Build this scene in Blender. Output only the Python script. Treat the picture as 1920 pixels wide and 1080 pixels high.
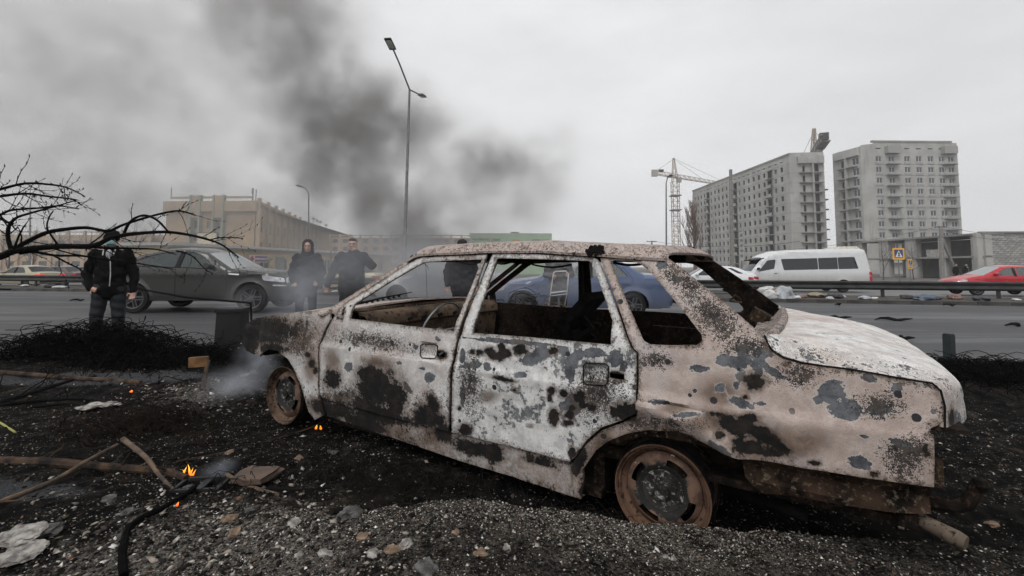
import bpy, bmesh, math, random
import numpy as np
from mathutils import Vector, Matrix, noise as mnoise
from mathutils.geometry import delaunay_2d_cdt
random.seed(7); RNG = np.random.default_rng(7)
S = bpy.context.scene
for o in list(bpy.data.objects): bpy.data.objects.remove(o)
COL = S.collection
R = math.radians

# ------------------------------------------------------------------ camera
FPX, CXP, CYP, HOR, ROLL, CAMZ = 890.0, 960.0, 440.0, 500.0, 0.002, 1.30
PITCH = math.atan((HOR - CYP) / FPX)
cd = bpy.data.cameras.new('camera'); cam = bpy.data.objects.new('camera', cd); COL.objects.link(cam)
cd.sensor_width = 36; cd.lens = 36 * FPX / 1920; cd.clip_start = .05; cd.clip_end = 5000
cd.shift_y = (CYP - 540) / 1920
cam.location = (0, 0, CAMZ)
cam.rotation_euler = (Matrix.Rotation(math.pi / 2 + PITCH, 4, 'X') @ Matrix.Rotation(ROLL, 4, 'Z')).to_euler()
S.camera = cam

# ------------------------------------------------------------------ overcast sky and a soft sun
w = bpy.data.worlds.new('World'); S.world = w; w.use_nodes = True
nt = w.node_tree; bg = nt.nodes['Background']
SUN_EL, SUN_AZ = 52, 205            # azimuth clockwise from +Y
sky = nt.nodes.new('ShaderNodeTexSky'); sky.sky_type = 'NISHITA'; sky.sun_disc = False
sky.sun_elevation = R(SUN_EL); sky.sun_rotation = R(SUN_AZ); sky.dust_density = 6; sky.air_density = 1
hs = nt.nodes.new('ShaderNodeHueSaturation'); hs.inputs['Saturation'].default_value = .05
mx = nt.nodes.new('ShaderNodeMix'); mx.data_type = 'RGBA'; mx.inputs[0].default_value = .88
mx.inputs[7].default_value = (7.75, 7.8, 7.9, 1)
nt.links.new(sky.outputs[0], hs.inputs['Color']); nt.links.new(hs.outputs[0], mx.inputs[6])
tc = nt.nodes.new('ShaderNodeTexCoord'); cn = nt.nodes.new('ShaderNodeTexNoise'); cn.inputs['Scale'].default_value = 2.2; cn.inputs['Detail'].default_value = 7; cn.inputs['Roughness'].default_value = .55
mpn = nt.nodes.new('ShaderNodeMapping'); mpn.inputs['Scale'].default_value = (1, 1, 2.6); nt.links.new(tc.outputs['Generated'], mpn.inputs[0]); nt.links.new(mpn.outputs[0], cn.inputs['Vector'])
cr_ = nt.nodes.new('ShaderNodeMapRange'); cr_.inputs[1].default_value = .3; cr_.inputs[2].default_value = .7; cr_.inputs[3].default_value = .86; cr_.inputs[4].default_value = 1.06; nt.links.new(cn.outputs[0], cr_.inputs[0])
vm_ = nt.nodes.new('ShaderNodeVectorMath'); vm_.operation = 'SCALE'; nt.links.new(mx.outputs[2], vm_.inputs[0]); nt.links.new(cr_.outputs[0], vm_.inputs['Scale'])
nt.links.new(vm_.outputs[0], bg.inputs[0]); bg.inputs[1].default_value = .119
sd = bpy.data.lights.new('sun', 'SUN'); sd.energy = 1.35; sd.angle = R(28); sd.color = (1, .975, .95)
so = bpy.data.objects.new('sun', sd); COL.objects.link(so)
sv = Vector((math.sin(R(SUN_AZ)) * math.cos(R(SUN_EL)), math.cos(R(SUN_AZ)) * math.cos(R(SUN_EL)), math.sin(R(SUN_EL))))
so.rotation_euler = (-sv).to_track_quat('-Z', 'Y').to_euler(); so.location = (0, -20, 40)
V = S.view_settings; V.view_transform = 'Standard'; V.look = 'None'; V.exposure = 0; V.gamma = 1; V.use_curve_mapping = False
cy = S.cycles
cy.use_denoising = True; cy.max_bounces = 6; cy.diffuse_bounces = 3; cy.glossy_bounces = 3; cy.transparent_max_bounces = 16
cy.volume_bounces = 1; cy.volume_step_rate = 2.0; cy.volume_max_steps = 128; cy.caustics_reflective = False; cy.caustics_refractive = False
cy.use_adaptive_sampling = True; cy.adaptive_threshold = .02

# ------------------------------------------------------------------ pixels of the photograph (1920 x 1080) to directions
def ray(u, v):
    a, b = u - CXP, v - CYP
    uu = a * math.cos(ROLL) + b * math.sin(ROLL); vv = -a * math.sin(ROLL) + b * math.cos(ROLL)
    r, up = uu / FPX, -vv / FPX
    return np.array([r, math.cos(PITCH) - up * math.sin(PITCH), math.sin(PITCH) + up * math.cos(PITCH)])
def at(u, v, y):            # point at depth y
    d = ray(u, v); t = y / d[1]; return Vector((d[0] * t, y, CAMZ + d[2] * t))
def gp(u, v, z=0.0):        # point on the horizontal plane z
    d = ray(u, v); t = (z - CAMZ) / d[2]; return Vector((d[0] * t, d[1] * t, z))

# ------------------------------------------------------------------ scene graph helpers
def tag(o, label=None, cat=None, group=None, kind=None):
    if label: o['label'] = label
    if cat: o['category'] = cat
    if group: o['group'] = group
    if kind: o['kind'] = kind
    return o
def thing(name, label, cat, loc=(0, 0, 0), rz=0.0, group=None):
    o = bpy.data.objects.new(name, None); COL.objects.link(o); o.empty_display_size = .2
    o.location = loc; o.rotation_euler = (0, 0, rz)
    return tag(o, label, cat, group)
def link(name, me, parent=None, mat=None, loc=None):
    o = bpy.data.objects.new(name, me); COL.objects.link(o)
    if mat is not None:
        me.materials.clear()
        for m in (mat if isinstance(mat, (list, tuple)) else [mat]): me.materials.append(m)
    if parent is not None: o.parent = parent
    if loc is not None: o.location = loc
    return o
def dup(root, loc=None, rz=None, label=None):
    def rec(o, p):
        c = o.copy(); COL.objects.link(c); c.parent = p
        for ch in o.children: rec(ch, c)
        return c
    c = rec(root, None)
    if loc is not None: c.location = loc
    if rz is not None: c.rotation_euler = (0, 0, rz)
    if label: c['label'] = label
    return c

class MB:
    def __init__(s): s.v = []; s.f = []; s.m = []; s.cur = 0
    def add(s, vs, fs):
        n = len(s.v); s.v += [tuple(p) for p in vs]
        for f in fs: s.f.append(tuple(n + i for i in f)); s.m.append(s.cur)
        return s
    def box(s, c, d, rot=None, taper=1.0):
        x, y, z = d[0] / 2, d[1] / 2, d[2] / 2
        P = [Vector((sx * x * (taper if sz > 0 else 1), sy * y * (taper if sz > 0 else 1), sz * z)) for sz in (-1, 1) for sy in (-1, 1) for sx in (-1, 1)]
        if rot is not None: P = [rot @ p for p in P]
        c = Vector(c)
        return s.add([c + p for p in P], [(0, 2, 3, 1), (4, 5, 7, 6), (0, 1, 5, 4), (2, 6, 7, 3), (0, 4, 6, 2), (1, 3, 7, 5)])
    def span(s, x0, x1, y0, y1, z0, z1): return s.box(((x0 + x1) / 2, (y0 + y1) / 2, (z0 + z1) / 2), (x1 - x0, y1 - y0, z1 - z0))
    def beam(s, a, b, wx, wz=None):
        a, b = Vector(a), Vector(b); d = b - a; L = d.length
        q = d.to_track_quat('X', 'Z').to_matrix()
        return s.box((a + b) / 2, (L, wx, wz or wx), q)
    def tube(s, pts, r, n=6, caps=True):
        pts = [Vector(p) for p in pts]; rr = r if isinstance(r, (list, tuple)) else [r] * len(pts)
        vs = []; fs = []; prev = None
        for i, p in enumerate(pts):
            d = (pts[min(i + 1, len(pts) - 1)] - pts[max(i - 1, 0)])
            d = d.normalized() if d.length > 1e-9 else Vector((0, 0, 1))
            if prev is None: a = d.orthogonal().normalized()
            else:
                a = prev - d * prev.dot(d); a = a.normalized() if a.length > 1e-6 else d.orthogonal().normalized()
            prev = a; b = d.cross(a)
            for k in range(n):
                t = 2 * math.pi * k / n; vs.append(p + (a * math.cos(t) + b * math.sin(t)) * rr[i])
        for i in range(len(pts) - 1):
            for k in range(n):
                k2 = (k + 1) % n; fs.append((i * n + k, i * n + k2, (i + 1) * n + k2, (i + 1) * n + k))
        if caps and n > 2:
            fs.append(tuple(range(n - 1, -1, -1))); fs.append(tuple((len(pts) - 1) * n + k for k in range(n)))
        return s.add(vs, fs)
    def lathe(s, prof, c=(0, 0, 0), axis='Y', n=32, close=False):
        c = Vector(c); vs = []; fs = []; m = len(prof)
        for k in range(n):
            t = 2 * math.pi * k / n; ct, st = math.cos(t), math.sin(t)
            for r, h in prof:
                vs.append(c + {'Y': Vector((r * ct, h, r * st)), 'Z': Vector((r * ct, r * st, h)), 'X': Vector((h, r * ct, r * st))}[axis])
        for k in range(n):
            k2 = (k + 1) % n
            for i in range(m - 1 if not close else m):
                j = (i + 1) % m; fs.append((k * m + i, k * m + j, k2 * m + j, k2 * m + i))
        return s.add(vs, fs)
    def prism(s, poly, h0, h1, axis='Z', M=None):
        n = len(poly); vs = []
        for h in (h0, h1):
            for a, b in poly:
                p = Vector({'Z': (a, b, h), 'Y': (a, h, b), 'X': (h, a, b)}[axis]); vs.append(M @ p if M is not None else p)
        fs = [tuple(range(n)), tuple(range(2 * n - 1, n - 1, -1))] + [(i, (i + 1) % n, n + (i + 1) % n, n + i) for i in range(n)]
        return s.add(vs, fs)
    def mesh(s, name, smooth=False, fix=True):
        me = bpy.data.meshes.new(name); me.from_pydata(s.v, [], s.f)
        if fix:
            bm = bmesh.new(); bm.from_mesh(me); bmesh.ops.recalc_face_normals(bm, faces=bm.faces); bm.to_mesh(me); bm.free()
        if len(set(s.m)) > 1: me.polygons.foreach_set('material_index', s.m)
        if smooth: shade(me, smooth)
        return me
    def build(s, name, mat, parent=None, smooth=False, loc=None, fix=True):
        return link(name, s.mesh(name, smooth, fix), parent, mat, loc)
def shade(me, deg=35):
    if deg is True: deg = 35
    me.polygons.foreach_set('use_smooth', [True] * len(me.polygons))
    bm = bmesh.new(); bm.from_mesh(me); lim = R(deg)
    for e in bm.edges:
        e.smooth = len(e.link_faces) == 2 and e.calc_face_angle(0) < lim
    bm.to_mesh(me); bm.free()

# ------------------------------------------------------------------ materials
MATS = {}
def nodes(name):
    m = bpy.data.materials.new(name); m.use_nodes = True; t = m.node_tree; MATS[name] = m
    return m, t, t.nodes['Principled BSDF']
class NB:
    def __init__(s, t): s.t = t
    def n(s, kind, **kw):
        x = s.t.nodes.new(kind)
        for k, v in kw.items():
            if k.startswith('i_'):
                key = k[2:]; key = int(key) if key.isdigit() else key
                s.put(x.inputs[key], v)
            else: setattr(x, k, v)
        return x
    def put(s, sock, v):
        if hasattr(v, 'links') or isinstance(v, bpy.types.NodeSocket): s.t.links.new(v, sock)
        else: sock.default_value = v
    def math(s, op, a, b=0.0, c=None, clamp=False):
        x = s.t.nodes.new('ShaderNodeMath'); x.operation = op; x.use_clamp = clamp
        s.put(x.inputs[0], a); s.put(x.inputs[1], b)
        if c is not None: s.put(x.inputs[2], c)
        return x.outputs[0]
    def mix(s, f, a, b):
        x = s.t.nodes.new('ShaderNodeMix'); x.data_type = 'RGBA'
        s.put(x.inputs[0], f); s.put(x.inputs[6], a); s.put(x.inputs[7], b); return x.outputs[2]
    def noise(s, scale, vec=None, detail=5.0, rough=.6, dist=0.0):
        x = s.t.nodes.new('ShaderNodeTexNoise'); x.inputs['Scale'].default_value = scale
        x.inputs['Detail'].default_value = detail; x.inputs['Roughness'].default_value = rough; x.inputs['Distortion'].default_value = dist
        if vec is not None: s.t.links.new(vec, x.inputs['Vector'])
        return x.outputs[0]
    def step(s, v, lo, hi):
        x = s.t.nodes.new('ShaderNodeMapRange'); x.interpolation_type = 'SMOOTHSTEP'
        s.put(x.inputs[0], v); s.put(x.inputs[1], lo); s.put(x.inputs[2], hi); return x.outputs[0]
    def coord(s): return s.t.nodes.new('ShaderNodeTexCoord').outputs['Object']
    def attr(s, name):
        x = s.t.nodes.new('ShaderNodeAttribute'); x.attribute_name = name; return x
    def bump(s, h, strength=.3, dist=.01):
        x = s.t.nodes.new('ShaderNodeBump'); x.inputs['Strength'].default_value = strength; x.inputs['Distance'].default_value = dist
        s.t.links.new(h, x.inputs['Height']); return x.outputs[0]
def c4(c): return (c[0], c[1], c[2], 1.0)
def plain(name, col, rough=.7, metal=0.0, var=.18, scale=6.0, bump=0.0, bscale=60.0, spec=.5, col2=None, detail=6):
    """a base colour with uneven tone and fine relief"""
    m, t, p = nodes(name); b = NB(t); co = b.coord()
    n1 = b.noise(scale, co, detail); c2 = col2 or tuple(max(0, x * (1 - 2.2 * var)) for x in col)
    f = b.step(n1, .34, .68)
    t.links.new(b.mix(f, c4(c2), c4(col)), p.inputs['Base Color'])
    rr = b.math('MULTIPLY_ADD', n1, .25, rough - .12); t.links.new(rr, p.inputs['Roughness'])
    p.inputs['Metallic'].default_value = metal; p.inputs['Specular IOR Level'].default_value = spec
    if bump: t.links.new(b.bump(b.noise(bscale, co, 4), bump), p.inputs['Normal'])
    return m
def glass(name, tint=(.02, .025, .03), alpha=.35, rough=.05):
    m, t, p = nodes(name)
    p.inputs['Base Color'].default_value = c4(tint); p.inputs['Roughness'].default_value = rough
    p.inputs['Alpha'].default_value = alpha; p.inputs['Specular IOR Level'].default_value = .6
    return m
def carpaint(name, col, dirt=(.16, .15, .14), dirty=.5, z0=.25, z1=.85):
    """paint under road dirt that thickens towards the sills"""
    m, t, p = nodes(name); b = NB(t); co = b.coord()
    sp = t.nodes.new('ShaderNodeSeparateXYZ'); t.links.new(co, sp.inputs[0])
    n = b.noise(5, co, 6)
    low = b.step(b.math('ADD', sp.outputs[2], b.math('MULTIPLY', n, .35)), z1 + .17, z0 + .17)
    f = b.math('ADD', b.math('MULTIPLY', low, dirty), b.math('MULTIPLY', b.step(n, .4, .75), dirty * .35), clamp=True)
    t.links.new(b.mix(f, c4(col), c4(dirt)), p.inputs['Base Color'])
    t.links.new(b.math('MULTIPLY_ADD', f, .45, .22), p.inputs['Roughness'])
    p.inputs['Coat Weight'].default_value = .25
    return m
def emit(name, col, strength):
    m, t, p = nodes(name); p.inputs['Base Color'].default_value = c4(col)
    p.inputs['Emission Color'].default_value = c4(col); p.inputs['Emission Strength'].default_value = strength
    return m

black = plain('black_rubber', (.012, .012, .013), .75, var=.2, spec=.25)
char = plain('charred', (.006, .0056, .0053), .9, var=.3, scale=14, bump=.5, bscale=40, col2=(.018, .016, .015), spec=.06)
dark_metal = plain('dark_metal', (.035, .037, .04), .55, .4, var=.3)
steel = plain('grey_steel', (.30, .31, .32), .5, .5, var=.2)
glass_dark = glass('tinted_glass', alpha=.93)
glass_mid = glass('window_glass', (.06, .075, .075), .55)
glass_far = glass('far_window', (.05, .055, .06), 1.0, .12)
tail_red = emit('tail_lamp_red', (.7, .02, .03), .6)
red_glass = plain('red_lens', (.45, .02, .03), .25, var=.1)
orange_glass = plain('orange_lens', (.75, .2, .03), .3, var=.1)
lamp_white = plain('lamp_lens', (.7, .72, .75), .15, .3, var=.1)
chrome = plain('chrome', (.6, .6, .62), .2, .9, var=.05)
alloy = plain('alloy_rim', (.12, .12, .13), .35, .7, var=.15)
skin = plain('skin', (.45, .26, .19), .6, var=.1)

# ------------------------------------------------------------------ a sheet cut from outlines in a plane, mapped to a surface
def inside(px, pz, poly):
    res = np.zeros(px.shape, bool); n = len(poly)
    for i in range(n):
        x0, z0 = poly[i]; x1, z1 = poly[(i + 1) % n]
        if z0 == z1: continue
        c = ((pz < z0) != (pz < z1)) & (px < (x1 - x0) * (pz - z0) / (z1 - z0) + x0)
        res ^= c
    return res
def dense(poly, step):
    out = []; n = len(poly)
    for i in range(n):
        a, b = np.array(poly[i], float), np.array(poly[(i + 1) % n], float); L = np.linalg.norm(b - a)
        k = max(1, int(round(L / step)))
        for j in range(k): out.append(tuple(a + (b - a) * j / k))
    return out
def edist(px, pz, poly):
    d = np.full(px.shape, 1e9); n = len(poly)
    for i in range(n):
        a, b = np.array(poly[i]), np.array(poly[(i + 1) % n]); ab = b - a; L = ab @ ab + 1e-12
        t = np.clip(((px - a[0]) * ab[0] + (pz - a[1]) * ab[1]) / L, 0, 1)
        d = np.minimum(d, np.hypot(px - a[0] - t * ab[0], pz - a[1] - t * ab[1]))
    return d
def cut(poly, holes=(), step=.03):
    """triangles of a polygon with holes: (xz array, tri array, boundary edges)"""
    polys = [dense(p, step) for p in [poly] + list(holes)]
    pts = []; edges = []
    for p in polys:
        n0 = len(pts); pts += p; edges += [(n0 + i, n0 + (i + 1) % len(p)) for i in range(len(p))]
    A = np.array(poly); x0, z0 = A.min(0); x1, z1 = A.max(0)
    gx, gz = np.meshgrid(np.arange(x0, x1, step), np.arange(z0, z1, step)); gx = gx + (np.arange(gx.shape[0]) % 2)[:, None] * step / 2
    gx, gz = gx.ravel(), gz.ravel(); ok = inside(gx, gz, poly)
    for h in holes: ok &= ~inside(gx, gz, h)
    gx, gz = gx[ok], gz[ok]
    if len(gx):
        d = edist(gx, gz, poly)
        for h in holes: d = np.minimum(d, edist(gx, gz, h))
        k = d > step * .55; pts += list(zip(gx[k], gz[k]))
    r = delaunay_2d_cdt([Vector(p) for p in pts], edges, [], 0, 1e-6)
    P = np.array([(v.x, v.y) for v in r[0]]); T = np.array([f for f in r[2] if len(f) == 3])
    C = P[T].mean(1); ok = inside(C[:, 0], C[:, 1], poly)
    for h in holes: ok &= ~inside(C[:, 0], C[:, 1], h)
    T = T[ok]
    a, b, c = P[T[:, 0]], P[T[:, 1]], P[T[:, 2]]
    ar = (b[:, 0] - a[:, 0]) * (c[:, 1] - a[:, 1]) - (b[:, 1] - a[:, 1]) * (c[:, 0] - a[:, 0])
    T = T[np.abs(ar) > 1e-10]; ar = ar[np.abs(ar) > 1e-10]; T[ar < 0] = T[ar < 0][:, ::-1]
    used = np.unique(T); mp = -np.ones(len(P), int); mp[used] = np.arange(len(used)); P = P[used]; T = mp[T]
    cnt = {}
    for t in T:
        for i in range(3):
            e = (t[i], t[(i + 1) % 3]); k = (min(e), max(e)); cnt[k] = None if k in cnt else e
    B = [e for e in cnt.values() if e is not None]
    return P, T, B
def sheet(name, poly, holes, surf, mat, parent, step=.03, thick=.004, mirror=False, attrs=None, smooth=40):
    """surf(x,z) -> (n,3) outer points and (n,3) inward unit offsets"""
    P, T, B = cut(poly, holes, step)
    X, N = surf(P[:, 0], P[:, 1])
    if mirror: X = X * [1, -1, 1]; N = N * [1, -1, 1]
    n = len(P); vs = np.concatenate([X, X + N * thick])
    fs = [tuple(t) for t in T] + [tuple(t[::-1] + n) for t in T] + [(b, a, a + n, b + n) for a, b in B]
    if mirror: fs = [f[::-1] for f in fs]
    me = bpy.data.meshes.new(name); me.from_pydata(vs.tolist(), [], fs)
    if attrs:
        for k, fn in attrs.items():
            a = me.attributes.new(k, 'FLOAT', 'POINT'); v = np.clip(fn(P[:, 0], P[:, 1]), 0, 1); a.data.foreach_set('value', np.concatenate([v, v]).astype(np.float32))
    if smooth: shade(me, smooth)
    return link(name, me, parent, mat)
def arc(cx, cz, r, a0, a1, n):
    return [(cx + r * math.cos(R(a0 + (a1 - a0) * i / n)), cz + r * math.sin(R(a0 + (a1 - a0) * i / n))) for i in range(n + 1)]
def rpoly(poly, r=.03, k=3):
    """round the corners of a polygon"""
    out = []; n = len(poly)
    for i in range(n):
        p0, p, p1 = (np.array(poly[j % n], float) for j in (i - 1, i, i + 1))
        a, b = p0 - p, p1 - p; la, lb = np.linalg.norm(a), np.linalg.norm(b); q = min(r, la * .45, lb * .45)
        A, B_ = p + a / la * q, p + b / lb * q
        for j in range(k + 1):
            t = j / k; out.append(tuple((1 - t) ** 2 * A + 2 * t * (1 - t) * p + t * t * B_))
    return out
def inset(poly, d):
    """shrink a polygon by d"""
    A = np.array(poly, float); n = len(A)
    ar = sum(A[i][0] * A[(i + 1) % n][1] - A[(i + 1) % n][0] * A[i][1] for i in range(n))
    s = 1 if ar > 0 else -1; out = []
    for i in range(n):
        a = A[i] - A[i - 1]; b = A[(i + 1) % n] - A[i]
        na = np.array([-a[1], a[0]]) * s / (np.linalg.norm(a) + 1e-9); nb = np.array([-b[1], b[0]]) * s / (np.linalg.norm(b) + 1e-9)
        m = na + nb; L = np.linalg.norm(m); m = m / L if L > 1e-6 else na
        out.append(tuple(A[i] + m * d / max(.5, m @ na)))
    return out
# ================================================================== the burnt-out saloon
CYAW, CPIT = .544, -.016
_ca, _sa = math.cos(CYAW), math.sin(CYAW)
CEX = np.array([_ca * math.cos(CPIT), -_sa * math.cos(CPIT), math.sin(CPIT)]); CEY = np.array([_sa, _ca, 0.0]); CEZ = np.cross(CEX, CEY)
COC = np.array([-1.52, 3.20, CAMZ - .853]) + CEY * .745          # mid-line of the car at the front axle
CM = np.stack([CEX, CEY, CEZ]); CAMC = CM @ (np.array([0, 0, CAMZ]) - COC)
SIDE_Z = np.array([-.30, -.12, .05, .36, .385, .40, .55, .60, .70, .95, 1.1]); SIDE_Y = np.array([.735, .748, .772, .800, .803, .793, .786, .778, .735, .622, .555])
def side_y(x, z):
    y = np.interp(z, SIDE_Z, SIDE_Y); x = np.asarray(x, float)
    y = y - .16 * np.clip((-.02 - x) / .42, 0, 1) ** 2.2 - .05 * np.clip((x - 2.75) / .6, 0, 1) ** 2
    return y
def cu(u, v):                       # pixel -> (x, z) on the near side of the body
    d = CM @ ray(u, v); y = -.78
    for _ in range(40):
        t = (y - CAMC[1]) / d[1]; p = CAMC + t * d; y = y * .55 - .45 * float(side_y(p[0], p[2]))
    return (float(p[0]), float(p[2]))
def cy_(u, v, y):                   # pixel -> point of the car at lateral y
    d = CM @ ray(u, v); t = (y - CAMC[1]) / d[1]; return CAMC + t * d
def dent(x, z):
    return np.array([.006 * mnoise.noise((a * 3.1, b * 3.1, 4.2)) + .0035 * mnoise.noise((a * 11, b * 11, 1.0)) for a, b in zip(x, z)])
def near_surf(extra=None, off=0.0):
    def f(x, z):
        y = side_y(x, z) - off + dent(x, z)
        if extra is not None: y = y + extra(x, z)
        P = np.stack([x, -y, z], 1); N = np.zeros_like(P); N[:, 1] = .97; N[:, 2] = -.2 * (z > .6)
        return P, N
    return f
def CU(L): return [cu(*p) for p in L]

# --- stains and one painted crease shade: centre and radii in pixels of the photograph, turned into patches on the body side
def stain(L):
    out = []
    for s in L:
        u, v, rx, ry = s[:4]; rot = R(s[4]) if len(s) > 4 else 0
        c = np.array(cu(u, v)); J = np.stack([np.array(cu(u + 2, v)) - c, np.array(cu(u, v + 2)) - c], 1) / 2
        out.append((c, np.linalg.inv(J), rx * 1.12, ry * 1.12, math.cos(rot), math.sin(rot)))
    return out
def field(st, soft=1.0):
    def f(x, z):
        m = np.zeros(len(x)); P = np.stack([x, z])
        for c, Ji, rx, ry, ct, sn in st:
            q = Ji @ (P - c[:, None]); a = (q[0] * ct + q[1] * sn) / rx; b = (-q[0] * sn + q[1] * ct) / ry
            m = np.maximum(m, 1 - .5 * np.hypot(a, b) ** soft)
        return np.clip(m, 0, 1)
    return f
SOOT_AND_SHADE = stain([(623, 712, 14, 16), (704, 727, 33, 34), (741, 746, 18, 30), (691, 702, 20, 16), (704, 776, 52, 16, 12), (684, 760, 22, 14), (829, 665, 9, 7), (793, 782, 16, 20), (813, 759, 9, 18, -30), (820, 788, 15, 13), (829, 812, 16, 16),
    (464, 640, 17, 36), (488, 617, 15, 26), (505, 654, 26, 9), (578, 665, 5, 4), (584, 682, 5, 6), (591, 695, 4, 5), (632, 771, 26, 12, 12), (680, 795, 40, 12, 18),
    (886, 659, 4.5, 4.5), (900, 661, 7, 6), (916, 658, 9, 7), (923, 667, 6, 6), (941, 651, 7, 8), (938, 668, 8, 8), (952, 662, 7, 7), (976, 655, 12, 9), (1038, 656, 7, 7), (944, 711, 20, 4, 12),  # last patch paints the shade under the rear door crease
    (1035, 732, 7, 6), (1030, 747, 4, 6), (1038, 781, 8, 14), (1057, 740, 8, 8), (1086, 744, 11, 11), (1093, 760, 7, 7), (1109, 765, 8, 8), (1067, 777, 8, 8), (1065, 793, 9, 5), (1084, 795, 3, 3), (1073, 763, 5, 5), (966, 730, 5, 3),
    (1171, 772, 26, 15), (871, 806, 11, 10), (862, 765, 4, 4), (887, 842, 42, 13, 15), (925, 852, 14, 18), (1073, 847, 6, 9), (1155, 700, 10, 5), (1010, 868, 30, 6, 14),
    (1414, 716, 16, 14), (1399, 744, 7, 5), (1473, 681, 6, 6), (1362, 790, 17, 12), (1384, 801, 21, 15), (1402, 785, 18, 9), (1422, 812, 26, 12, 20), (1444, 829, 27, 9, 12), (1405, 838, 28, 12, 8), (1436, 849, 30, 7, 8), (1386, 826, 14, 9), (1352, 812, 9, 6), (1470, 842, 12, 8), (1340, 777, 14, 4, 8), (1279, 820, 38, 9, 18), (1527, 867, 12, 4), (1635, 889, 12, 4), (1687, 898, 5, 4), (1735, 844, 5, 11),
    (1090, 860, 10, 26, 20), (1105, 910, 12, 20), (612, 770, 30, 10, 30)])
BROWN = stain([(623, 673, 16, 25), (704, 680, 28, 9, 10), (492, 616, 34, 36), (460, 627, 22, 56), (582, 684, 14, 34), (593, 765, 18, 20), (808, 818, 24, 20), (915, 743, 22, 13), (994, 799, 8, 5),
    (1263, 767, 33, 9, 8), (1335, 786, 46, 22), (1212, 813, 42, 6), (1440, 830, 60, 34), (1350, 735, 45, 30), (1500, 830, 60, 30), (700, 800, 90, 16, 18), (1130, 830, 14, 30, 30)])
SLATE = stain([(654, 688, 7, 8), (764, 729, 5, 13, -40), (806, 707, 10, 8), (748, 681, 5, 3), (791, 690, 8, 3), (821, 636, 6, 4, 30), (780, 651, 5, 5), (568, 617, 11, 7, 20), (574, 640, 5, 8),
    (1004, 667, 28, 12, -25), (868, 670, 5, 16), (875, 686, 12, 6), (895, 684, 8, 6), (914, 688, 8, 7), (978, 703, 12, 6), (1060, 659, 8, 8), (1070, 692, 10, 25), (1084, 667, 15, 10, -40), (1111, 661, 26, 9), (1155, 673, 14, 18), (1168, 688, 9, 10), (960, 641, 95, 4, 5), (1073, 758, 22, 20), (888, 712, 9, 6), (868, 740, 5, 20),
    (1207, 683, 5, 5), (1225, 667, 5, 3), (1250, 668, 4, 3), (1241, 673, 4, 3), (1222, 685, 4, 2), (1231, 682, 3, 3), (1233, 669, 3, 3), (1308, 690, 18, 7, 5), (1383, 678, 30, 12), (1392, 654, 15, 9), (1428, 661, 20, 8, 15), (1354, 677, 10, 8), (1419, 680, 14, 7, -30),
    (1397, 709, 14, 7, 20), (1422, 698, 8, 10), (1452, 698, 33, 7, 33), (1350, 727, 9, 9), (1380, 723, 7, 8), (1390, 755, 19, 9, 20), (1430, 757, 10, 4), (1302, 733, 6, 5), (1350, 836, 24, 6, 30), (1235, 754, 22, 4, 8), (1290, 775, 28, 4, -4),
    (1558, 733, 22, 20), (1589, 769, 28, 16), (1647, 767, 22, 12), (1535, 749, 8, 8), (1682, 729, 9, 9), (1629, 709, 18, 7, 20), (1691, 833, 23, 7, 20), (1620, 818, 14, 3), (1611, 867, 24, 13), (1751, 773, 4, 4), (1240, 497, 10, 8), (1270, 525, 9, 6)])
SPAT = stain([(1335, 590, 90, 40, 40), (1290, 530, 60, 30, 40), (642, 743, 60, 20), (1500, 700, 60, 26), (1650, 760, 50, 30), (1400, 650, 60, 20), (880, 720, 24, 70), (1225, 675, 40, 16), (700, 640, 100, 20, 10), (560, 640, 40, 40), (1120, 740, 60, 60), (1230, 800, 80, 26), (800, 770, 40, 40), (1700, 860, 50, 50)])

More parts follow.
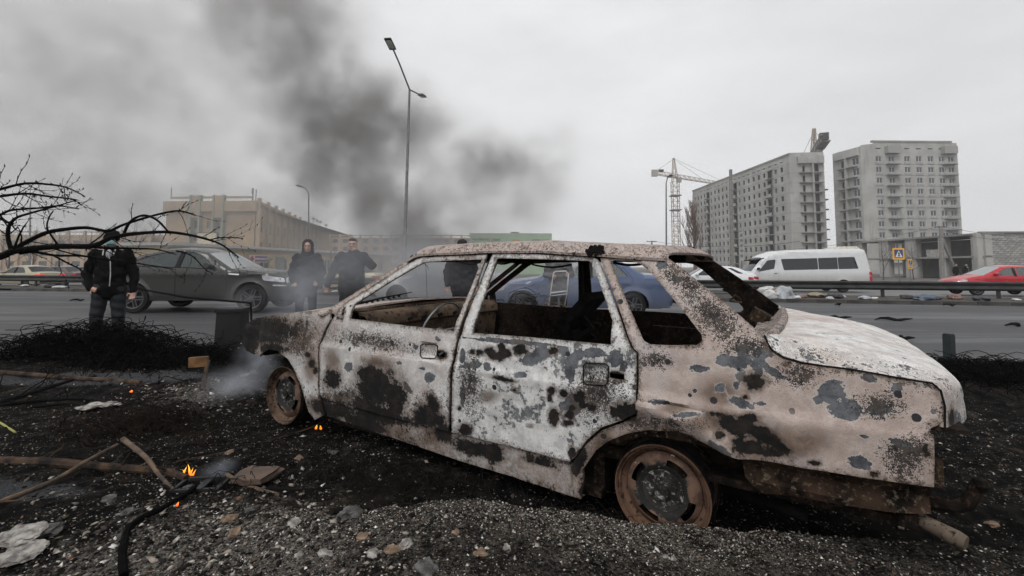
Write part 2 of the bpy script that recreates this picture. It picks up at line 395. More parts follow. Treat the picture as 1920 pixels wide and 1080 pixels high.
def burnt_paint():
    m, t, p = nodes('burnt_paint'); b = NB(t); co = b.coord()
    big = b.noise(3.2, co, 6, .62); mid = b.noise(16, co, 7, .68); fine = b.noise(75, co, 5, .7); grain = b.noise(260, co, 3, .7)
    tone = b.attr('tone').outputs['Fac']; at_ = lambda k: b.attr(k).outputs['Fac']
    pink = b.mix(b.step(mid, .3, .7), (.37, .295, .26, 1), (.56, .475, .435, 1))
    pink = b.mix(b.math('MULTIPLY', b.step(big, .48, .7), .55), pink, (.50, .46, .455, 1))
    white = b.mix(b.step(mid, .3, .66), (.46, .455, .45, 1), (.78, .78, .765, 1))
    base = b.mix(b.step(b.math('ADD', tone, b.math('MULTIPLY', b.math('SUBTRACT', big, .5), .9)), .3, .7), pink, white)
    base = b.mix(b.math('MULTIPLY', b.step(grain, .42, .66), .30), base, (.20, .165, .145, 1))
    # rusty brown scorch, soft
    nz = b.math('SUBTRACT', mid, .5); nf = b.math('SUBTRACT', fine, .5); nb = b.math('SUBTRACT', big, .5)
    mid2 = b.noise(30, co, 8, .72); n2 = b.math('SUBTRACT', mid2, .5)
    wob = b.math('ADD', b.math('MULTIPLY', nz, .9), b.math('MULTIPLY', n2, .5))
    br = b.step(b.math('ADD', at_('brown'), wob), .36, .86)
    brown = b.mix(b.step(mid2, .35, .65), (.05, .032, .022, 1), (.19, .125, .085, 1))
    base = b.mix(b.math('MULTIPLY', br, .82), base, brown)
    # bare scale showing where the ash flaked off
    sl = b.math('ADD', at_('slate'), b.math('ADD', b.math('MULTIPLY', nz, .85), b.math('ADD', b.math('MULTIPLY', n2, .75), b.math('MULTIPLY', nf, .55))))
    base = b.mix(b.math('MULTIPLY', b.step(sl, .36, .47), .34), base, (.68, .66, .63, 1))
    wide = b.math('MULTIPLY', b.step(b.math('ADD', b.math('MULTIPLY', tone, .10), b.math('ADD', b.math('MULTIPLY', mid2, .55), b.math('MULTIPLY', big, .45))), .648, .672), .9)
    slm = b.math('MAXIMUM', b.step(sl, .48, .515), wide)
    slate = b.mix(b.step(mid, .35, .65), (.045, .048, .056, 1), (.15, .16, .175, 1))
    base = b.mix(slm, base, slate)
    # soft grey bloom drifting over the ash
    base = b.mix(b.math('MULTIPLY', b.step(b.noise(7, co, 5, .6, 1.5), .54, .74), b.math('MULTIPLY', tone, .34)), base, (.27, .275, .285, 1))
    # specks everywhere, dense where the spat field says so
    sp = b.math('ADD', b.math('MULTIPLY', at_('spat'), .24), b.math('ADD', b.math('MULTIPLY', fine, .30), b.math('ADD', b.math('MULTIPLY', grain, .42), b.math('MULTIPLY', mid, .24))))
    spm = b.step(sp, .635, .66)
    base = b.mix(spm, base, b.mix(b.step(mid2, .4, .6), (.022, .020, .020, 1), (.07, .058, .05, 1)))
    # round heat blisters
    vo = b.n('ShaderNodeTexVoronoi', i_Scale=24.0); t.links.new(co, vo.inputs['Vector']); vs_ = b.n('ShaderNodeSeparateColor', i_0=vo.outputs['Color'])
    bl = b.math('MULTIPLY', b.step(b.math('ADD', vo.outputs['Distance'], b.math('MULTIPLY', nf, .12)), b.math('MULTIPLY', vs_.outputs[1], .34), b.math('MULTIPLY_ADD', vs_.outputs[1], .34, -.03)), b.step(b.math('ADD', vs_.outputs[0], b.math('MULTIPLY', at_('spat'), .22)), .90, .93))
    base = b.mix(bl, base, (.03, .03, .033, 1))
    so_in = b.math('ADD', at_('soot'), b.math('ADD', b.math('MULTIPLY', nz, .70), b.math('ADD', b.math('MULTIPLY', n2, .70), b.math('MULTIPLY', nf, .60))))
    base = b.mix(b.math('MULTIPLY', b.step(so_in, .08, .50), .72), base, b.mix(b.step(mid2, .35, .65), (.045, .03, .022, 1), (.15, .105, .075, 1)))
    so_ = b.step(so_in, .45, .56)
    base = b.mix(so_, base, b.mix(b.step(mid, .4, .75), (.006, .0055, .0055, 1), (.03, .022, .018, 1)))
    t.links.new(base, p.inputs['Base Color'])
    t.links.new(b.math('MULTIPLY_ADD', slm, -.28, .88), p.inputs['Roughness']); p.inputs['Specular IOR Level'].default_value = .3
    h = b.math('ADD', b.math('MULTIPLY', slm, -.9), b.math('ADD', b.math('MULTIPLY', spm, -.5), b.math('ADD', b.math('MULTIPLY', fine, .6), b.math('ADD', grain, b.math('MULTIPLY', so_, -.6)))))
    t.links.new(b.bump(h, .55, .004), p.inputs['Normal'])
    return m
paint = burnt_paint()
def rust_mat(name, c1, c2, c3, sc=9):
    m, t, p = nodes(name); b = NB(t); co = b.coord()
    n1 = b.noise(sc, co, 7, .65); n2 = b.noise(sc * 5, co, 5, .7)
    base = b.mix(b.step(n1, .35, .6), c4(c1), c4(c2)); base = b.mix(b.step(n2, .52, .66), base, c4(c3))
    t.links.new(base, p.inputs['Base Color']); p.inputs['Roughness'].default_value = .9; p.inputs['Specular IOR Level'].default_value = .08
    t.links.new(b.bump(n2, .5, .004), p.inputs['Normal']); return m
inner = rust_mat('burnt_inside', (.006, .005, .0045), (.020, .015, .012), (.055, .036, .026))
rusty = rust_mat('rust_and_ash', (.005, .0045, .004), (.045, .028, .019), (.12, .095, .07), 11)
dashm = rust_mat('scorched_dash', (.012, .009, .008), (.12, .086, .06), (.02, .015, .012), 5)
rimm = rust_mat('rusted_rim', (.065, .037, .025), (.14, .082, .056), (.022, .016, .013), 7)
rimd = rust_mat('sooty_rim', (.035, .024, .018), (.13, .088, .064), (.012, .01, .009), 9)
def disc_mat():
    m, t, p = nodes('sooted_disc'); b = NB(t); co = b.coord(); ln = b.n('ShaderNodeVectorMath', operation='LENGTH'); sx = b.n('ShaderNodeVectorMath', operation='MULTIPLY'); t.links.new(co, sx.inputs[0]); sx.inputs[1].default_value = (1, 0, 1); t.links.new(sx.outputs[0], ln.inputs[0])
    n1 = b.noise(16, co, 6, .65); n2 = b.noise(45, co, 5, .7)
    f = b.step(b.math('ADD', ln.outputs['Value'], b.math('MULTIPLY', b.math('SUBTRACT', n1, .5), .11)), .105, .113)
    rust = b.mix(b.step(n1, .4, .6), (.065, .036, .024, 1), (.14, .083, .056, 1)); soot = b.mix(b.step(n2, .55, .68), (.010, .0095, .009, 1), (.10, .095, .09, 1))
    base = b.mix(f, soot, rust); base = b.mix(b.step(n2, .66, .7), base, (.45, .44, .42, 1))
    t.links.new(base, p.inputs['Base Color']); p.inputs['Roughness'].default_value = .85; t.links.new(b.bump(n2, .4, .003), p.inputs['Normal']); return m
discm = disc_mat()
hubm = rust_mat('sooty_hub', (.014, .013, .013), (.04, .036, .034), (.30, .29, .27), 10)
ashwhite = rust_mat('roof_scale', (.30, .245, .205), (.46, .40, .35), (.045, .035, .030), 13)

car = bpy.data.objects.new('burnt_car', None); COL.objects.link(car)
tag(car, 'burnt out four door saloon shell, ash white and pink, no glass or tyres', 'car')
ST = .014
def A(tone, **bias):
    d = dict(tone=lambda x, z, k=tone: np.full(len(x), k), soot=field(SOOT_AND_SHADE), slate=field(SLATE), brown=field(BROWN), spat=field(SPAT))  # soot attribute also carries the painted crease shade
    for k, add in bias.items():
        f0 = d[k]; d[k] = (lambda f0, add: (lambda x, z: np.clip(np.maximum(f0(x, z), add(x, z)), 0, 1)))(f0, add)
    return d
low = lambda z0, z1, k: (lambda x, z: k * np.clip((z0 - z) / (z0 - z1), 0, 1))
def both(name, poly, holes, tone, step=ST, extra=None, mirror=True, off=0.0, thick=.012, **bias):
    at_ = A(tone, **bias); s0, p0 = at_['soot'], at_['spat']
    def ed(x, z):
        d = edist(x, z, poly)
        for h_ in holes: d = np.minimum(d, edist(x, z, h_))
        return d
    at_['soot'] = lambda x, z: np.maximum(s0(x, z), .40 * np.exp(-ed(x, z) / .016)); at_['spat'] = lambda x, z: np.maximum(p0(x, z), .62 * np.exp(-ed(x, z) / .06))
    o = sheet(name, poly, holes, near_surf(extra, off), paint, car, step, thick, attrs=at_)
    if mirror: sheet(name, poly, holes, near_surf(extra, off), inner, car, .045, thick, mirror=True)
    return o
# outlines traced from the photograph
fender = CU([(455, 622), (463, 607), (480, 596.5), (505, 592), (529, 588), (560, 585), (593, 582.5), (617, 579), (620, 599), (608, 620), (597.5, 644), (595.5, 671), (596.5, 715), (598.5, 745), (610, 777), (591, 787), (579, 773), (569, 740), (564, 724), (553, 695), (540, 673), (520, 658), (504, 655), (487, 669), (474, 664), (462, 657), (455, 642)])
both('front_fender', fender, [], .46)
fdoor = CU([(600.5, 745.5), (599, 715), (598, 671), (600, 645), (611, 622), (623, 600), (645, 571), (700, 536), (777, 488), (784, 484.5), (792, 482.5), (850, 479.5), (913, 477), (890, 540), (860, 622), (854, 650), (846, 688), (843, 740), (842, 809), (720, 779)])
fwin = CU([(656, 598), (664, 571), (720, 535), (781, 498.5), (796, 491.5), (850, 488), (904, 486.5), (880, 545), (850.5, 621), (760, 611)])
mirror_holes = [CU([(641, 583), (645, 577), (648, 579), (644, 590), (640, 591)]), CU([(631, 595), (634, 594), (634, 598), (631, 598)]), CU([(639, 597), (642, 596), (642, 600), (639, 600)])]
hx, hz = cu(804, 658)
def recess(hx, hz, w=.062, h=.045, dp=.022):
    return lambda x, z: -dp * np.clip(1.6 - np.maximum(np.abs((x - hx) / w), np.abs((z - hz) / h)) * 1.6, 0, .6) / .6
lock1 = CU([(821, 658), (835, 660), (835, 671), (821, 669)])
both('front_door', fdoor, [fwin, lock1] + mirror_holes, .58, extra=recess(hx, hz), soot=low(.14, .06, .55))
rdoor = CU([(866.5, 624), (895, 545), (923, 476), (930, 475), (1020, 477.5), (1110, 482), (1120, 486), (1126, 497), (1152, 567), (1182, 651), (1192, 664), (1193, 720), (1192.5, 775), (1166, 788), (1128, 801), (1100, 825), (1080, 855), (1068, 866), (960, 838), (847.5, 810), (848, 740), (850, 690), (860, 640)])
rwin = CU([(886, 624.5), (909, 550), (931, 485), (940, 484), (1020, 486), (1104, 489), (1111, 494), (1132, 554), (1148, 602), (1145, 647), (1010, 634)])
hx2, hz2 = cu(1117, 703)
lock2 = CU([(1142, 699), (1170, 703), (1170, 714), (1142, 709)])
both('rear_door', rdoor, [rwin, lock2], .98, extra=recess(hx2, hz2, .058, .05))
qwin = CU([(1144, 491), (1152, 488), (1180, 488.5), (1197, 492), (1219, 509), (1248, 544), (1278, 579), (1316, 628), (1317, 638), (1306, 647), (1260, 648), (1217, 646.5), (1206, 640), (1175, 567)])
quarter = CU([(1125, 484), (1180, 484), (1236, 483), (1247, 479), (1294, 515), (1340, 552), (1378, 583), (1431, 629), (1437, 643), (1446, 659), (1468, 673), (1503, 682.5), (1601, 695.5), (1690, 711.5), (1747, 720.5), (1762, 735), (1769, 761), (1769, 790), (1760, 797), (1746, 803), (1741, 814), (1751, 817), (1752, 871), (1751, 913), (1690, 905), (1620, 895), (1520, 879), (1430, 864), (1384, 856), (1358, 846), (1330, 832), (1290, 816), (1250, 808), (1215, 806), (1175, 813), (1140, 827), (1117, 845), (1098, 874), (1099, 905), (1095, 930), (1078, 925), (1072, 900), (1071, 871), (1084, 858), (1104, 829), (1130, 806), (1168, 793), (1196, 779), (1197, 720), (1197, 662), (1187, 652), (1156, 566)])
def qx(x, z):
    c = np.array(cu(1263, 767)); q = np.hypot((x - c[0]) / .085, (z - c[1]) / .028); d1 = -.025 * np.clip(1 - q, 0, 1)
    fl = .03 * np.exp(-((np.hypot(x - 2.46, z - .02) - .33) / .045) ** 2) * (z < .36) * (x > 2.1) * (x < 2.85)
    wav = .012 * np.sin(x * 34 + z * 9) * np.exp(-(((x - 2.86) / .16) ** 2 + ((z - .30) / .07) ** 2))
    return d1 + fl + wav
both('quarter_panel', quarter, [qwin], .22, extra=qx)
# pressed handle plates in both doors
for L_ in ([(789, 648), (794, 645), (816, 646), (821, 650), (819, 668), (815, 672), (792, 671), (788, 667)], [(1094, 686), (1099, 681), (1136, 682), (1141, 687), (1140, 717), (1135, 723), (1101, 721), (1094, 716)]):
    pl = [cu(*p_) for p_ in L_]; mb = MB(); pts = [(x, -float(side_y(x, z)) - .001, z) for x, z in dense(pl + pl[:1], .02)]; mb.tube(pts, .0028, 5, False); mb.build('handle_recess_edge', char, car)
# inner arch lip, sill, rusted lower rear corner
lip = CU([(1142, 829), (1176, 815), (1215, 809), (1250, 812), (1292, 822), (1335, 840), (1370, 853), (1352, 853), (1325, 846), (1290, 835), (1250, 827), (1216, 823), (1180, 826), (1150, 838)])
sheet('arch_lip', lip, [], near_surf(off=.035), rusty, car, .02, .008); sheet('arch_lip', lip, [], near_surf(off=.035), inner, car, .05, .008, mirror=True)
sill = CU([(602, 748), (720, 781.5), (842, 812), (847, 813), (960, 841), (1069, 869), (1070, 900), (1077, 925), (1094, 931), (1080, 935), (960, 897), (840, 859), (720, 818), (640, 791), (612, 780)])
both('sill', sill, [], .5, step=.018, off=.012, soot=lambda x, z: np.clip(.62 - .17 * x, .30, .6), brown=lambda x, z: np.clip(.60 - .12 * x, .34, .55))
val = CU([(1384, 859), (1430, 867), (1620, 898), (1750, 916), (1751, 972), (1664, 968), (1491, 941), (1424, 937), (1395, 900)])
sheet('rear_side_member', val, [], near_surf(lambda x, z: .012 * np.sin(z * 60), off=.045), rusty, car, .025, .02); sheet('rear_side_member', val, [], near_surf(off=.045), inner, car, .05, .02, mirror=True)
# A pillar and drip rail
apil = CU([(617, 577), (650, 556), (700, 525), (762, 487), (776, 477), (790, 469.5), (798, 480), (784, 483), (776, 486.5), (700, 534), (644, 569), (625, 592)])
both('windscreen_pillar', apil, [], .35, off=.012, step=.018, thick=.03, spat=lambda x, z: np.full(len(x), .35))
bpil = CU([(846, 812), (845, 740), (848, 690), (858, 640), (863, 622), (890, 545), (916, 477), (924, 477), (897, 545), (868, 626), (862, 645), (853, 690), (851, 740), (851, 812)])
sheet('door_pillar', bpil, [], near_surf(off=.02), inner, car, .03, .05); sheet('door_pillar', bpil, [], near_surf(off=.02), inner, car, .05, .05, mirror=True)
def gridmesh(name, P, mat, thick=None, attrs=None, parent=car, smooth=50, flip=False):
    """P: (nu,nv,3) grid, optional thickness along -normal"""
    nu, nv = P.shape[:2]; me = bpy.data.meshes.new(name)
    idx = np.arange(nu * nv).reshape(nu, nv)
    q = np.stack([idx[:-1, :-1], idx[1:, :-1], idx[1:, 1:], idx[:-1, 1:]], -1).reshape(-1, 4)
    if flip: q = q[:, ::-1]
    vs = P.reshape(-1, 3); fs = q.tolist()
    if thick:
        gu = np.gradient(P, axis=0); gv = np.gradient(P, axis=1); N = np.cross(gu, gv); N /= np.linalg.norm(N, axis=2, keepdims=True) + 1e-9
        if flip: N = -N
        n = nu * nv; vs = np.concatenate([vs, (P - N * thick).reshape(-1, 3)]); fs += (q[:, ::-1] + n).tolist()
        ring = list(idx[0, :]) + list(idx[1:, -1]) + list(idx[-1, -2::-1]) + list(idx[-2:0:-1, 0])
        for i in range(len(ring)):
            a, b_ = ring[i], ring[(i + 1) % len(ring)]; fs.append([b_, a, a + n, b_ + n] if not flip else [a, b_, b_ + n, a + n])
    me.from_pydata(vs.tolist(), [], [tuple(f) for f in fs])
    bm = bmesh.new(); bm.from_mesh(me); bmesh.ops.recalc_face_normals(bm, faces=bm.faces); bm.to_mesh(me); bm.free()
    if attrs:
        for k, a in attrs.items():
            at_ = me.attributes.new(k, 'FLOAT', 'POINT'); a = a.ravel(); at_.data.foreach_set('value', np.clip(np.concatenate([a, a]) if thick else a, 0, 1).astype(np.float32))
    if smooth: shade(me, smooth)
    return link(name, me, parent, mat)
# roof: rolled edge rising from the drip rail to a low crown
rt = [cu(u, v) for u, v in [(763, 489), (778, 480), (792, 476.5), (840, 474), (940, 470), (1020, 470), (1100, 475), (1180, 480), (1243, 484)]]
tx = np.array([p[0] for p in rt]); tz = np.array([p[1] for p in rt])
xs = np.linspace(tx[0], tx[-1] + .02, 60); ze = np.interp(xs, tx, tz)
sec = [(-1.03, 0.0), (-1.0, .004), (-.985, .022), (-.955, .04), (-.90, .05), (-.80, .056)]; sec = sec + [(s, .056 + .012 * (1 - (s / .8) ** 2)) for s in np.linspace(-.72, .72, 19)] + [(-a, b_) for a, b_ in sec[::-1]]
P = np.zeros((60, len(sec), 3))
for i, x in enumerate(xs):
    yw = float(side_y(x, ze[i])); ends = min(1, (x - xs[0]) / .10, (xs[-1] - x) / .08 + .25); ends = max(0, ends) ** .5
    for j, (s, h) in enumerate(sec):
        sag = -.022 * math.exp(-((x - 1.75) / .35) ** 2) * max(0, 1 - (s / .75) ** 2) + .006 * mnoise.noise((x * 5, s * 4, 2))
        P[i, j] = (x + .04 * (1 - s * s) * (1 if i > 50 else 0) - .05 * (1 - s * s) * (1 if i < 8 else 0), s * yw, ze[i] + h * ends + sag * ends)
one = np.ones(P.shape[:2])
gridmesh('roof', P, paint, .012, dict(tone=one * .22, soot=one * .16, slate=one * .06, brown=one * .30, spat=one * .60))
# scorched lump hanging on the drip rail, loose sealant strips
lump = MB()
for k in range(40):
    a = random.random() * 6.28; c = np.array(cu(1119 + random.uniform(-13, 13), 470 + random.uniform(-6, 8)))
    lump.box((c[0], -float(side_y(*c)) - random.uniform(-.01, .02), c[1]), (random.uniform(.01, .03), .02, random.uniform(.006, .02)), Matrix.Rotation(a, 3, 'Y'))
lump.build('melted_trim', char, car)
# bonnet, front panel, cowl
def hood_pt(x, s):
    z = np.interp(x, [-.42, -.36, -.25, .04, .38, .60], [.40, .445, .485, .535, .575, .595])
    return (x - .03 * (1 - s * s) * (x < -.2), s * (float(side_y(x, z)) - .015), z + .035 * (1 - s * s) * min(1, (x + .45) / .3) + .004 * mnoise.noise((x * 6, s * 5, 0)))
xs = np.linspace(-.42, .56, 30); P = np.array([[hood_pt(x, s) for s in np.linspace(-1, 1, 25)] for x in xs]); one = np.ones(P.shape[:2])
gridmesh('bonnet', P, paint, .012, dict(tone=one * .2, soot=np.clip(.55 - (xs[:, None] + .42) * .9, .1, 1) * one, slate=one * .1, brown=one * .5, spat=one * .5))
mb = MB(); yn = .62
for z0, z1 in ((.20, .27), (.36, .41)): mb.span(-.44, -.38, -yn, yn, z0, z1)
for y in (-.60, -.30, 0, .30, .60): mb.span(-.43, -.385, y - .03, y + .03, .20, .40)
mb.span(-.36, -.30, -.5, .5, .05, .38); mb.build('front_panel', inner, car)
P = np.array([[(x + .06 * (1 - s * s) * -1, s * .665, z + .012 * (1 - s * s)) for s in np.linspace(-1, 1, 17)] for x, z in ((.50, .585), (.56, .595), (.62, .585), (.64, .55))])
gridmesh('cowl', P, rusty, .01)
# dashboard beam seen through the door window: scorched pressed steel
P = np.array([[(x - .05 * (1 - s * s), s * .70, z) for s in np.linspace(-1, 1, 13)] for x, z in ((.66, .585), (.72, .578), (.75, .55), (.755, .50), (.73, .485), (.74, .46), (.72, .30))])
gridmesh('dashboard_beam', P, dashm, .015)
for y in (-.35, -.22, -.05, .12, .3):
    mb = MB(); mb.box((.752, y, .525), (.012, .035, .02), Matrix.Rotation(.3, 3, 'X')); mb.build('dash_opening', char, car)
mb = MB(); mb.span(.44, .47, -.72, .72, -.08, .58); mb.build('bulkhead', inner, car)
mb = MB(); ring = [(1.02 + .06 * math.sin(t), -.36 + .185 * math.cos(t), .47 + .175 * math.sin(t)) for t in np.linspace(0, 2 * math.pi, 33)]
mb.tube(ring, .007, 6, False); mb.tube([(.78, -.36, .40), (1.02, -.36, .47)], .02, 8); mb.tube([(1.02, -.36, .47), (1.02, -.17, .47)], .006); mb.tube([(1.02, -.36, .47), (1.02, -.55, .47)], .006)
mb.build('steering_wheel', steel, car, True)
# wiper left standing on the scuttle
mb = MB(); a, c = cy_(662, 572, -.45), cy_(772, 548, -.10); mb.tube([a, (a + c) / 2 + [0, 0, .006], c], [.009, .006, .003]); 
for k in range(9):
    p = a + (c - a) * (k + .5) / 11; mb.box(p - [0, 0, .008], (.02, .006, .012))
mb.build('wiper', char, car)
mb = MB(); mb.tube([cy_(798, 491, .2), cy_(800, 530, .2), cy_(801, 562, .2)], .0016, 4); mb.tube([cy_(790, 490, .1), cy_(802, 500, .1), cy_(803, 506, .1)], .002, 4); mb.build('hanging_wire', char, car)
for u0, u1, vv in ((858, 905, 490), (998, 1072, 496), (925, 960, 490), (1150, 1215, 492)):
    mb = MB(); y = -.30 if u0 > 1100 else .45; pts = [cy_(u0 + (u1 - u0) * k / 8, vv + 5 * math.sin(math.pi * k / 8), y) for k in range(9)]
    mb.tube(pts, .007, 6); mb.build('hanging_trim', char, car)
# floor, tunnel, parcel shelf, boot floor, header rails
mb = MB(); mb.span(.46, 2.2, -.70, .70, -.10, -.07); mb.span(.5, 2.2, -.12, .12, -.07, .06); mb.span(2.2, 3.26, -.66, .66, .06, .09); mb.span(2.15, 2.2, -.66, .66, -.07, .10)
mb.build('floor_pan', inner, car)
for s in (-1, 1):
    mb = MB(); mb.span(-.35, .45, s * .5 - .05, s * .5 + .05, -.05, .03); mb.span(-.2, .3, s * .42 - .02, s * .42 + .02, .0, .42); mb.span(2.1, 2.85, s * .52 - .02, s * .52 + .02, .05, .5)
    mb.span(2.10, 2.84, s * .60 - .08, s * .60 + .08, .44, .47); mb.span(-.28, .30, s * .58 - .10, s * .58 + .10, .40, .42)
    tag(mb.build('inner_wheel_arch', inner, car), kind='stuff')
P = np.array([[(x + .02 * (1 - s * s), s * .60, z) for s in np.linspace(-1, 1, 11)] for x, z in ((2.72, .585), (2.80, .60), (2.84, .655), (2.865, .655), (2.88, .60))])
gridmesh('rear_shelf', P, paint, .012, dict(tone=np.full(P.shape[:2], .2), soot=np.zeros(P.shape[:2]), slate=np.full(P.shape[:2], .1), brown=np.full(P.shape[:2], .3), spat=np.full(P.shape[:2], .7)))
mb = MB(); tri = [cy_(u, v, .56) for u, v in ((1368, 565), (1378, 553), (1388, 560), (1391, 567))]
mb.tube(tri + [tri[0]], .006, 6); mb.build('shelf_bracket', rusty, car); 
mb = MB(); mb.tube([cy_(1424, 615, .3), cy_(1432, 600, .3), cy_(1438, 592, .3)], .008); mb.box(cy_(1425, 594, .4), (.10, .10, .07), Matrix.Rotation(.5, 3, 'Y')); mb.build('belt_reel', rusty, car)
mb = MB()
for s in (-1, 1):
    mb.tube([(tx[0], s * .60, tz[0] + .01), (1.6, s * .57, .945), (2.3, s * .57, .94)], .025)
mb.tube([(tx[0] + .03, -.58, tz[0] + .02), (tx[0], 0, tz[0] + .045), (tx[0] + .03, .58, tz[0] + .02)], .025); mb.tube([(2.40, -.57, .955), (2.44, 0, .985), (2.40, .57, .955)], .022)
mb.build('roof_rail', inner, car, True)
# seats: bare pressed frames and springs
def seat(x, y, lean, name='seat_frame'):
    mb = MB(); h = .48
    q = Matrix.Rotation(lean, 3, 'Y')
    T = lambda a, b_, c: Vector((x, y, .02)) + q @ Vector((a, b_, c))
    mb.tube([T(0, -.21, 0), T(0, -.22, h * .7), T(0, -.16, h), T(0, .16, h), T(0, .22, h * .7), T(0, .21, 0)], .014, 6)
    for k in range(9): mb.tube([T(.01, -.2 + .05 * k, .03), T(.03, -.2 + .05 * k, h * .5), T(.0, -.2 + .05 * k, h - .02)], .004, 4)
    for k in range(7): mb.tube([T(.015, -.21, .05 + .06 * k), T(.02, .21, .05 + .06 * k)], .004, 4)
    mb.box(T(.02, 0, h * .55), (.012, .34, h * .75), q)
    mb.span(x - .45, x, y - .22, y + .22, -.02, .03)
    return mb.build(name, char, car)
seat(1.55, .36, .18); seat(1.42, -.36, .55)
p0 = cy_(1090, 585, .05); mb = MB(); q = Matrix.Rotation(.75, 3, 'Y')
mb.box(p0, (.05, .30, .30), q); 
for k in range(12): mb.box(p0 + np.array([random.uniform(-.12, .08), random.uniform(-.2, .2), random.uniform(-.2, .06)]), (random.uniform(.04, .14), .05, .02), Matrix.Rotation(random.uniform(-1, 1), 3, 'Y') @ Matrix.Rotation(random.uniform(-1, 1), 3, 'X'))
mb.tube([p0 + [-.06, 0, -.12], p0 + [-.16, 0, -.26]], .018); mb.build('collapsed_seat', char, car)
mb = MB(); mb.span(2.02, 2.42, -.6, .6, .10, .17)
for k in range(26): mb.tube([(2.03 + .015 * k, -.55, .17 + .03 * random.random()), (2.03 + .015 * k, 0, .2 + .05 * random.random()), (2.03 + .015 * k, .55, .17)], .004, 3)
mb.build('rear_seat_springs', rusty, car)
# boot lid
E_ = np.array(CU([(1433, 627), (1439, 640), (1448, 655), (1470, 669), (1504, 678.5), (1550, 685), (1602, 691.5), (1691, 707.5), (1748, 716.5), (1764, 731), (1771.5, 760), (1771.5, 790), (1771.5, 803)]))
C_ = np.array([(2.862, .637), (2.91, .643), (2.97, .643), (3.03, .639), (3.10, .631), (3.17, .620), (3.24, .604), (3.315, .582), (3.38, .553), (3.425, .508), (3.452, .457), (3.460, .42), (3.462, .385)])
tt = np.linspace(0, len(E_) - 1, 46); Ei = np.stack([np.interp(tt, range(len(E_)), E_[:, k]) for k in (0, 1)], 1); Ci = np.stack([np.interp(tt, range(len(C_)), C_[:, k]) for k in (0, 1)], 1)
ss = np.concatenate([[-1, -.985, -.96, -.93, -.89, -.84], np.linspace(-.78, .78, 27), [.84, .89, .93, .96, .985, 1]])
P = np.zeros((46, len(ss), 3)); tone = np.zeros((46, len(ss))); spat = np.zeros((46, len(ss))); slt = np.zeros((46, len(ss))); sot = np.zeros((46, len(ss)))
for i in range(46):
    yw = float(side_y(Ei[i, 0], Ei[i, 1])) + .001
    for j, s in enumerate(ss):
        k = abs(s) ** 7 if i < 26 else abs(s) ** (7 - 4.2 * min(1, (i - 26) / 12))
        x = Ci[i, 0] * (1 - k) + Ei[i, 0] * k; z = Ci[i, 1] * (1 - k) + Ei[i, 1] * k
        P[i, j] = (x, s * yw, z + .004 * mnoise.noise((x * 5, s * 6, 7)) + .006 * math.exp(-((abs(s) - .86) / .05) ** 2) * (i < 34))
        tone[i, j] = .56; band = abs(s) > .86 or i > 33
        slt[i, j] = (.42 if band else .16) + .34 * math.exp(-(((i - 42) / 3) ** 2 + ((s + .9) / .05) ** 2)); spat[i, j] = .55 if band else .30
        sot[i, j] = .8 * math.exp(-(((i - 41) / 4) ** 2 + ((s + .93) / .04) ** 2))
gridmesh('boot_lid', P, paint, .014, dict(tone=tone, soot=sot, slate=slt, brown=np.full(tone.shape, .12), spat=spat))
for s in (-1, 1): mb = MB(); mb.tube([(x, s * (float(side_y(x, z)) + .001), z - .003) for x, z in E_], .0032, 5); mb.build('boot_seam', char, car)
mb = MB(); mb.span(3.20, 3.25, -.70, .70, .08, .42); mb.span(3.25, 3.37, -.74, .74, .405, .418); mb.build('rear_panel', inner, car)
for s in (-1, 1): mb = MB(); mb.span(3.285, 3.315, s * .65 - .05, s * .65 + .05, .22, .30); mb.build('bumper_bracket', rusty, car)
# tow bar and tail pipe
tb = [cy_(u, v, -.30) for u, v in ((1700, 936), (1752, 943), (1790, 951), (1812, 945), (1826, 925), (1832, 905))]
mb = MB(); mb.tube([(2.9, -.30, float(tb[0][2]))] + tb, [.03, .03, .026, .024, .024, .022, .018], 10); mb.build('tow_bar', inner, car, True)
mb = MB(); c = cy_(1838, 909, -.30); mb.lathe([(.0, -.027), (.02, -.02), (.027, 0), (.02, .02), (.0, .027)], c, 'Z', 14); mb.build('tow_ball', inner, car, True)
mb = MB(); e0, e1 = cy_(1745, 985, -.68), cy_(1812, 1019, -.72); mb.tube([e0 + (e0 - e1) * 1.2, e0, e0 + (e1 - e0) * .75, e1], [.020, .022, .025, .021], 12); mb.build('tail_pipe', rust_mat('ashy_pipe', (.09, .07, .055), (.15, .12, .09), (.015, .013, .011)), car, True)
mb = MB(); mb.tube([(2.1, -.4, -.08), (2.6, -.4, -.06), (2.95, -.5, -.05)], .02, 8); mb.span(2.3, 2.6, -.6, .6, -.03, .03); mb.span(2.72, 3.15, -.45, .45, .0, .08); mb.build('underbody', char, car)
mb = MB(); c = np.array(cu(1497, 925)); mb.box((c[0], -.62, c[1]), (.10, .03, .12)); mb.build('torn_bracket', rusty, car)
c = np.array(cu(609, 590)); mb = MB(); mb.tube([(c[0] - .045, -.785, c[1] + .002), (c[0] - .02, -.79, c[1] + .004), (c[0] + .04, -.775, c[1] + .02)], [.014, .022, .016], 10); mb.build('mirror_stub', ashwhite, car, True)
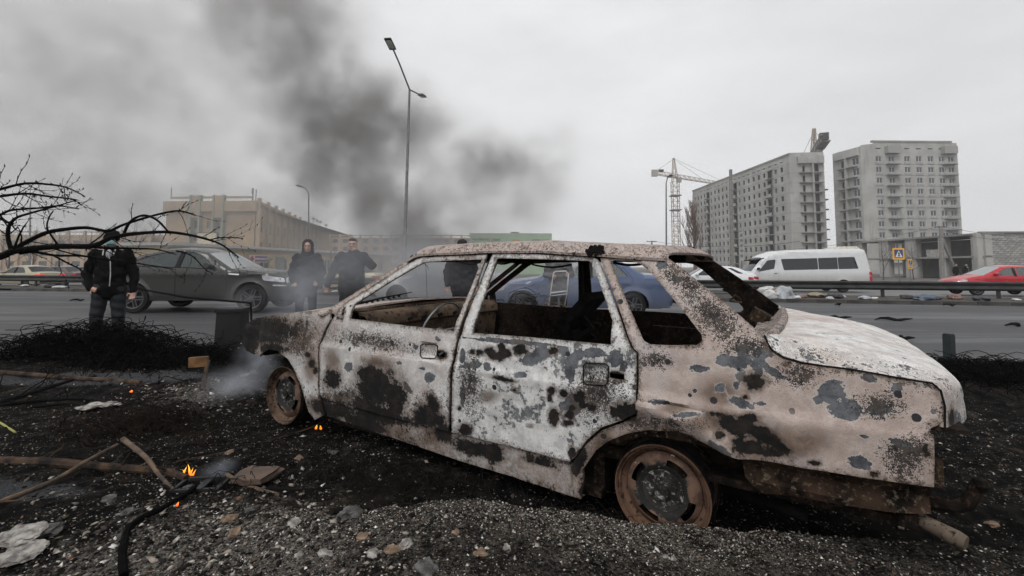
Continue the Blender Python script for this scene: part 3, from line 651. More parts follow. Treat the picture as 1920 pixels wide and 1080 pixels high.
# wheels: slotted steel rims on bare drums
def rim_wheel(x, side, steer=0.0, cam_=0.0):
    root = bpy.data.objects.new('wheel', None); COL.objects.link(root); root.parent = car
    root.location = (x, side * .735, 0); root.rotation_euler = (cam_ * side, 0, steer if side < 0 else math.pi + steer)
    slots = []
    for k in range(4):
        a0 = R(90 * k + 40); pts = []
        for i in range(7): a = a0 + R(42) * i / 6; pts.append((.128 * math.cos(a), .128 * math.sin(a)))
        for i in range(7): a = a0 + R(42) * (6 - i) / 6; pts.append((.101 * math.cos(a), .101 * math.sin(a)))
        slots.append(rpoly(pts, .008, 2))
    disc = [(.148 * math.cos(t), .148 * math.sin(t)) for t in np.linspace(0, 2 * math.pi, 49)[:-1]]
    dr = np.array([0, .03, .034, .06, .075, .095, .115, .135, .150]); dy = np.array([.018, .018, .038, .042, .040, .022, .018, .030, .045])
    def surf(a, b_):
        r = np.hypot(a, b_); y = np.interp(r, dr, dy); return np.stack([a, y, b_], 1), np.tile([0, 1., 0], (len(a), 1))
    sheet('rim_disc', disc, slots, surf, discm, root, .012, .006)
    mb = MB(); mb.lathe([(.186, -.002), (.187, .004), (.184, .012), (.176, .014), (.170, .012), (.166, .030), (.160, .036), (.150, .046), (.148, .09), (.166, .15), (.170, .17), (.186, .175), (.186, .165), (.172, .16), (.152, .09), (.156, .05), (.168, .04), (.174, .02), (.182, -.002)], (0, -.0, 0), 'Y', 56, True)
    mb.build('rim', rimm if x > 1 else rimd, root, 30)
    mb = MB(); mb.lathe([(0, .010), (.022, .010), (.028, .014), (.030, .034), (.062, .038), (.080, .036), (.081, .042)], (0, -.004, 0), 'Y', 28); 
    for k in range(4):
        a = R(90 * k + 20); mb.lathe([(0, -.014), (.007, -.014), (.011, .0), (.011, .004)], (.049 * math.cos(a), .036, .049 * math.sin(a)), 'Y', 8)
    mb.build('hub', hubm, root, 30)
    mb = MB(); mb.lathe([(0, .06), (.115, .06), (.12, .07), (.12, .12), (0, .12)], (0, 0, 0), 'Y', 28); mb.build('brake_drum', inner, root, 30)
    mb = MB()
    for k in range(70):     # wire cords left of the tyre
        a0 = random.random() * 6.28; ln = random.uniform(.6, 2.2); r0 = random.uniform(.165, .20); y0 = random.uniform(.03, .19)
        mb.tube([((r0 + random.uniform(-.01, .012)) * math.cos(a0 + ln * i / 8), y0 + random.uniform(-.012, .012), (r0 + random.uniform(-.01, .012)) * math.sin(a0 + ln * i / 8)) for i in range(9)], .0022, 3, False)
    mb.lathe([(.150, .05), (.178, .05), (.182, .11), (.178, .16), (.150, .16)], (0, 0, 0), 'Y', 30)
    mb.build('tyre_cords', char, root)
rim_wheel(0, -1, 0.0); rim_wheel(2.46, -1, .02); rim_wheel(0, 1); rim_wheel(2.46, 1)
_base = Vector((1.2, 0, -.19))
car.matrix_world = Matrix(((CEX[0], CEY[0], CEZ[0], COC[0]), (CEX[1], CEY[1], CEZ[1], COC[1]), (CEX[2], CEY[2], CEZ[2], COC[2]), (0, 0, 0, 1))) @ Matrix.Translation(_base)
for ch in car.children: ch.location = Vector(ch.location) - _base
# ================================================================== ground, roads, median, guard rail
RA = math.atan(.2); RDX, RDY = math.cos(RA), -math.sin(RA); RNX, RNY = math.sin(RA), math.cos(RA)
def rd(s, t, z=0.0): return Vector((RDX * s + RNX * t, RDY * s + RNY * t, z))       # along the road, away from the camera
ROADZ = -RA
def ssm(a, b, x): q = np.clip((x - a) / (b - a), 0, 1); return q * q * (3 - 2 * q)
SEED = [(math.cos(k * 2.4), math.sin(k * 2.4), k * 1.7) for k in range(24)]
def fbm(x, y, f0, octv, seed=0):
    """cheap smooth noise for arrays: sums of rotated, warped sines"""
    out = np.zeros(np.shape(x)); amp = 1.0; f = f0
    for k in range(octv):
        for j in range(3):
            c, s, p = SEED[(k * 3 + j + seed) % 24]; u = c * x + s * y; v = -s * x + c * y
            out = out + amp * np.sin(f * u + 1.3 * np.sin(f * .7 * v + p) + p * 3) / 3
        amp *= .55; f *= 1.93
    return out
def slab_t(X, Y):       # distance towards the camera from the edge of the concrete kerb
    return (1.95 - .138 * X) - Y
def height(X, Y):
    X = np.asarray(X, float); Y = np.asarray(Y, float)
    t = RNX * X + RNY * Y
    edge = 6.9 + .45 * fbm(X, Y, .6, 2, 3) - 2.0 * ssm(-3.2, -5.2, X)
    z = .245 * (1 - ssm(edge - .9, edge + .9, t)) - .06 * ssm(edge + .5, edge + 1.4, t)
    inn = 1 - ssm(edge - .6, edge + .4, t)
    z = z + inn * (.030 * fbm(X, Y, 1.7, 3) + .011 * fbm(X, Y, 9, 3, 5) + .006 * fbm(X, Y, 31, 2, 9))
    # kerb slab under the camera, heaped ash left of it
    d = slab_t(X, Y); on = ssm(-.9, -.1, X) * (1 - .8 * ssm(1.9, 2.6, X))
    rag = .018 * fbm(X, Y, 14, 3, 2) + .012 * fbm(X, Y, 40, 2, 4)
    z = z + on * .095 * ssm(-.012, .02, d + rag * .8) - on * .035 * ssm(.02, -.10, d) * ssm(-.7, -.15, d)
    m = .075 * np.exp(-(((X + 1.25) / .55) ** 2 + ((Y - 2.0) / .30) ** 2)) + .10 * np.exp(-(((X + 2.35) / .45) ** 2 + ((Y - 3.9) / .35) ** 2)) + .05 * np.exp(-(((X + .75) / .5) ** 2 + ((Y - 1.55) / .3) ** 2))
    m = m + .045 * np.exp(-(((X + 1.0) / .5) ** 2 + ((Y - 2.75) / .3) ** 2)) + .07 * np.exp(-(((X - 3.6) / .9) ** 2 + ((Y - 4.4) / .7) ** 2))
    z = z + m * (1 + .35 * fbm(X, Y, 12, 2, 7))
    # the wheels have sunk in: keep the ground clear of the sill line
    return z
XS = np.unique(np.concatenate([np.arange(-11, -4, .05), np.arange(-4, 3.2, .018), np.arange(3.2, 9, .05)])); YS = np.unique(np.concatenate([np.arange(-.6, .9, .06), np.arange(.9, 3.2, .014), np.arange(3.2, 5, .028), np.arange(5, 10.6, .05)]))
GX, GY = np.meshgrid(XS, YS); GZ = height(GX, GY)
me = bpy.data.meshes.new('verge'); nx, ny = len(XS), len(YS)
idx = np.arange(nx * ny).reshape(ny, nx); q = np.stack([idx[:-1, :-1], idx[:-1, 1:], idx[1:, 1:], idx[1:, :-1]], -1).reshape(-1, 4)
me.vertices.add(nx * ny); me.vertices.foreach_set('co', np.stack([GX, GY, GZ], -1).ravel()); me.loops.add(q.size); me.loops.foreach_set('vertex_index', q.ravel())
me.polygons.add(len(q)); me.polygons.foreach_set('loop_start', np.arange(0, q.size, 4)); me.polygons.foreach_set('use_smooth', np.ones(len(q), bool)); me.update(calc_edges=True)
slab = (ssm(-1.0, -.1, GX) * ssm(-.03, .05, slab_t(GX, GY))) * (1 - .7 * ssm(.5, 1.7, GX)) * np.clip(.75 + .5 * fbm(GX, GY, 4, 3, 6), .15, 1); tt_ = RNX * GX + RNY * GY
bare = np.exp(-(((GX + 3.9) / 1.5) ** 2 + ((GY - 4.55) / .35) ** 2)) + np.exp(-(((GX + 2.35) / .55) ** 2 + ((GY - 2.28) / .14) ** 2)) * .9 + ssm(7.0, 7.9, tt_)
drift = np.exp(-(((GX + 1.0) / .9) ** 2 + ((GY - 1.75) / .45) ** 2)) + .8 * np.exp(-(((GX + 2.35) / .6) ** 2 + ((GY - 3.8) / .45) ** 2)) + .5 * np.exp(-(((GX + .3) / .8) ** 2 + ((GY - 2.6) / .3) ** 2))
for nm, a in (('slab', slab), ('bare', bare), ('drift', drift)):
    at_ = me.attributes.new(nm, 'FLOAT', 'POINT'); at_.data.foreach_set('value', np.clip(a, 0, 1).ravel().astype(np.float32))
def ash_mat():
    m, t, p = nodes('ash_ground'); b = NB(t); co = b.coord()
    n1 = b.noise(1.3, co, 6, .6); n2 = b.noise(13, co, 7, .7); n3 = b.noise(85, co, 5, .75); n4 = b.noise(300, co, 3, .7)
    base = b.mix(b.step(n2, .40, .72), (.0035, .0034, .0033, 1), (.020, .018, .0165, 1))
    base = b.mix(b.math('MULTIPLY', b.step(n1, .5, .72), .5), base, (.028, .023, .019, 1))
    base = b.mix(b.math('MULTIPLY', b.step(b.noise(4.5, co, 6, .65, 1.0), .55, .70), b.math('MULTIPLY', b.step(n3, .35, .6), .8)), base, (.075, .064, .053, 1))
    base = b.mix(b.step(b.math('ADD', b.attr('drift').outputs['Fac'], b.math('MULTIPLY', b.math('SUBTRACT', n2, .5), 1.3)), .50, .85), base, b.mix(b.step(n3, .4, .65), (.035, .032, .029, 1), (.20, .185, .165, 1)))
    slab = b.attr('slab').outputs['Fac']; bare = b.attr('bare').outputs['Fac']
    conc = b.mix(b.step(n3, .42, .62), (.03, .026, .023, 1), (.21, .19, .165, 1))
    base = b.mix(b.math('MULTIPLY', slab, b.step(b.math('ADD', n2, b.math('MULTIPLY', n3, .3)), .45, .75)), base, conc)
    base = b.mix(b.step(b.math('ADD', bare, b.math('MULTIPLY', b.math('SUBTRACT', n2, .5), .9)), .45, .7), base, b.mix(b.step(n3, .4, .65), (.035, .036, .038, 1), (.075, .077, .08, 1)))
    # fine flecks of ash and grit
    v = b.n('ShaderNodeTexVoronoi', i_Scale=70.0); t.links.new(co, v.inputs['Vector'])
    fl = b.math('MULTIPLY', b.step(v.outputs['Distance'], .26, .16), b.step(b.n('ShaderNodeSeparateColor', i_0=v.outputs['Color']).outputs[0], .74, .78))
    fl = b.math('MULTIPLY', fl, b.step(n2, .38, .6))
    base = b.mix(fl, base, b.mix(b.n('ShaderNodeSeparateColor', i_0=v.outputs['Color']).outputs[1], (.10, .085, .07, 1), (.42, .40, .37, 1)))
    t.links.new(base, p.inputs['Base Color']); p.inputs['Roughness'].default_value = .95; p.inputs['Specular IOR Level'].default_value = .04
    h = b.math('ADD', b.math('MULTIPLY', n3, 1.0), b.math('ADD', b.math('MULTIPLY', n4, .5), b.math('ADD', b.math('MULTIPLY', n2, 1.2), fl)))
    t.links.new(b.bump(h, .9, .012), p.inputs['Normal']); return m
ash = ash_mat(); tag(link('burnt_verge_ground', me, None, ash), kind='structure')

def asphalt(name, c1, c2, rough, wet):
    m, t, p = nodes(name); b = NB(t); co = b.coord()
    mp = b.n('ShaderNodeMapping'); t.links.new(co, mp.inputs[0]); mp.inputs['Rotation'].default_value = (0, 0, RA); mp.inputs['Scale'].default_value = (.14, 1, 1)
    n1 = b.noise(.55, mp.outputs[0], 7, .65); n2 = b.noise(3.0, mp.outputs[0], 6, .7); n3 = b.noise(60, co, 4, .7)
    base = b.mix(b.step(n1, .35, .65), c4(c1), c4(c2)); base = b.mix(b.math('MULTIPLY', b.step(n2, .52, .7), .45), base, (.03, .03, .031, 1))
    base = b.mix(b.math('MULTIPLY', b.step(n3, .5, .75), .35), base, (.13, .13, .13, 1))
    t.links.new(base, p.inputs['Base Color'])
    t.links.new(b.math('SUBTRACT', rough, b.math('MULTIPLY', b.step(b.math('ADD', b.math('MULTIPLY', n1, .7), b.math('MULTIPLY', n2, .3)), .45, .62), wet)), p.inputs['Roughness'])
    t.links.new(b.bump(n3, .35, .01), p.inputs['Normal']); return m
asph = asphalt('wet_asphalt', (.030, .031, .033), (.050, .052, .055), .66, .22)
asph2 = asphalt('far_asphalt', (.10, .10, .10), (.15, .15, .15), .7, .15)
def strip(name, s0, s1, t0, t1, z0, z1, mat, n=40, kind='structure'):
    mb = MB(); ss_ = np.linspace(s0, s1, n)
    vs = [rd(s, t, z) for s in ss_ for t, z in ((t0, z0), (t1, z1))]
    mb.add(vs, [(2 * i, 2 * i + 2, 2 * i + 3, 2 * i + 1) for i in range(n - 1)]); return tag(mb.build(name, mat, fix=False), kind=kind)
soil = plain('grey_soil', (.12, .11, .10), .95, var=.25, scale=.4, bump=.3)
mb = MB(); mb.add([(-1600, -60, -.42), (1600, -60, -.42), (1600, 2200, -.42), (-1600, 2200, -.42)], [(0, 1, 2, 3)]); tag(mb.build('ground', soil, fix=False), kind='structure')
strip('road', -160, 160, 3.0, 12.0, .0, .05, asph); strip('road', -160, 160, 12.0, 19.35, .05, .0, asph)
strip('far_road', -220, 220, 23.4, 37.0, -.10, -.22, asph2)
strip('pavement', -220, 220, 37.0, 41.5, -.10, -.10, plain('pavement_slabs', (.17, .165, .155), .9, var=.15, scale=1.5))
kerbm = plain('kerb_stone', (.085, .08, .075), .9, var=.3, scale=2.5, bump=.4, bscale=25)
medm = plain('median_dirt', (.075, .066, .055), .95, var=.35, scale=3, bump=.6, bscale=20)
strip('median', -160, 160, 19.45, 23.4, .10, .08, medm)
def kerbrow(name, t, z, s0, s1, L=1.0, hgt=.13):
    for i, s in enumerate(np.arange(s0, s1, L)):
        if i == 0:
            mb = MB(); mb.box((0, 0, 0), (L - .02, .15, hgt + .2)); kme = mb.mesh('kerb_block'); kme.materials.append(kerbm)
        o = bpy.data.objects.new('kerb_block', kme); COL.objects.link(o); o.parent = kroot
        p = rd(s, t, z); o.location = p + Vector((0, 0, hgt - (hgt + .2) / 2 + random.uniform(-.012, .008))) - kroot.location; o.rotation_euler = (random.uniform(-.01, .01), random.uniform(-.01, .01), ROADZ + random.uniform(-.012, .012))
kroot = bpy.data.objects.new('kerb', None); COL.objects.link(kroot); tag(kroot, kind='structure')
kerbrow('kerb', 19.38, 0, -30, 26)
strip('verge_beyond', -220, 220, 41.5, 60, -.16, -.2, plain('dead_grass', (.13, .12, .085), .95, var=.35, scale=1.2, bump=.5, bscale=12))
# guard rail on the median
railm = plain('guard_rail_steel', (.030, .031, .033), .65, .2, var=.35, scale=2.0)
gr = thing('guard_rail', 'dirty grey steel crash barrier along the median between the carriageways', 'guard rail', rd(0, 22.0, 0))
prof = [(0, .74), (-.04, .725), (-.07, .685), (-.04, .62), (-.01, .575), (-.04, .53), (-.07, .465), (-.04, .405), (0, .385)]
for s0 in np.arange(-46, 34, 8.0):
    mb = MB(); vs = []
    for s in (s0, s0 + 8.04):
        for k in (0, 1):
            for t, z in prof: vs.append(rd(s, t + .006 * k, z - .1 + .1) )
    n = len(prof); fs = []
    for i in range(n - 1): fs += [(i, i + 1, 2 * n + i + 1, 2 * n + i), (n + i + 1, n + i, 3 * n + i, 3 * n + i + 1)]
    mb.add(vs, fs); mb.build('rail_beam', railm, gr, 40)
for s in np.arange(-45, 34, 4.0):
    mb = MB(); p = rd(s, .05); mb.box(p + Vector((0, 0, .34)), (.11, .07, .68), Matrix.Rotation(ROADZ, 3, 'Z')); mb.build('rail_post', railm, gr)
    mb = MB(); p = rd(s, .0); mb.box(p + Vector((0, 0, .57)), (.16, .05, .09), Matrix.Rotation(ROADZ, 3, 'Z')); mb.build('rail_spacer', railm, gr)

# ------------------------------------------------------------------ scattered debris
def hZ(x, y): return float(height(np.array([x]), np.array([y]))[0])
def on(u, v, dz=0.0):            # pixel -> point on the uneven ground
    d = ray(u, v); lo, hi = .3, 40.0
    for _ in range(40):
        m = (lo + hi) / 2; z = CAMZ + d[2] * m
        if z > hZ(d[0] * m, d[1] * m): lo = m
        else: hi = m
    return Vector((d[0] * lo, d[1] * lo, hZ(d[0] * lo, d[1] * lo) + dz))
def cvert(me, cols):
    a = me.color_attributes.new('tint', 'FLOAT_COLOR', 'POINT'); a.data.foreach_set('color', np.concatenate([cols, np.ones((len(cols), 1))], 1).astype(np.float32).ravel())
def tint_mat(name, rough=.85):
    m, t, p = nodes(name); b = NB(t); a = b.attr('tint'); n = b.noise(60, b.coord(), 4, .7)
    t.links.new(b.mix(b.math('MULTIPLY', b.step(n, .35, .7), .40), a.outputs['Color'], (.02, .018, .016, 1)), p.inputs['Base Color']); p.inputs['Roughness'].default_value = rough; p.inputs['Specular IOR Level'].default_value = .08
    return m
chipm = tint_mat('grit')
PAL = np.array([(.005, .0048, .0046), (.009, .0085, .008), (.018, .0165, .015), (.05, .045, .04), (.14, .125, .11), (.27, .235, .20), (.42, .39, .35), (.62, .60, .57), (.20, .11, .07), (.10, .08, .05)])
def chips(name, n, gen, smin, smax, wts, flat=.55, label='', power=2.2, lift=.3):
    X, Y = gen(n); Z = height(X, Y); n = len(X)
    size = smin + (smax - smin) * RNG.random(n) ** power
    base = np.array([(1, 0, 0), (-1, 0, 0), (0, 1, 0), (0, -1, 0), (0, 0, 1), (0, 0, -1), ], float)
    tri = np.array([(0, 2, 4), (2, 1, 4), (1, 3, 4), (3, 0, 4), (2, 0, 5), (1, 2, 5), (3, 1, 5), (0, 3, 5)])
    Vv = base[None] * (1 + .55 * (RNG.random((n, 6, 1)) - .5)) + .5 * (RNG.random((n, 6, 3)) - .5)
    Vv *= np.stack([size * (.6 + .9 * RNG.random(n)), size * (.5 + .5 * RNG.random(n)), size * flat * (.4 + .8 * RNG.random(n))], -1)[:, None, :]
    a = RNG.random(n) * 6.283; tl = (RNG.random(n) - .5) * 1.0; ca, sa, ct, st = np.cos(a), np.sin(a), np.cos(tl), np.sin(tl)
    x, y, z = Vv[..., 0], Vv[..., 1], Vv[..., 2]; x, z = x * ct[:, None] - z * st[:, None], x * st[:, None] + z * ct[:, None]
    x, y = x * ca[:, None] - y * sa[:, None], x * sa[:, None] + y * ca[:, None]
    co = np.stack([x + X[:, None], y + Y[:, None], z + (Z + size * flat * lift)[:, None]], -1).reshape(-1, 3)
    F = (tri[None] + (np.arange(n) * 6)[:, None, None]).reshape(-1, 3)
    me = bpy.data.meshes.new(name); me.vertices.add(len(co)); me.vertices.foreach_set('co', co.ravel()); me.loops.add(F.size); me.loops.foreach_set('vertex_index', F.ravel())
    me.polygons.add(len(F)); me.polygons.foreach_set('loop_start', np.arange(0, F.size, 3)); me.update(calc_edges=True)
    c = PAL[RNG.choice(len(PAL), n, p=np.array(wts) / sum(wts))] * (.7 + .6 * RNG.random((n, 1))); cvert(me, np.repeat(c, 6, 0))
    return tag(link(name, me, None, chipm), label, 'debris', kind='stuff')
def gen_near(n):            # denser towards the camera, patchy
    Y = 1.0 + 2.6 * RNG.random(n * 3) ** 1.5; X = (RNG.random(n * 3) - .5) * 2 * (1.25 * Y + .3)
    k = (fbm(X, Y, 3.2, 3, 8) + .5 * fbm(X, Y, 11, 2, 3) > -.35 + .9 * RNG.random(n * 3) - .4) & (X > -4.2) & (X < 3.4)
    return X[k][:n], Y[k][:n]
def gen_slab(n):
    X = RNG.uniform(-1.4, 2.6, n * 2); Y = 1.95 - .138 * X - RNG.random(n * 2) ** .8 * .95; k = fbm(X, Y, 4, 3, 6) + .4 * fbm(X, Y, 15, 2, 1) - .35 * ssm(.4, 1.6, X) > -.7 + .9 * RNG.random(n * 2); return X[k][:n], Y[k][:n]
def gen_edge(n):
    X = RNG.uniform(-.7, 1.2, n); X = X - .3 * RNG.random(n); Y = 1.95 - .138 * X - np.abs(RNG.normal(0, .14, n)); return X, Y
def gen_far(n):
    Y = RNG.uniform(2.2, 7.2, n * 2); X = RNG.uniform(-7, 6, n * 2); k = (RNX * X + RNY * Y < 7.1) & (fbm(X, Y, 1.6, 3, 1) > -.5 + RNG.random(n * 2) * .9)
    return X[k][:n], Y[k][:n]
W1 = [5, 5, 6, 6, 5, 3.2, 1.8, .8, .5, .6]
chips('ash_grit', 52000, gen_near, .0016, .0075, W1, label='fine black and pale grit and ash covering the burnt ground')
chips('slab_grit', 26000, gen_slab, .0014, .0062, [5, 5, 5, 4, 4, 4, 2.6, 1.3, .8, .6], label='pale grit spread over the concrete kerb edge by the rear wheel')
chips('kerb_edge_grit', 9000, gen_edge, .0014, .0055, [2, 2, 3, 4, 5, 5, 4, 2, .8, .6], label='pale crumbs along the lip of the kerb slab')
chips('ash_lumps', 2800, gen_near, .005, .017, [8, 9, 8, 4, 2.4, 1.3, .7, .3, .4, .4], .38, 'small lumps of clinker and charred scraps in the ash', 2.6)
chips('verge_grit', 15000, gen_far, .004, .018, [9, 9, 7, 2.5, 1.6, 1.0, .8, .5, .2, .3], label='coarse cinders strewn over the burnt verge behind the car', power=2.6)
def gen_heap(n):
    X = np.concatenate([RNG.normal(-2.35, .38, n // 2), RNG.normal(-1.2, .45, n - n // 2)]); Y = np.concatenate([RNG.normal(3.85, .28, n // 2), RNG.normal(1.85, .22, n - n // 2)]); return X, np.maximum(Y, 1.1)
chips('ash_heap_scraps', 4200, gen_heap, .004, .019, [4, 5, 6, 5, 5, 4, 2.4, 1.2, .5, .5], .4, 'heaped grey ash scraps by the front wheel', 2.2)
def gen_median(n):
    s = RNG.uniform(-28, 26, n); t = RNG.uniform(19.5, 21.6, n); return RDX * s + RNX * t, RDY * s + RNY * t
# ================================================================== traffic
def poly_dist(px, pz, line):
    d = np.full(px.shape, 1e9)
    for a, b in zip(line[:-1], line[1:]):
        a, b = np.array(a[:2]), np.array(b[:2]); ab = b - a; L = ab @ ab + 1e-12
        t = np.clip(((px - a[0]) * ab[0] + (pz - a[1]) * ab[1]) / L, 0, 1); d = np.minimum(d, np.hypot(px - a[0] - t * ab[0], pz - a[1] - t * ab[1]))
    return d
def vehicle(name, label, cat, sp, mat, loc, rz, scale=1.0, group=None, step=.07, glassm=None, rimmat=None, spokes=5):
    root = thing(name, label, cat, loc, rz, group); root.scale = scale if isinstance(scale, tuple) else (scale,) * 3
    T = sp['top']; W = sp['W']; L = max(p[0] for p in T); zs = sp.get('sill', .26); rr = sp.get('round', .07)
    xf, xr, rw = sp['wheels']; ra = rw + .055; line = [p[:2] for p in T]; gl = glassm or glass_dark; zb = sp['belt']; H = max(p[1] for p in T)
    tum = sp.get('tum', .30)
    def sy(x, z):
        x = np.asarray(x, float); z = np.asarray(z, float)
        y = np.full(x.shape, W) - tum * np.clip(z - zb, 0, 9) - .10 * np.clip((zs + .25 - z) / .5, 0, 1) ** 2 + .012 * np.exp(-((z - zb + .12) / .03) ** 2)
        y = y - .13 * np.clip(1 - x / .55, 0, 1) ** 2 * W - .10 * np.clip(1 - (L - x) / .5, 0, 1) ** 2 * W
        d = poly_dist(x, z, line); q = np.clip(1 - d / rr, 0, 1)
        y = y + .03 * np.exp(-((np.minimum(np.hypot(x - xf, z - rw), np.hypot(x - xr, z - rw)) - ra) / .035) ** 2) * (z < zb - .1)
        return y - rr * (1 - np.sqrt(np.clip(1 - q * q, 0, 1)))
    def surf(off=0.0):
        def f(x, z):
            y = sy(x, z) - off; P = np.stack([x - L / 2, -y, z], 1); N = np.zeros_like(P); N[:, 1] = 1; return P, N
        return f
    a0 = R(180 + math.degrees(math.asin(min(1, max(-1, (rw - zs) / ra)))))
    side = list(line)
    def archpts(xc): 
        h = math.degrees(math.asin((zs - rw) / ra)); return arc(xc, rw, ra, h, 180 - h, 14)
    side += [(L - .12, zs)] + archpts(xr) + archpts(xf) + [(.12, zs)]
    doors = sp.get('doors', []); wins = sp['windows']
    fl = [inside(np.array([np.mean([p[0] for p in w_])]), np.array([np.mean([p[1] for p in w_])]), d)[0] for w_ in wins for d in doors] if doors else []
    for m in (False, True):
        loose = [w_ for w_ in wins if not any(inside(np.array([np.mean([p[0] for p in w_])]), np.array([np.mean([p[1] for p in w_])]), d)[0] for d in doors)]
        sheet('body_side', side, [list(d) for d in doors] + loose, surf(), mat, root, step, .01, mirror=m)
        for d in doors:
            mine = [w_ for w_ in wins if inside(np.array([np.mean([p[0] for p in w_])]), np.array([np.mean([p[1] for p in w_])]), d)[0]]
            dr = sheet('door', inset(d, .007), mine, surf(), mat, root, step, .012, mirror=m)
            if sp.get('handles', True):
                mx_ = max(p[0] for p in d); mb = MB(); hz_ = zb - .10; yy = float(sy(np.array([mx_ - .16]), np.array([hz_]))[0]) + .012
                mb.box((mx_ - .16 - L / 2, (yy if m else -yy), hz_), (.16, .03, .03)); mb.build('door_handle', sp.get('handlem', mat), dr)
        for w_ in wins: sheet('side_window', inset(w_, -.012), [], surf(.018), gl if not isinstance(gl, dict) else gl['side'], root, .15, .004, mirror=m)
    for tp_ in sp.get('trim', []):
        for m in (False, True): sheet('window_trim', tp_, [], surf(-.004), black, root, .1, .006, mirror=m)
    # strip over the top, split by kind
    segs = []
    for (x0, z0, k), (x1, z1, _) in zip(T[:-1], T[1:]):
        n = max(1, int(math.hypot(x1 - x0, z1 - z0) / .09))
        for i in range(n): segs.append((x0 + (x1 - x0) * i / n, z0 + (z1 - z0) * i / n, k))
    segs.append((T[-1][0], T[-1][1], 'end'))
    S_ = np.linspace(-1, 1, 11); XY = np.array([(s[0], s[1]) for s in segs]); tg = np.gradient(XY, axis=0); tg /= np.linalg.norm(tg, axis=1, keepdims=True) + 1e-9
    nor = np.stack([-tg[:, 1], tg[:, 0]], 1); yw = sy(XY[:, 0], XY[:, 1]); cr = sp.get('crown', .045)
    G = np.zeros((len(segs), 11, 3))
    for j, s in enumerate(S_):
        G[:, j, 0] = XY[:, 0] + nor[:, 0] * cr * (1 - s * s) - L / 2; G[:, j, 1] = s * yw; G[:, j, 2] = XY[:, 1] + nor[:, 1] * cr * (1 - s * s)
    i = 0
    while i < len(segs) - 1:
        k = segs[i][2]; j = i
        while j < len(segs) - 1 and segs[j][2] == k: j += 1
        g = G[i:j + 1]
        nm, mm = {'b': ('body_panel', mat), 'w': ('windscreen', gl['front'] if isinstance(gl, dict) else gl), 'g': ('rear_window', gl['rear'] if isinstance(gl, dict) else gl)}[k]
        if k != 'b': g = g.copy(); g[:, :, 2] -= .006
        gridmesh(nm, g, mm, None, parent=root); i = j
    # underside, wheel wells, seats
    mb = MB(); mb.span(.3 - L / 2, L / 2 - .3, -W + .14, W - .14, zs - .02, zs + .02); mb.build('underbody', black, root)
    for xc in (xf, xr):
        for s in (-1, 1):
            mb = MB(); pts = arc(xc, rw, ra + .02, -10, 190, 14); yA, yB = s * (W - .05), s * (W - .36)
            n = len(pts); vs = [(x - L / 2, y, z) for y in (yA, yB) for x, z in pts]; mb.add(vs, [(i, i + 1, n + i + 1, n + i) for i in range(n - 1)] + [tuple(range(n, 2 * n))]); mb.build('wheel_well', black, root)
    mb = MB()
    for xs_ in sp.get('seats', []):
        for y in (-.36, .36): mb.box((xs_ - L / 2, y, zb - .32), (.5, .5, .18)); mb.box((xs_ + .26 - L / 2, y, zb - .02), (.16, .48, .62), Matrix.Rotation(.2, 3, 'Y')); mb.box((xs_ + .34 - L / 2, y, zb + .34), (.1, .26, .18))
        sb = mb
    if sp.get('seats'): tag(mb.build('seats', black, root, 40), kind='stuff')
    # wheels
    for xc in (xf, xr):
        for s in (-1, 1):
            wr = bpy.data.objects.new('wheel', None); COL.objects.link(wr); wr.parent = root; wr.location = (xc - L / 2, s * (W - .12), rw); wr.rotation_euler = (0, 0, 0 if s < 0 else math.pi)
            if (sp, 'm') not in WC_keys(sp): make_wheel(sp, rw, spokes)
            for nm, me_, mt in WCACHE[id(sp)]:
                link(nm, me_, wr, rimmat or mt if nm == 'rim' else mt)
    # lamps, mirrors, plates, trim
    for nm, poly, mt, end in sp.get('lamps', []):
        for m in (False, True): sheet(nm, poly, [], surf(-.006), mt, root, .05, .01, mirror=m)
    for nm, (x, z, hw, hh), mt in sp.get('facing', []):
        for s in ((-1, 1) if hw > 0 else (0,)):
            w2 = abs(hw); yc = s * (W * .86 - w2) if s else 0; mb = MB()
            mb.box((x - L / 2, yc, z), (.05, 2 * w2, 2 * hh)); mb.build(nm, mt, root)
    if 'mirror' in sp:
        x, z = sp['mirror']
        for s in (-1, 1):
            y = s * (float(sy(np.array([x]), np.array([z]))[0]) + .10); mb = MB(); mb.lathe([(0, -.10), (.05, -.095), (.075, -.05), (.08, .03), (.07, .10), (0, .10)], (x - L / 2, y, z + .05), 'Y', 12); mo = mb.build('mirror', sp.get('mirm', mat), root, 50)
            mb = MB(); mb.box((x - L / 2, y - s * .11, z), (.05, .10, .04)); mb.build('mirror_arm', black, mo)
    return root
WCACHE = {}
def WC_keys(sp): return [(sp, 'm')] if id(sp) in WCACHE else []
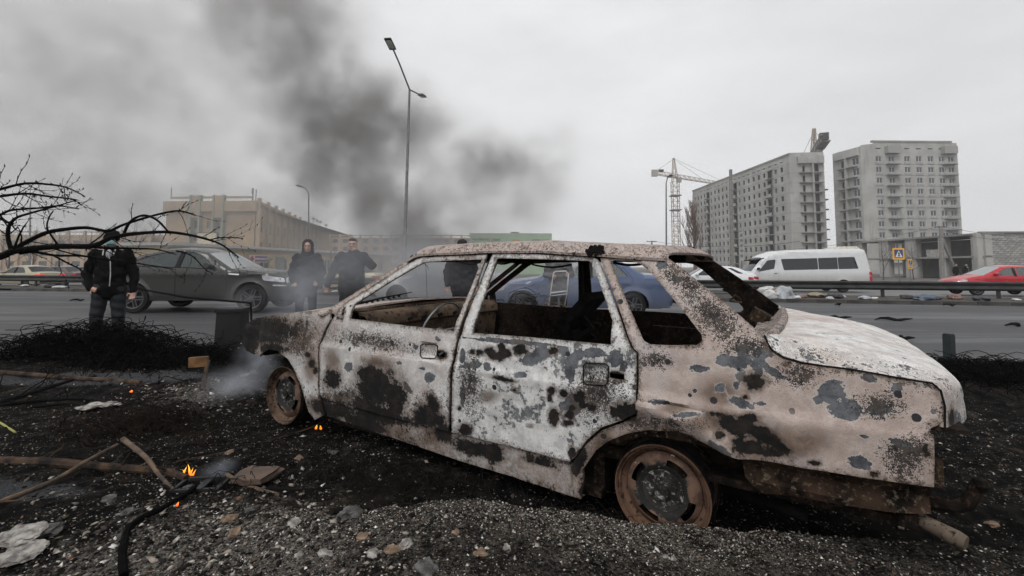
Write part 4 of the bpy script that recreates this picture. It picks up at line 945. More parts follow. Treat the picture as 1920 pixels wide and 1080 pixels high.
def make_wheel(sp, rw, spokes):
    ri = rw * .68; mb = MB(); w2 = .11
    mb.lathe([(ri, -.09), (ri + .015, -w2), (rw - .03, -w2), (rw - .008, -w2 + .02), (rw, -w2 + .05), (rw, w2 - .05), (rw - .03, w2), (ri, w2)], (0, 0, 0), 'Y', 36); ty = mb.mesh('tyre', 35)
    mb = MB(); mb.lathe([(ri + .006, -.105), (ri - .012, -.10), (ri - .03, -.05), (ri - .03, .08)], (0, 0, 0), 'Y', 36)
    for k in range(spokes):
        a = 2 * math.pi * k / spokes; q = Matrix.Rotation(a, 3, 'Y')
        for o_ in (-.035, .035): mb.box(q @ Vector((ri * .52, -.075 + .0, o_ * (1.0))), (ri * .98, .035, .034), q)
    mb.lathe([(0, -.10), (.055, -.098), (.07, -.08), (.07, -.03)], (0, 0, 0), 'Y', 16); rm = mb.mesh('rim', 35)
    mb = MB(); mb.lathe([(0, -.02), (ri - .03, -.02)], (0, 0, 0), 'Y', 24); ds = mb.mesh('brake_disc', False)
    WCACHE[id(sp)] = [('tyre', ty, black), ('rim', rm, alloy), ('brake_disc', ds, dark_metal)]
def rp(L, r=.05): return rpoly(L, r, 3)
SEDAN = dict(top=[(.10, .24, 'b'), (.02, .36, 'b'), (0, .50, 'b'), (.03, .64, 'b'), (.12, .73, 'b'), (.6, .85, 'b'), (1.22, .94, 'w'), (1.92, 1.355, 'b'), (2.25, 1.415, 'b'), (2.6, 1.43, 'b'), (2.95, 1.40, 'b'), (3.18, 1.345, 'g'), (3.70, 1.03, 'b'), (4.15, 1.00, 'b'), (4.32, .95, 'b'), (4.39, .75, 'b'), (4.40, .5, 'b'), (4.33, .3, 'b')],
    W=.83, belt=.93, wheels=(.84, 3.42, .305), tum=.38, windows=[rp([(1.50, .96), (1.98, 1.29), (2.12, 1.335), (2.40, 1.35), (2.40, .96)]), rp([(2.48, .96), (2.48, 1.35), (2.92, 1.325), (3.06, 1.27), (3.34, .98)])],
    doors=[rp([(1.34, .32), (1.32, .90), (1.93, 1.33), (2.10, 1.385), (2.44, 1.395), (2.44, .32)], .04), rp([(2.445, .32), (2.445, 1.395), (2.95, 1.365), (3.12, 1.30), (3.43, .95), (3.36, .78), (3.10, .66), (2.98, .32)], .04)],
    trim=[[(2.385, .955), (2.385, 1.355), (2.495, 1.355), (2.495, .955)]], seats=[1.95, 2.75], mirror=(1.55, .97), lamps=[('headlamp', rp([(.05, .60), (.05, .70), (.42, .78), (.40, .66)], .03), lamp_white, 0), ('tail_lamp', rp([(4.12, .74), (4.12, .90), (4.36, .88), (4.385, .74)], .03), red_glass, 1)],
    facing=[('headlamp', (.05, .65, .17, .06), lamp_white), ('tail_lamp', (4.375, .80, .16, .07), red_glass), ('number_plate', (4.40, .62, -.25, .055), lamp_white), ('grille', (.01, .56, -.36, .06), black), ('bumper_trim', (4.41, .42, -.7, .05), black)])
COUPE_SUV = dict(top=[(.16, .30, 'b'), (.05, .42, 'b'), (0, .58, 'b'), (.0, .76, 'b'), (.06, .90, 'b'), (.35, 1.02, 'b'), (.9, 1.11, 'b'), (1.42, 1.16, 'w'), (2.10, 1.58, 'b'), (2.45, 1.67, 'b'), (2.85, 1.695, 'b'), (3.25, 1.665, 'b'), (3.65, 1.57, 'g'), (4.45, 1.29, 'b'), (4.68, 1.24, 'b'), (4.79, 1.16, 'b'), (4.85, .95, 'b'), (4.87, .7, 'b'), (4.80, .45, 'b'), (4.68, .36, 'b')],
    W=.985, belt=1.12, wheels=(.88, 3.81, .385), sill=.33, tum=.40, crown=.06, windows=[rp([(1.80, 1.17), (2.16, 1.50), (2.45, 1.605), (2.68, 1.62), (2.72, 1.19)], .06), rp([(2.80, 1.19), (2.76, 1.62), (3.15, 1.60), (3.55, 1.50), (3.98, 1.30), (4.02, 1.24)], .06)],
    doors=[rp([(1.52, .42), (1.48, .80), (1.60, 1.13), (2.10, 1.545), (2.42, 1.645), (2.745, 1.66), (2.78, 1.15), (2.76, .42)], .06), rp([(2.765, .42), (2.785, 1.15), (2.75, 1.66), (3.18, 1.64), (3.60, 1.535), (4.08, 1.27), (3.98, 1.0), (3.60, .92), (3.36, .66), (3.28, .42)], .06)],
    trim=[[(2.705, 1.19), (2.665, 1.625), (2.775, 1.628), (2.815, 1.19)], [(1.78, 1.15), (4.05, 1.225), (4.04, 1.25), (1.80, 1.175)]], seats=[2.35, 3.2], mirror=(1.92, 1.20), handles=True, lamps=[('headlamp', rp([(.06, .80), (.10, .92), (.62, 1.0), (.58, .86)], .05), lamp_white, 0), ('indicator_bar', rp([(.04, .70), (.04, .735), (.34, .745), (.34, .715)], .01), lamp_white, 0), ('tail_lamp', rp([(4.42, 1.02), (4.40, 1.16), (4.76, 1.16), (4.83, 1.02)], .05), tail_red, 1), ('wing_vent', rp([(1.18, .99), (1.18, 1.03), (1.45, 1.045), (1.45, 1.015)], .01), chrome, 0)],
    facing=[('headlamp', (.04, .86, .2, .07), lamp_white), ('tail_lamp', (4.84, 1.05, .2, .08), tail_red), ('grille', (.0, .80, -.24, .12), black), ('air_intake', (.03, .48, -.6, .08), black), ('number_plate', (-.02, .58, -.26, .055), lamp_white)])
VAN = dict(top=[(.14, .32, 'b'), (.03, .46, 'b'), (0, .75, 'b'), (.06, 1.0, 'b'), (.28, 1.20, 'w'), (.92, 2.02, 'b'), (1.25, 2.22, 'b'), (1.75, 2.38, 'b'), (2.6, 2.46, 'b'), (4.0, 2.50, 'b'), (5.6, 2.53, 'b'), (6.55, 2.53, 'b'), (6.72, 2.46, 'b'), (6.80, 2.2, 'b'), (6.90, 1.75, 'b'), (6.97, 1.3, 'b'), (7.0, .6, 'b'), (6.95, .38, 'b')],
    W=.99, belt=1.2, wheels=(1.0, 5.35, .35), sill=.34, tum=.10, round=.12, windows=[rp([(.62, 1.18), (1.18, 1.86), (1.62, 1.92), (1.66, 1.85), (1.54, 1.36)], .05), rp([(1.95, 1.94), (4.0, 2.00), (4.0, 1.33), (2.08, 1.28)], .06), rp([(4.03, 2.0), (5.1, 2.04), (5.1, 1.35), (4.03, 1.33)], .04), rp([(5.12, 2.04), (6.05, 2.07), (6.22, 1.38), (5.12, 1.35)], .06)],
    doors=[rp([(.50, .50), (.46, 1.10), (1.12, 1.95), (1.70, 2.0), (1.76, 1.2), (1.74, .50)], .08)],
    seats=[1.5], mirror=(.62, 1.32), mirm=black, handlem=black, lamps=[('tail_lamp', rp([(6.80, .62), (6.80, 1.22), (6.965, 1.2), (6.98, .62)], .02), red_glass, 1), ('reverse_lamp', rp([(6.795, .92), (6.795, 1.02), (6.985, 1.02), (6.985, .92)], .01), lamp_white, 1), ('headlamp', rp([(.05, .78), (.08, 1.02), (.40, 1.10), (.36, .82)], .04), lamp_white, 0)],
    facing=[('grille', (.0, .82, -.5, .1), black), ('tail_lamp', (6.99, .9, .07, .28), red_glass)])
HATCH = dict(SEDAN); HATCH.update(top=[(.10, .24, 'b'), (.02, .38, 'b'), (0, .52, 'b'), (.04, .68, 'b'), (.2, .78, 'b'), (.7, .92, 'b'), (1.15, 1.0, 'w'), (2.0, 1.42, 'b'), (2.4, 1.475, 'b'), (2.9, 1.46, 'b'), (3.35, 1.37, 'g'), (3.95, 1.08, 'b'), (4.22, 1.05, 'b'), (4.34, .9, 'b'), (4.36, .5, 'b'), (4.28, .3, 'b')],
    doors=[], belt=.96, windows=[rp([(1.58, 1.02), (2.06, 1.34), (2.46, 1.40), (2.46, 1.0)]), rp([(2.54, 1.0), (2.54, 1.40), (2.95, 1.385), (3.55, 1.06)])], mirror=(1.62, 1.02))
gl_x6 = dict(side=glass_mid, front=glass('wet_windscreen', (.45, .47, .48), .75, .18), rear=glass_dark)
x6p = gp(391, 582, .05); 
suv = vehicle('coupe_suv', 'muddy olive grey coupe SUV with tinted rear glass behind the hooded person', 'car', COUPE_SUV, carpaint('olive_grey_paint', (.018, .0175, .0155), (.014, .0135, .012), .75, .3, 1.2), (-8.62, 13.7, .055), math.pi + .03, (1.05, 1.05, 1.01), step=.06, glassm=gl_x6, spokes=5)
blue = vehicle('blue_sedan', 'dusty blue sedan seen through the burnt car windows, driver inside', 'car', SEDAN, carpaint('slate_blue_paint', (.055, .085, .17), (.10, .10, .11), .45), (1.72, 12.4, .05), ROADZ * .4, 1.03, glassm=dict(side=glass('clear_glass', (.3, .33, .34), .25), front=glass('clear_screen', (.4, .42, .43), .5), rear=glass('clear_rear', (.4, .42, .43), .5)))
gnear = plain('front_indicator', (.8, .25, .05), .3)
for s in (-1, 1):
    mb = MB(); mb.box((-2.12, s * .70, .66), (.10, .16, .10)); mb.build('indicator', gnear, blue); mb = MB(); mb.box((1.52, s * .825, .78), (.10, .012, .035)); mb.build('side_marker', orange_glass, blue)
van = vehicle('minibus', 'long white minibus with tinted side windows and dirty lower panels', 'minibus', VAN, carpaint('white_van_paint', (.62, .63, .64), (.26, .24, .21), .75, .45, 1.25), (17.55, 28.9, -.16), ROADZ * .5, 1.0, step=.12)
mb = MB(); mb.add(*(lambda P_: (P_, [(0, 1, 2, 3), (4, 7, 6, 5), (0, 4, 5, 1), (1, 5, 6, 2), (2, 6, 7, 3), (3, 7, 4, 0)]))([(1.3, -.6, 2.52), (3.1, -.6, 2.52), (3.1, .6, 2.52), (1.3, .6, 2.52), (2.1, -.5, 2.70), (2.95, -.5, 2.70), (2.95, .5, 2.70), (2.1, .5, 2.70)])); mb.build('roof_air_unit', plain('cream_plastic', (.6, .58, .5), .5), van)
mb = MB(); mb.box((-2.72, 0, 1.93), (.55, 1.75, .05), Matrix.Rotation(-.25, 3, 'Y')); mb.build('sun_visor', black, van)
white = carpaint('white_paint', (.66, .67, .68), (.3, .28, .26), .4)
WG = None
vehicle('white_sedan', 'white sedan with a red tail lamp beside the minibus nose', 'car', SEDAN, white, (10.75, 26.3, -.11), ROADZ, 1.0, step=.12)
vehicle('white_coupe', 'white car with its sloping rear partly hidden behind another white sedan', 'car', HATCH, white, (12.55, 29.3, -.14), ROADZ, 1.0, step=.12)
vehicle('red_hatchback', 'bright red hatchback driving behind the guard rail', 'car', HATCH, carpaint('red_paint', (.42, .018, .03), (.18, .09, .08), .35), (25.0, 24.6, -.11), ROADZ, 1.02, step=.1, glassm=dict(side=glass('grey_side', (.14, .15, .15), .7), front=glass('pale_screen', (.4, .43, .44), .75), rear=glass_dark))
bs = vehicle('beige_sedan', 'pale beige boxy sedan with lit tail lamps behind the barrier', 'car', SEDAN, carpaint('beige_paint', (.42, .38, .27), (.2, .18, .15), .4), (-32.0, 31.4, -.13), ROADZ, 1.0, step=.12)
for o in bs.children:
    if o.name.startswith('tail_lamp'):
        o.data = o.data.copy(); o.data.materials.clear(); o.data.materials.append(tail_red)
vehicle('brown_sedan', 'dull brown sedan half hidden behind the pale beige one', 'car', SEDAN, carpaint('dull_brown_paint', (.11, .085, .075), (.14, .13, .12), .5), (-33.2, 35.2, -.16), ROADZ, 1.0, step=.12)
vehicle('yellow_sedan', 'faded yellow sedan behind the man covering his face', 'car', SEDAN, carpaint('faded_yellow_paint', (.46, .42, .24), (.3, .27, .2), .4), (-9.3, 27.0, -.10), ROADZ, 1.0, step=.12)
vehicle('grey_saloon', 'pale grey saloon dimmed by smoke beyond the windscreen opening', 'car', SEDAN, carpaint('pale_grey_paint', (.34, .35, .36), (.2, .2, .2), .5), (-2.3, 16.2, .05), ROADZ * .5, 1.0, step=.1)
# ================================================================== people
def cap(mb, a, b, ra, rb, n=10):
    a, b = Vector(a), Vector(b); d = (b - a); L = d.length; d = d / L if L > 1e-6 else Vector((0, 0, 1))
    pts = []; rr = []
    for k in range(4):
        t = k / 3 * math.pi / 2; pts.append(a - d * ra * math.cos(t)); rr.append(max(1e-3, ra * math.sin(t)))
    for k in range(4):
        t = k / 3 * math.pi / 2; pts.append(b + d * rb * math.sin(t)); rr.append(max(1e-3, rb * math.cos(t)))
    mb.tube(pts, rr, n)
def ball(mb, c, r, n=14):
    c = Vector(c); r = r if isinstance(r, (tuple, list)) else (r,) * 3; vs = []; fs = []; m = 8
    for i in range(m + 1):
        th = math.pi * i / m
        for k in range(n):
            ph = 2 * math.pi * k / n; vs.append(c + Vector((r[0] * math.sin(th) * math.cos(ph), r[1] * math.sin(th) * math.sin(ph), r[2] * math.cos(th))))
    for i in range(m):
        for k in range(n):
            k2 = (k + 1) % n; fs.append((i * n + k, (i + 1) * n + k, (i + 1) * n + k2, i * n + k2))
    mb.add(vs, fs)
def fuse(mb, name, vox, smooth=4):
    """one continuous surface from overlapping volumes"""
    me = mb.mesh(name); o = bpy.data.objects.new(name, me); COL.objects.link(o)
    r = o.modifiers.new('r', 'REMESH'); r.mode = 'VOXEL'; r.voxel_size = vox; r.use_smooth_shade = True
    s = o.modifiers.new('s', 'SMOOTH'); s.iterations = smooth; s.factor = .5
    dg = bpy.context.evaluated_depsgraph_get(); out = bpy.data.meshes.new_from_object(o.evaluated_get(dg)); out.name = name
    bpy.data.objects.remove(o); out.materials.clear(); return out
def hand(mb, w, d, side, curl=.5, s=1.0):
    """palm and five fingers from wrist w along d"""
    w = Vector(w); d = Vector(d).normalized(); u = d.orthogonal().normalized()
    f = Vector((0, -1, 0)); u = (f - d * f.dot(d)); u = u.normalized() if u.length > .2 else Vector((side, 0, 0)); v = d.cross(u).normalized()
    p = w + d * .05 * s; cap(mb, w, p + d * .03 * s, .024 * s, .026 * s); cap(mb, w + v * .018 * s, p + v * .022 * s + d * .03 * s, .017 * s, .015 * s); cap(mb, w - v * .018 * s, p - v * .022 * s + d * .03 * s, .017 * s, .015 * s)
    for k, ln in enumerate((.066, .076, .070, .054)):
        b0 = p + d * .035 * s + v * (.030 - .020 * k) * s; b1 = b0 + (d * (1 - curl * .4) + u * curl * .8).normalized() * ln * .55 * s; b2 = b1 + (d * (1 - curl) + u * curl * 1.6).normalized() * ln * .5 * s
        cap(mb, b0, b1, .0095 * s, .009 * s, 8); cap(mb, b1, b2, .009 * s, .0075 * s, 8)
    t0 = w + d * .03 * s + v * .03 * s; t1 = t0 + (d * .6 + v * .7 + u * .35).normalized() * .045 * s; cap(mb, t0, t1, .012 * s, .010 * s, 8); cap(mb, t1, t1 + (d * .9 + u * .4).normalized() * .03 * s, .010 * s, .008 * s, 8)
def person(label, loc, rz, coat, trousers, top='hair', topm=None, armL=None, armR=None, legs=(.10, .10), stride=(0, 0), bulk=1.0, height=1.76, mask=None, group=None, vox=.009, headturn=0.0, zip_=False, hatred=None, long_=.80, fingers=True, seated=False):
    """faces -Y; arms are (elbow, wrist, hand direction) in metres for a 1.76 m figure"""
    root = thing('person', label, 'person', loc, rz, group); k = height / 1.76; root.scale = (k, k, k)
    aL = armL or ((-.30, .03, 1.13), (-.30, -.03, .88), (0, -.1, -1)); aR = armR or ((.30, .03, 1.13), (.30, -.03, .88), (0, -.1, -1))
    sh = {-1: Vector((-.19, .01, 1.42)), 1: Vector((.19, .01, 1.42))}; arms = {-1: aL, 1: aR}
    hip = {-1: Vector((-.095, 0, .90)), 1: Vector((.095, 0, .90))}
    knee = {s: Vector((s * (legs[(s + 1) // 2] + .01), -.03 + stride[(s + 1) // 2] * .4, .49)) for s in (-1, 1)}; ank = {s: Vector((s * (legs[(s + 1) // 2] + .01), .02 + stride[(s + 1) // 2], .09)) for s in (-1, 1)}
    if seated: knee = {k_: Vector((k_ * .11, -.42, .93)) for k_ in (-1, 1)}; ank = {k_: Vector((k_ * .11, -.52, .56)) for k_ in (-1, 1)}; long_ = .84
    hd = Vector((0, -.02, 1.64)); q = Matrix.Rotation(headturn, 3, 'Z')
    H = lambda x, y, z: hd + q @ Vector((x, y, z))
    b = MB()
    cap(b, (0, .015, 1.40), hd + Vector((0, .005, -.07)), .058, .055); ball(b, H(0, .012, .035), (.077, .096, .085)); ball(b, H(0, -.012, -.045), (.062, .078, .075)); ball(b, H(0, -.045, -.085), (.038, .035, .030))
    cap(b, H(0, -.088, .018), H(0, -.110, -.022), .010, .015, 8); ball(b, H(0, -.088, -.058), (.026, .012, .010)); ball(b, H(0, -.080, .030), (.06, .02, .012))
    for s in (-1, 1): ball(b, H(s * .078, .012, -.005), (.012, .024, .032)); ball(b, H(s * .040, -.066, -.02), (.022, .025, .022))
    ball(b, (0, .0, 1.22), (.15, .10, .24)); ball(b, (0, .0, .98), (.155, .105, .14)); cap(b, sh[-1], sh[1], .06, .06)
    for s in (-1, 1):
        e, w_, d = (Vector(v) for v in arms[s]); cap(b, sh[s], e, .05, .042); cap(b, e, w_, .042, .028); 
        if fingers: hand(b, w_, d, s, .55)
        else: ball(b, w_ + d.normalized() * .06, (.035, .035, .06))
        cap(b, hip[s], knee[s], .08, .055); cap(b, knee[s], ank[s], .055, .038); cap(b, ank[s], ank[s] + Vector((0, -.12, -.05)), .04, .035)
    link('body', fuse(b, 'body', vox, 2), root, skin)
    # coat: torso, collar, sleeves, hem
    c = MB(); B = bulk
    ball(c, (0, .0, 1.30), (.205 * B, .145 * B, .19)); ball(c, (0, -.01, 1.12), (.195 * B, .15 * B, .22)); cap(c, (-.17, .01, 1.40), (.17, .01, 1.40), .085 * B, .085 * B); ball(c, (0, -.005, (long_ + .98) / 2), (.205 * B, .15 * B, (1.16 - long_) / 2 + .02))
    for s in (-1, 1): cap(c, (s * .06 * B, 0, 1.05), (s * .075 * B, 0, long_ + .06), .13 * B, .115 * B)
    cap(c, (0, .02, 1.42), (0, .012, 1.50), .085, .082)
    for s in (-1, 1):
        e, w_, d = (Vector(v) for v in arms[s]); m_ = (sh[s] + e) / 2; cap(c, sh[s], e, .082 * B, .066 * B); cap(c, e, w_ + d.normalized() * .0, .066 * B, .048 * B); ball(c, e, .070 * B)
    cl = fuse(c, 'coat', max(vox, .011), 3)
    for v in cl.vertices:
        p = v.co; f_ = .010 * math.sin(p.z * 42 + 5 * p.x) * math.sin(p.x * 21 + 1.7) + .008 * mnoise.noise(p * 13); v.co = p + Vector((p.x, p.y, 0)).normalized() * f_ if (p.x or p.y) else p
    co = link('coat', cl, root, coat)
    t = MB()
    cap(t, (-.07, 0, .93), (.07, 0, .93), .135, .135)
    for s in (-1, 1): cap(t, hip[s] + Vector((0, 0, .02)), knee[s], .112, .083); cap(t, knee[s], ank[s] + Vector((0, 0, .03)), .083, .066)
    tr = fuse(t, 'trousers', max(vox, .011), 3)
    for v in tr.vertices:
        p = v.co; v.co = p + Vector((0, -1 if p.y < 0 else 1, 0)) * (.007 * math.sin(p.z * 50 + 9 * p.x)) + Vector((.004 * mnoise.noise(p * 16), 0, 0))
    link('trousers', tr, root, trousers)
    for s in (-1, 1):
        m = MB(); cap(m, ank[s] + Vector((0, .02, -.035)), ank[s] + Vector((0, -.15, -.05)), .05, .042); cap(m, ank[s], ank[s] + Vector((0, 0, -.04)), .05, .052); me_ = fuse(m, 'shoe', .012, 2)
        for v in me_.vertices: v.co.z = max(v.co.z, ank[s].z - .09)
        link('shoe', me_, root, black)
    if top == 'hood':
        m = MB(); ball(m, H(0, .03, .03), (.115, .135, .135)); cap(m, H(0, .04, -.04), (0, .03, 1.46), .115, .13); me_ = fuse(m, 'hood', .011, 3)
        for v in me_.vertices:      # open it at the face
            r_ = v.co - hd
            if r_.y < -.03: 
                f_ = math.exp(-((r_.x / .062) ** 2 + ((r_.z + .02) / .10) ** 2) * 1.2); v.co.y += .13 * f_
        link('hood', me_, root, topm or coat)
    elif top == 'hat':
        m = MB(); ball(m, H(0, .012, .065), (.094, .112, .085)); cap(m, H(-.03, -.03, .03), H(.03, -.03, .03), .07, .07); ball(m, H(0, .03, .02), (.09, .09, .05)); link('knitted_hat', fuse(m, 'knitted_hat', .010, 2), root, topm or coat)
    elif top == 'fur':
        m = MB(); ball(m, H(0, .012, .085), (.105, .12, .085)); ball(m, H(0, -.05, .09), (.075, .05, .05)); link('fur_hat', fuse(m, 'fur_hat', .012, 1), root, topm or coat)
    else:
        m = MB(); ball(m, H(0, .03, .055), (.082, .092, .075)); ball(m, H(0, .0, .085), (.072, .085, .045)); link('hair', fuse(m, 'hair', .010, 2), root, topm or black)
    if mask:
        m = MB(); ball(m, H(0, -.055, -.055), (.062, .060, .050)); ball(m, H(0, -.085, -.045), (.035, .035, .042)); link('face_mask', fuse(m, 'face_mask', .008, 2), root, mask)
    if zip_:
        m = MB(); m.tube([(.0, -.168 * B, 1.44), (.035, -.175 * B, 1.30), (.045, -.175 * B, 1.12), (.04, -.17 * B, .95)], .007); m.build('zip', plain('pale_piping', (.5, .5, .5), .5), co)
        for s in (-1, 1): m = MB(); m.tube([(s * .07, -.10, 1.50), (s * .06, -.165 * B, 1.40)], .008); m.build('collar_piping', MATS['pale_piping'], co)
        m = MB(); ball(m, (0, -.12 * B, 1.42), (.04, .045, .07)); link('shirt', fuse(m, 'shirt', .012, 1), root, plain('pale_shirt', (.42, .42, .46), .8))
    for s in (-1, 1):
        m = MB(); ball(m, H(s * .031, -.080, .008), (.011, .008, .008), 8); m.build('eye', MATS['eye_dark'], root, True)
    return root
plain('eye_dark', (.03, .025, .02), .3)
cblack = plain('black_coat', (.005, .005, .006), .8, var=.35, scale=9, bump=.3, bscale=30, spec=.10)
cnavy = plain('dark_navy_coat', (.022, .023, .028), .85, var=.3, scale=9, bump=.3, bscale=30, spec=.10)
cgrey = plain('dark_grey_coat', (.028, .028, .033), .85, var=.3, scale=9, bump=.3, bscale=30, spec=.10)
jeans = plain('dark_jeans', (.006, .008, .013), .85, var=.3, scale=12)
blacktr = plain('black_trousers', (.008, .008, .010), .85, var=.3, scale=12, spec=.1)
maskm = plain('blue_mask', (.22, .40, .42), .8, var=.1)
def foot(u, v, d): p = at(u, v, d); return (p.x, p.y, 0)
def stand(u, y, z=None):
    p = at(u, 500, y); return (p.x, y, (max(0.0, hZ(p.x, y)) if z is None else z))
person('man in black jacket and knitted hat wearing a pale blue face mask', stand(208, 7.2, .04), .45, cblack, jeans, 'hat', cblack, armL=((-.29, .06, 1.13), (-.21, -.07, .92), (.9, -.5, -.3)), armR=((.28, .03, 1.12), (.29, -.03, .87), (.0, -.3, -1)), bulk=1.02, mask=maskm, zip_=True, height=1.78, legs=(.12, .12), long_=.84)
person('person in a long dark coat with the hood up beside the SUV bonnet', stand(576, 9.9, .03), .32, cnavy, blacktr, 'hood', cnavy, armL=((-.29, .02, 1.12), (-.24, -.10, .92), (.5, -.5, -.6)), armR=((.30, .02, 1.12), (.22, -.12, .93), (-.5, -.5, -.6)), bulk=1.12, height=1.80, legs=(.11, .11), long_=.72)
person('man in dark grey coat covering his nose and mouth with one hand', stand(660, 9.0, .03), .22, cgrey, blacktr, 'hair', plain('dark_hair', (.02, .016, .014), .8), armL=((-.36, .06, 1.12), (-.42, -.02, .90), (-.1, -.1, -1)), armR=((.36, -.14, 1.26), (.09, -.22, 1.50), (-.6, .15, .65)), bulk=1.22, height=1.80, legs=(.12, .12), long_=.74)
person('man in black coat and fur hat standing beyond the burnt car roof', stand(866, 9.9, .04), .3, cgrey, blacktr, 'fur', plain('fur_dark', (.025, .022, .02), .95), bulk=1.2, height=1.79, long_=.72, fingers=True, vox=.010)
person('person carrying a white folding metal frame in both hands', stand(1047, 10.3, .04), .05, plain('ash_grey_coat', (.11, .11, .115), .9, var=.2), blacktr, 'hat', cgrey, armL=((-.28, -.04, 1.14), (-.13, -.28, 1.10), (.1, -.8, .1)), armR=((.28, -.04, 1.14), (.13, -.28, 1.12), (-.1, -.8, .1)), bulk=1.2, height=1.68, long_=.72, vox=.010)
p = stand(1047, 10.3, .04); mb = MB(); fr = [(-.14, -.38, 1.13), (-.10, -.38, 1.16), (.12, -.38, 1.17), (.17, -.40, 1.10), (.13, -.44, .70), (-.22, -.46, .66), (-.14, -.38, 1.13)]
mb.tube(fr, .014); mb.tube([(-.22, -.46, .66), (-.24, -.30, .45)], .012); mb.tube([(.13, -.44, .70), (.10, -.28, .45)], .012); mb.tube([(-.2, -.45, .72), (.13, -.43, .76)], .016)
mb.build('folding_frame', plain('white_enamel', (.6, .6, .6), .45), None, True, loc=p); tag(bpy.data.objects['folding_frame'], 'white tubular metal frame held by the person in grey', 'frame')
# passengers and far figures
dr = at(1107, 507, 12.1)
person('passenger with dark hair at the side window of the blue sedan', (dr.x, 12.1, -.41), -1.35, cgrey, blacktr, 'hair', MATS['dark_hair'], height=1.72, vox=.012, fingers=False, seated=True, headturn=.8)
for u, y, lab, ct, tp in ((1792, 43, 'man in black coat walking by the block wall building', cblack, 'hair'), (1811, 43.5, 'man in black jacket with pale shirt front by the block wall building', cblack, 'hair')):
    person(lab, stand(u, y, -.12), .2, ct, blacktr, tp, MATS['dark_hair'], height=1.76, vox=.02, fingers=False, zip_='pale' in lab)
redh = plain('red_cap', (.35, .03, .04), .8)
for u, lab in ((1617, 'child in dark coat and red cap behind the minibus, nearer its tail lamp'), (1626, 'child in dark coat and red cap, farther from the minibus tail lamp')):
    person(lab, stand(u, 37, -.15), 0, cnavy, blacktr, 'hat', redh, height=1.22, vox=.02, fingers=False)
person('worker in pale grey overalls standing on the upper concrete floor', (67.4, 69.3, 2.99), .6, plain('pale_overall', (.30, .28, .26), .9), MATS['pale_overall'], 'hat', MATS['pale_overall'], height=1.78, vox=.025, fingers=False)
person('minibus driver in a pale jacket at the cab window', (15.45, 28.5, -.02), -1.57, plain('beige_jacket', (.4, .37, .32), .9), blacktr, 'hair', MATS['dark_hair'], height=1.7, vox=.02, fingers=False, seated=True)
# ================================================================== buildings and skyline
def streaked(name, c1, c2, c3):
    m, t, p = nodes(name); b = NB(t); co = b.coord(); mp = b.n('ShaderNodeMapping'); t.links.new(co, mp.inputs[0]); mp.inputs['Scale'].default_value = (1, 1, .10)
    n1 = b.noise(.22, co, 6, .6); n2 = b.noise(.9, mp.outputs[0], 6, .65); n3 = b.noise(2.5, co, 5, .7)
    base = b.mix(b.step(n1, .38, .64), c4(c1), c4(c2)); base = b.mix(b.math('MULTIPLY', b.step(n2, .52, .72), .65), base, c4(c3)); base = b.mix(b.math('MULTIPLY', b.step(n3, .55, .75), .25), base, c4(c3))
    t.links.new(base, p.inputs['Base Color']); p.inputs['Roughness'].default_value = .92; return m
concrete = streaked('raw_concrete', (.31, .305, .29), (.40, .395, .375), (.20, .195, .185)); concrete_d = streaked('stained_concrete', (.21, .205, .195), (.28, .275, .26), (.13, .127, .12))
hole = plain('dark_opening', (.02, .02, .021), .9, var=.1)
class Facade:
    """wall in its own frame: origin o, unit direction along e, outward normal n"""
    def __init__(s, root, o, e): s.root = root; s.o = Vector(o); s.e = Vector((e[0], e[1], 0)).normalized(); s.n = Vector((s.e.y, -s.e.x, 0)); s.M = Matrix((s.e, -s.n, Vector((0, 0, 1)))).transposed()
    def P(s, a, d, z): return s.o + s.e * a + s.n * d + Vector((0, 0, z))
    def box(s, mb, a0, a1, d0, d1, z0, z1): mb.box(s.P((a0 + a1) / 2, (d0 + d1) / 2, (z0 + z1) / 2), (a1 - a0, d1 - d0, z1 - z0), s.M)
    def wall(s, L, H, holes, mat, name='wall', th=.3, z0=0.0):
        """wall sheet with real openings"""
        e, n, o = s.e, s.n, s.o
        mb = MB(); xs = sorted({0.0, L} | {h[0] for h in holes} | {h[1] for h in holes}); zs = sorted({z0, H} | {h[2] for h in holes} | {h[3] for h in holes})
        hs_ = {}
        def isin(x, z): return any(h[0] < x < h[1] and h[2] < z < h[3] for h in holes)
        vid = {}
        def vv(x, z, d):
            k = (x, z, d)
            if k not in vid: vid[k] = len(mb.v); mb.v.append(tuple(o + e * x + n * d + Vector((0, 0, z))))
            return vid[k]
        X, Z = len(xs), len(zs); solid = [[not isin((xs[i] + xs[i + 1]) / 2, (zs[j] + zs[j + 1]) / 2) for j in range(Z - 1)] for i in range(X - 1)]
        for i in range(X - 1):
            for j in range(Z - 1):
                if not solid[i][j]: continue
                a, b, c, d = xs[i], xs[i + 1], zs[j], zs[j + 1]
                mb.f.append((vv(a, c, 0), vv(b, c, 0), vv(b, d, 0), vv(a, d, 0))); mb.m.append(0)
                if i > 0 and not solid[i - 1][j]: mb.f.append((vv(a, c, 0), vv(a, d, 0), vv(a, d, -th), vv(a, c, -th))); mb.m.append(0)
                if i < X - 2 and not solid[i + 1][j]: mb.f.append((vv(b, d, 0), vv(b, c, 0), vv(b, c, -th), vv(b, d, -th))); mb.m.append(0)
                if j > 0 and not solid[i][j - 1]: mb.f.append((vv(b, c, 0), vv(a, c, 0), vv(a, c, -th), vv(b, c, -th))); mb.m.append(0)
                if j < Z - 2 and not solid[i][j + 1]: mb.f.append((vv(a, d, 0), vv(b, d, 0), vv(b, d, -th), vv(a, d, -th))); mb.m.append(0)
        return mb.build(name, mat, s.root, fix=False)
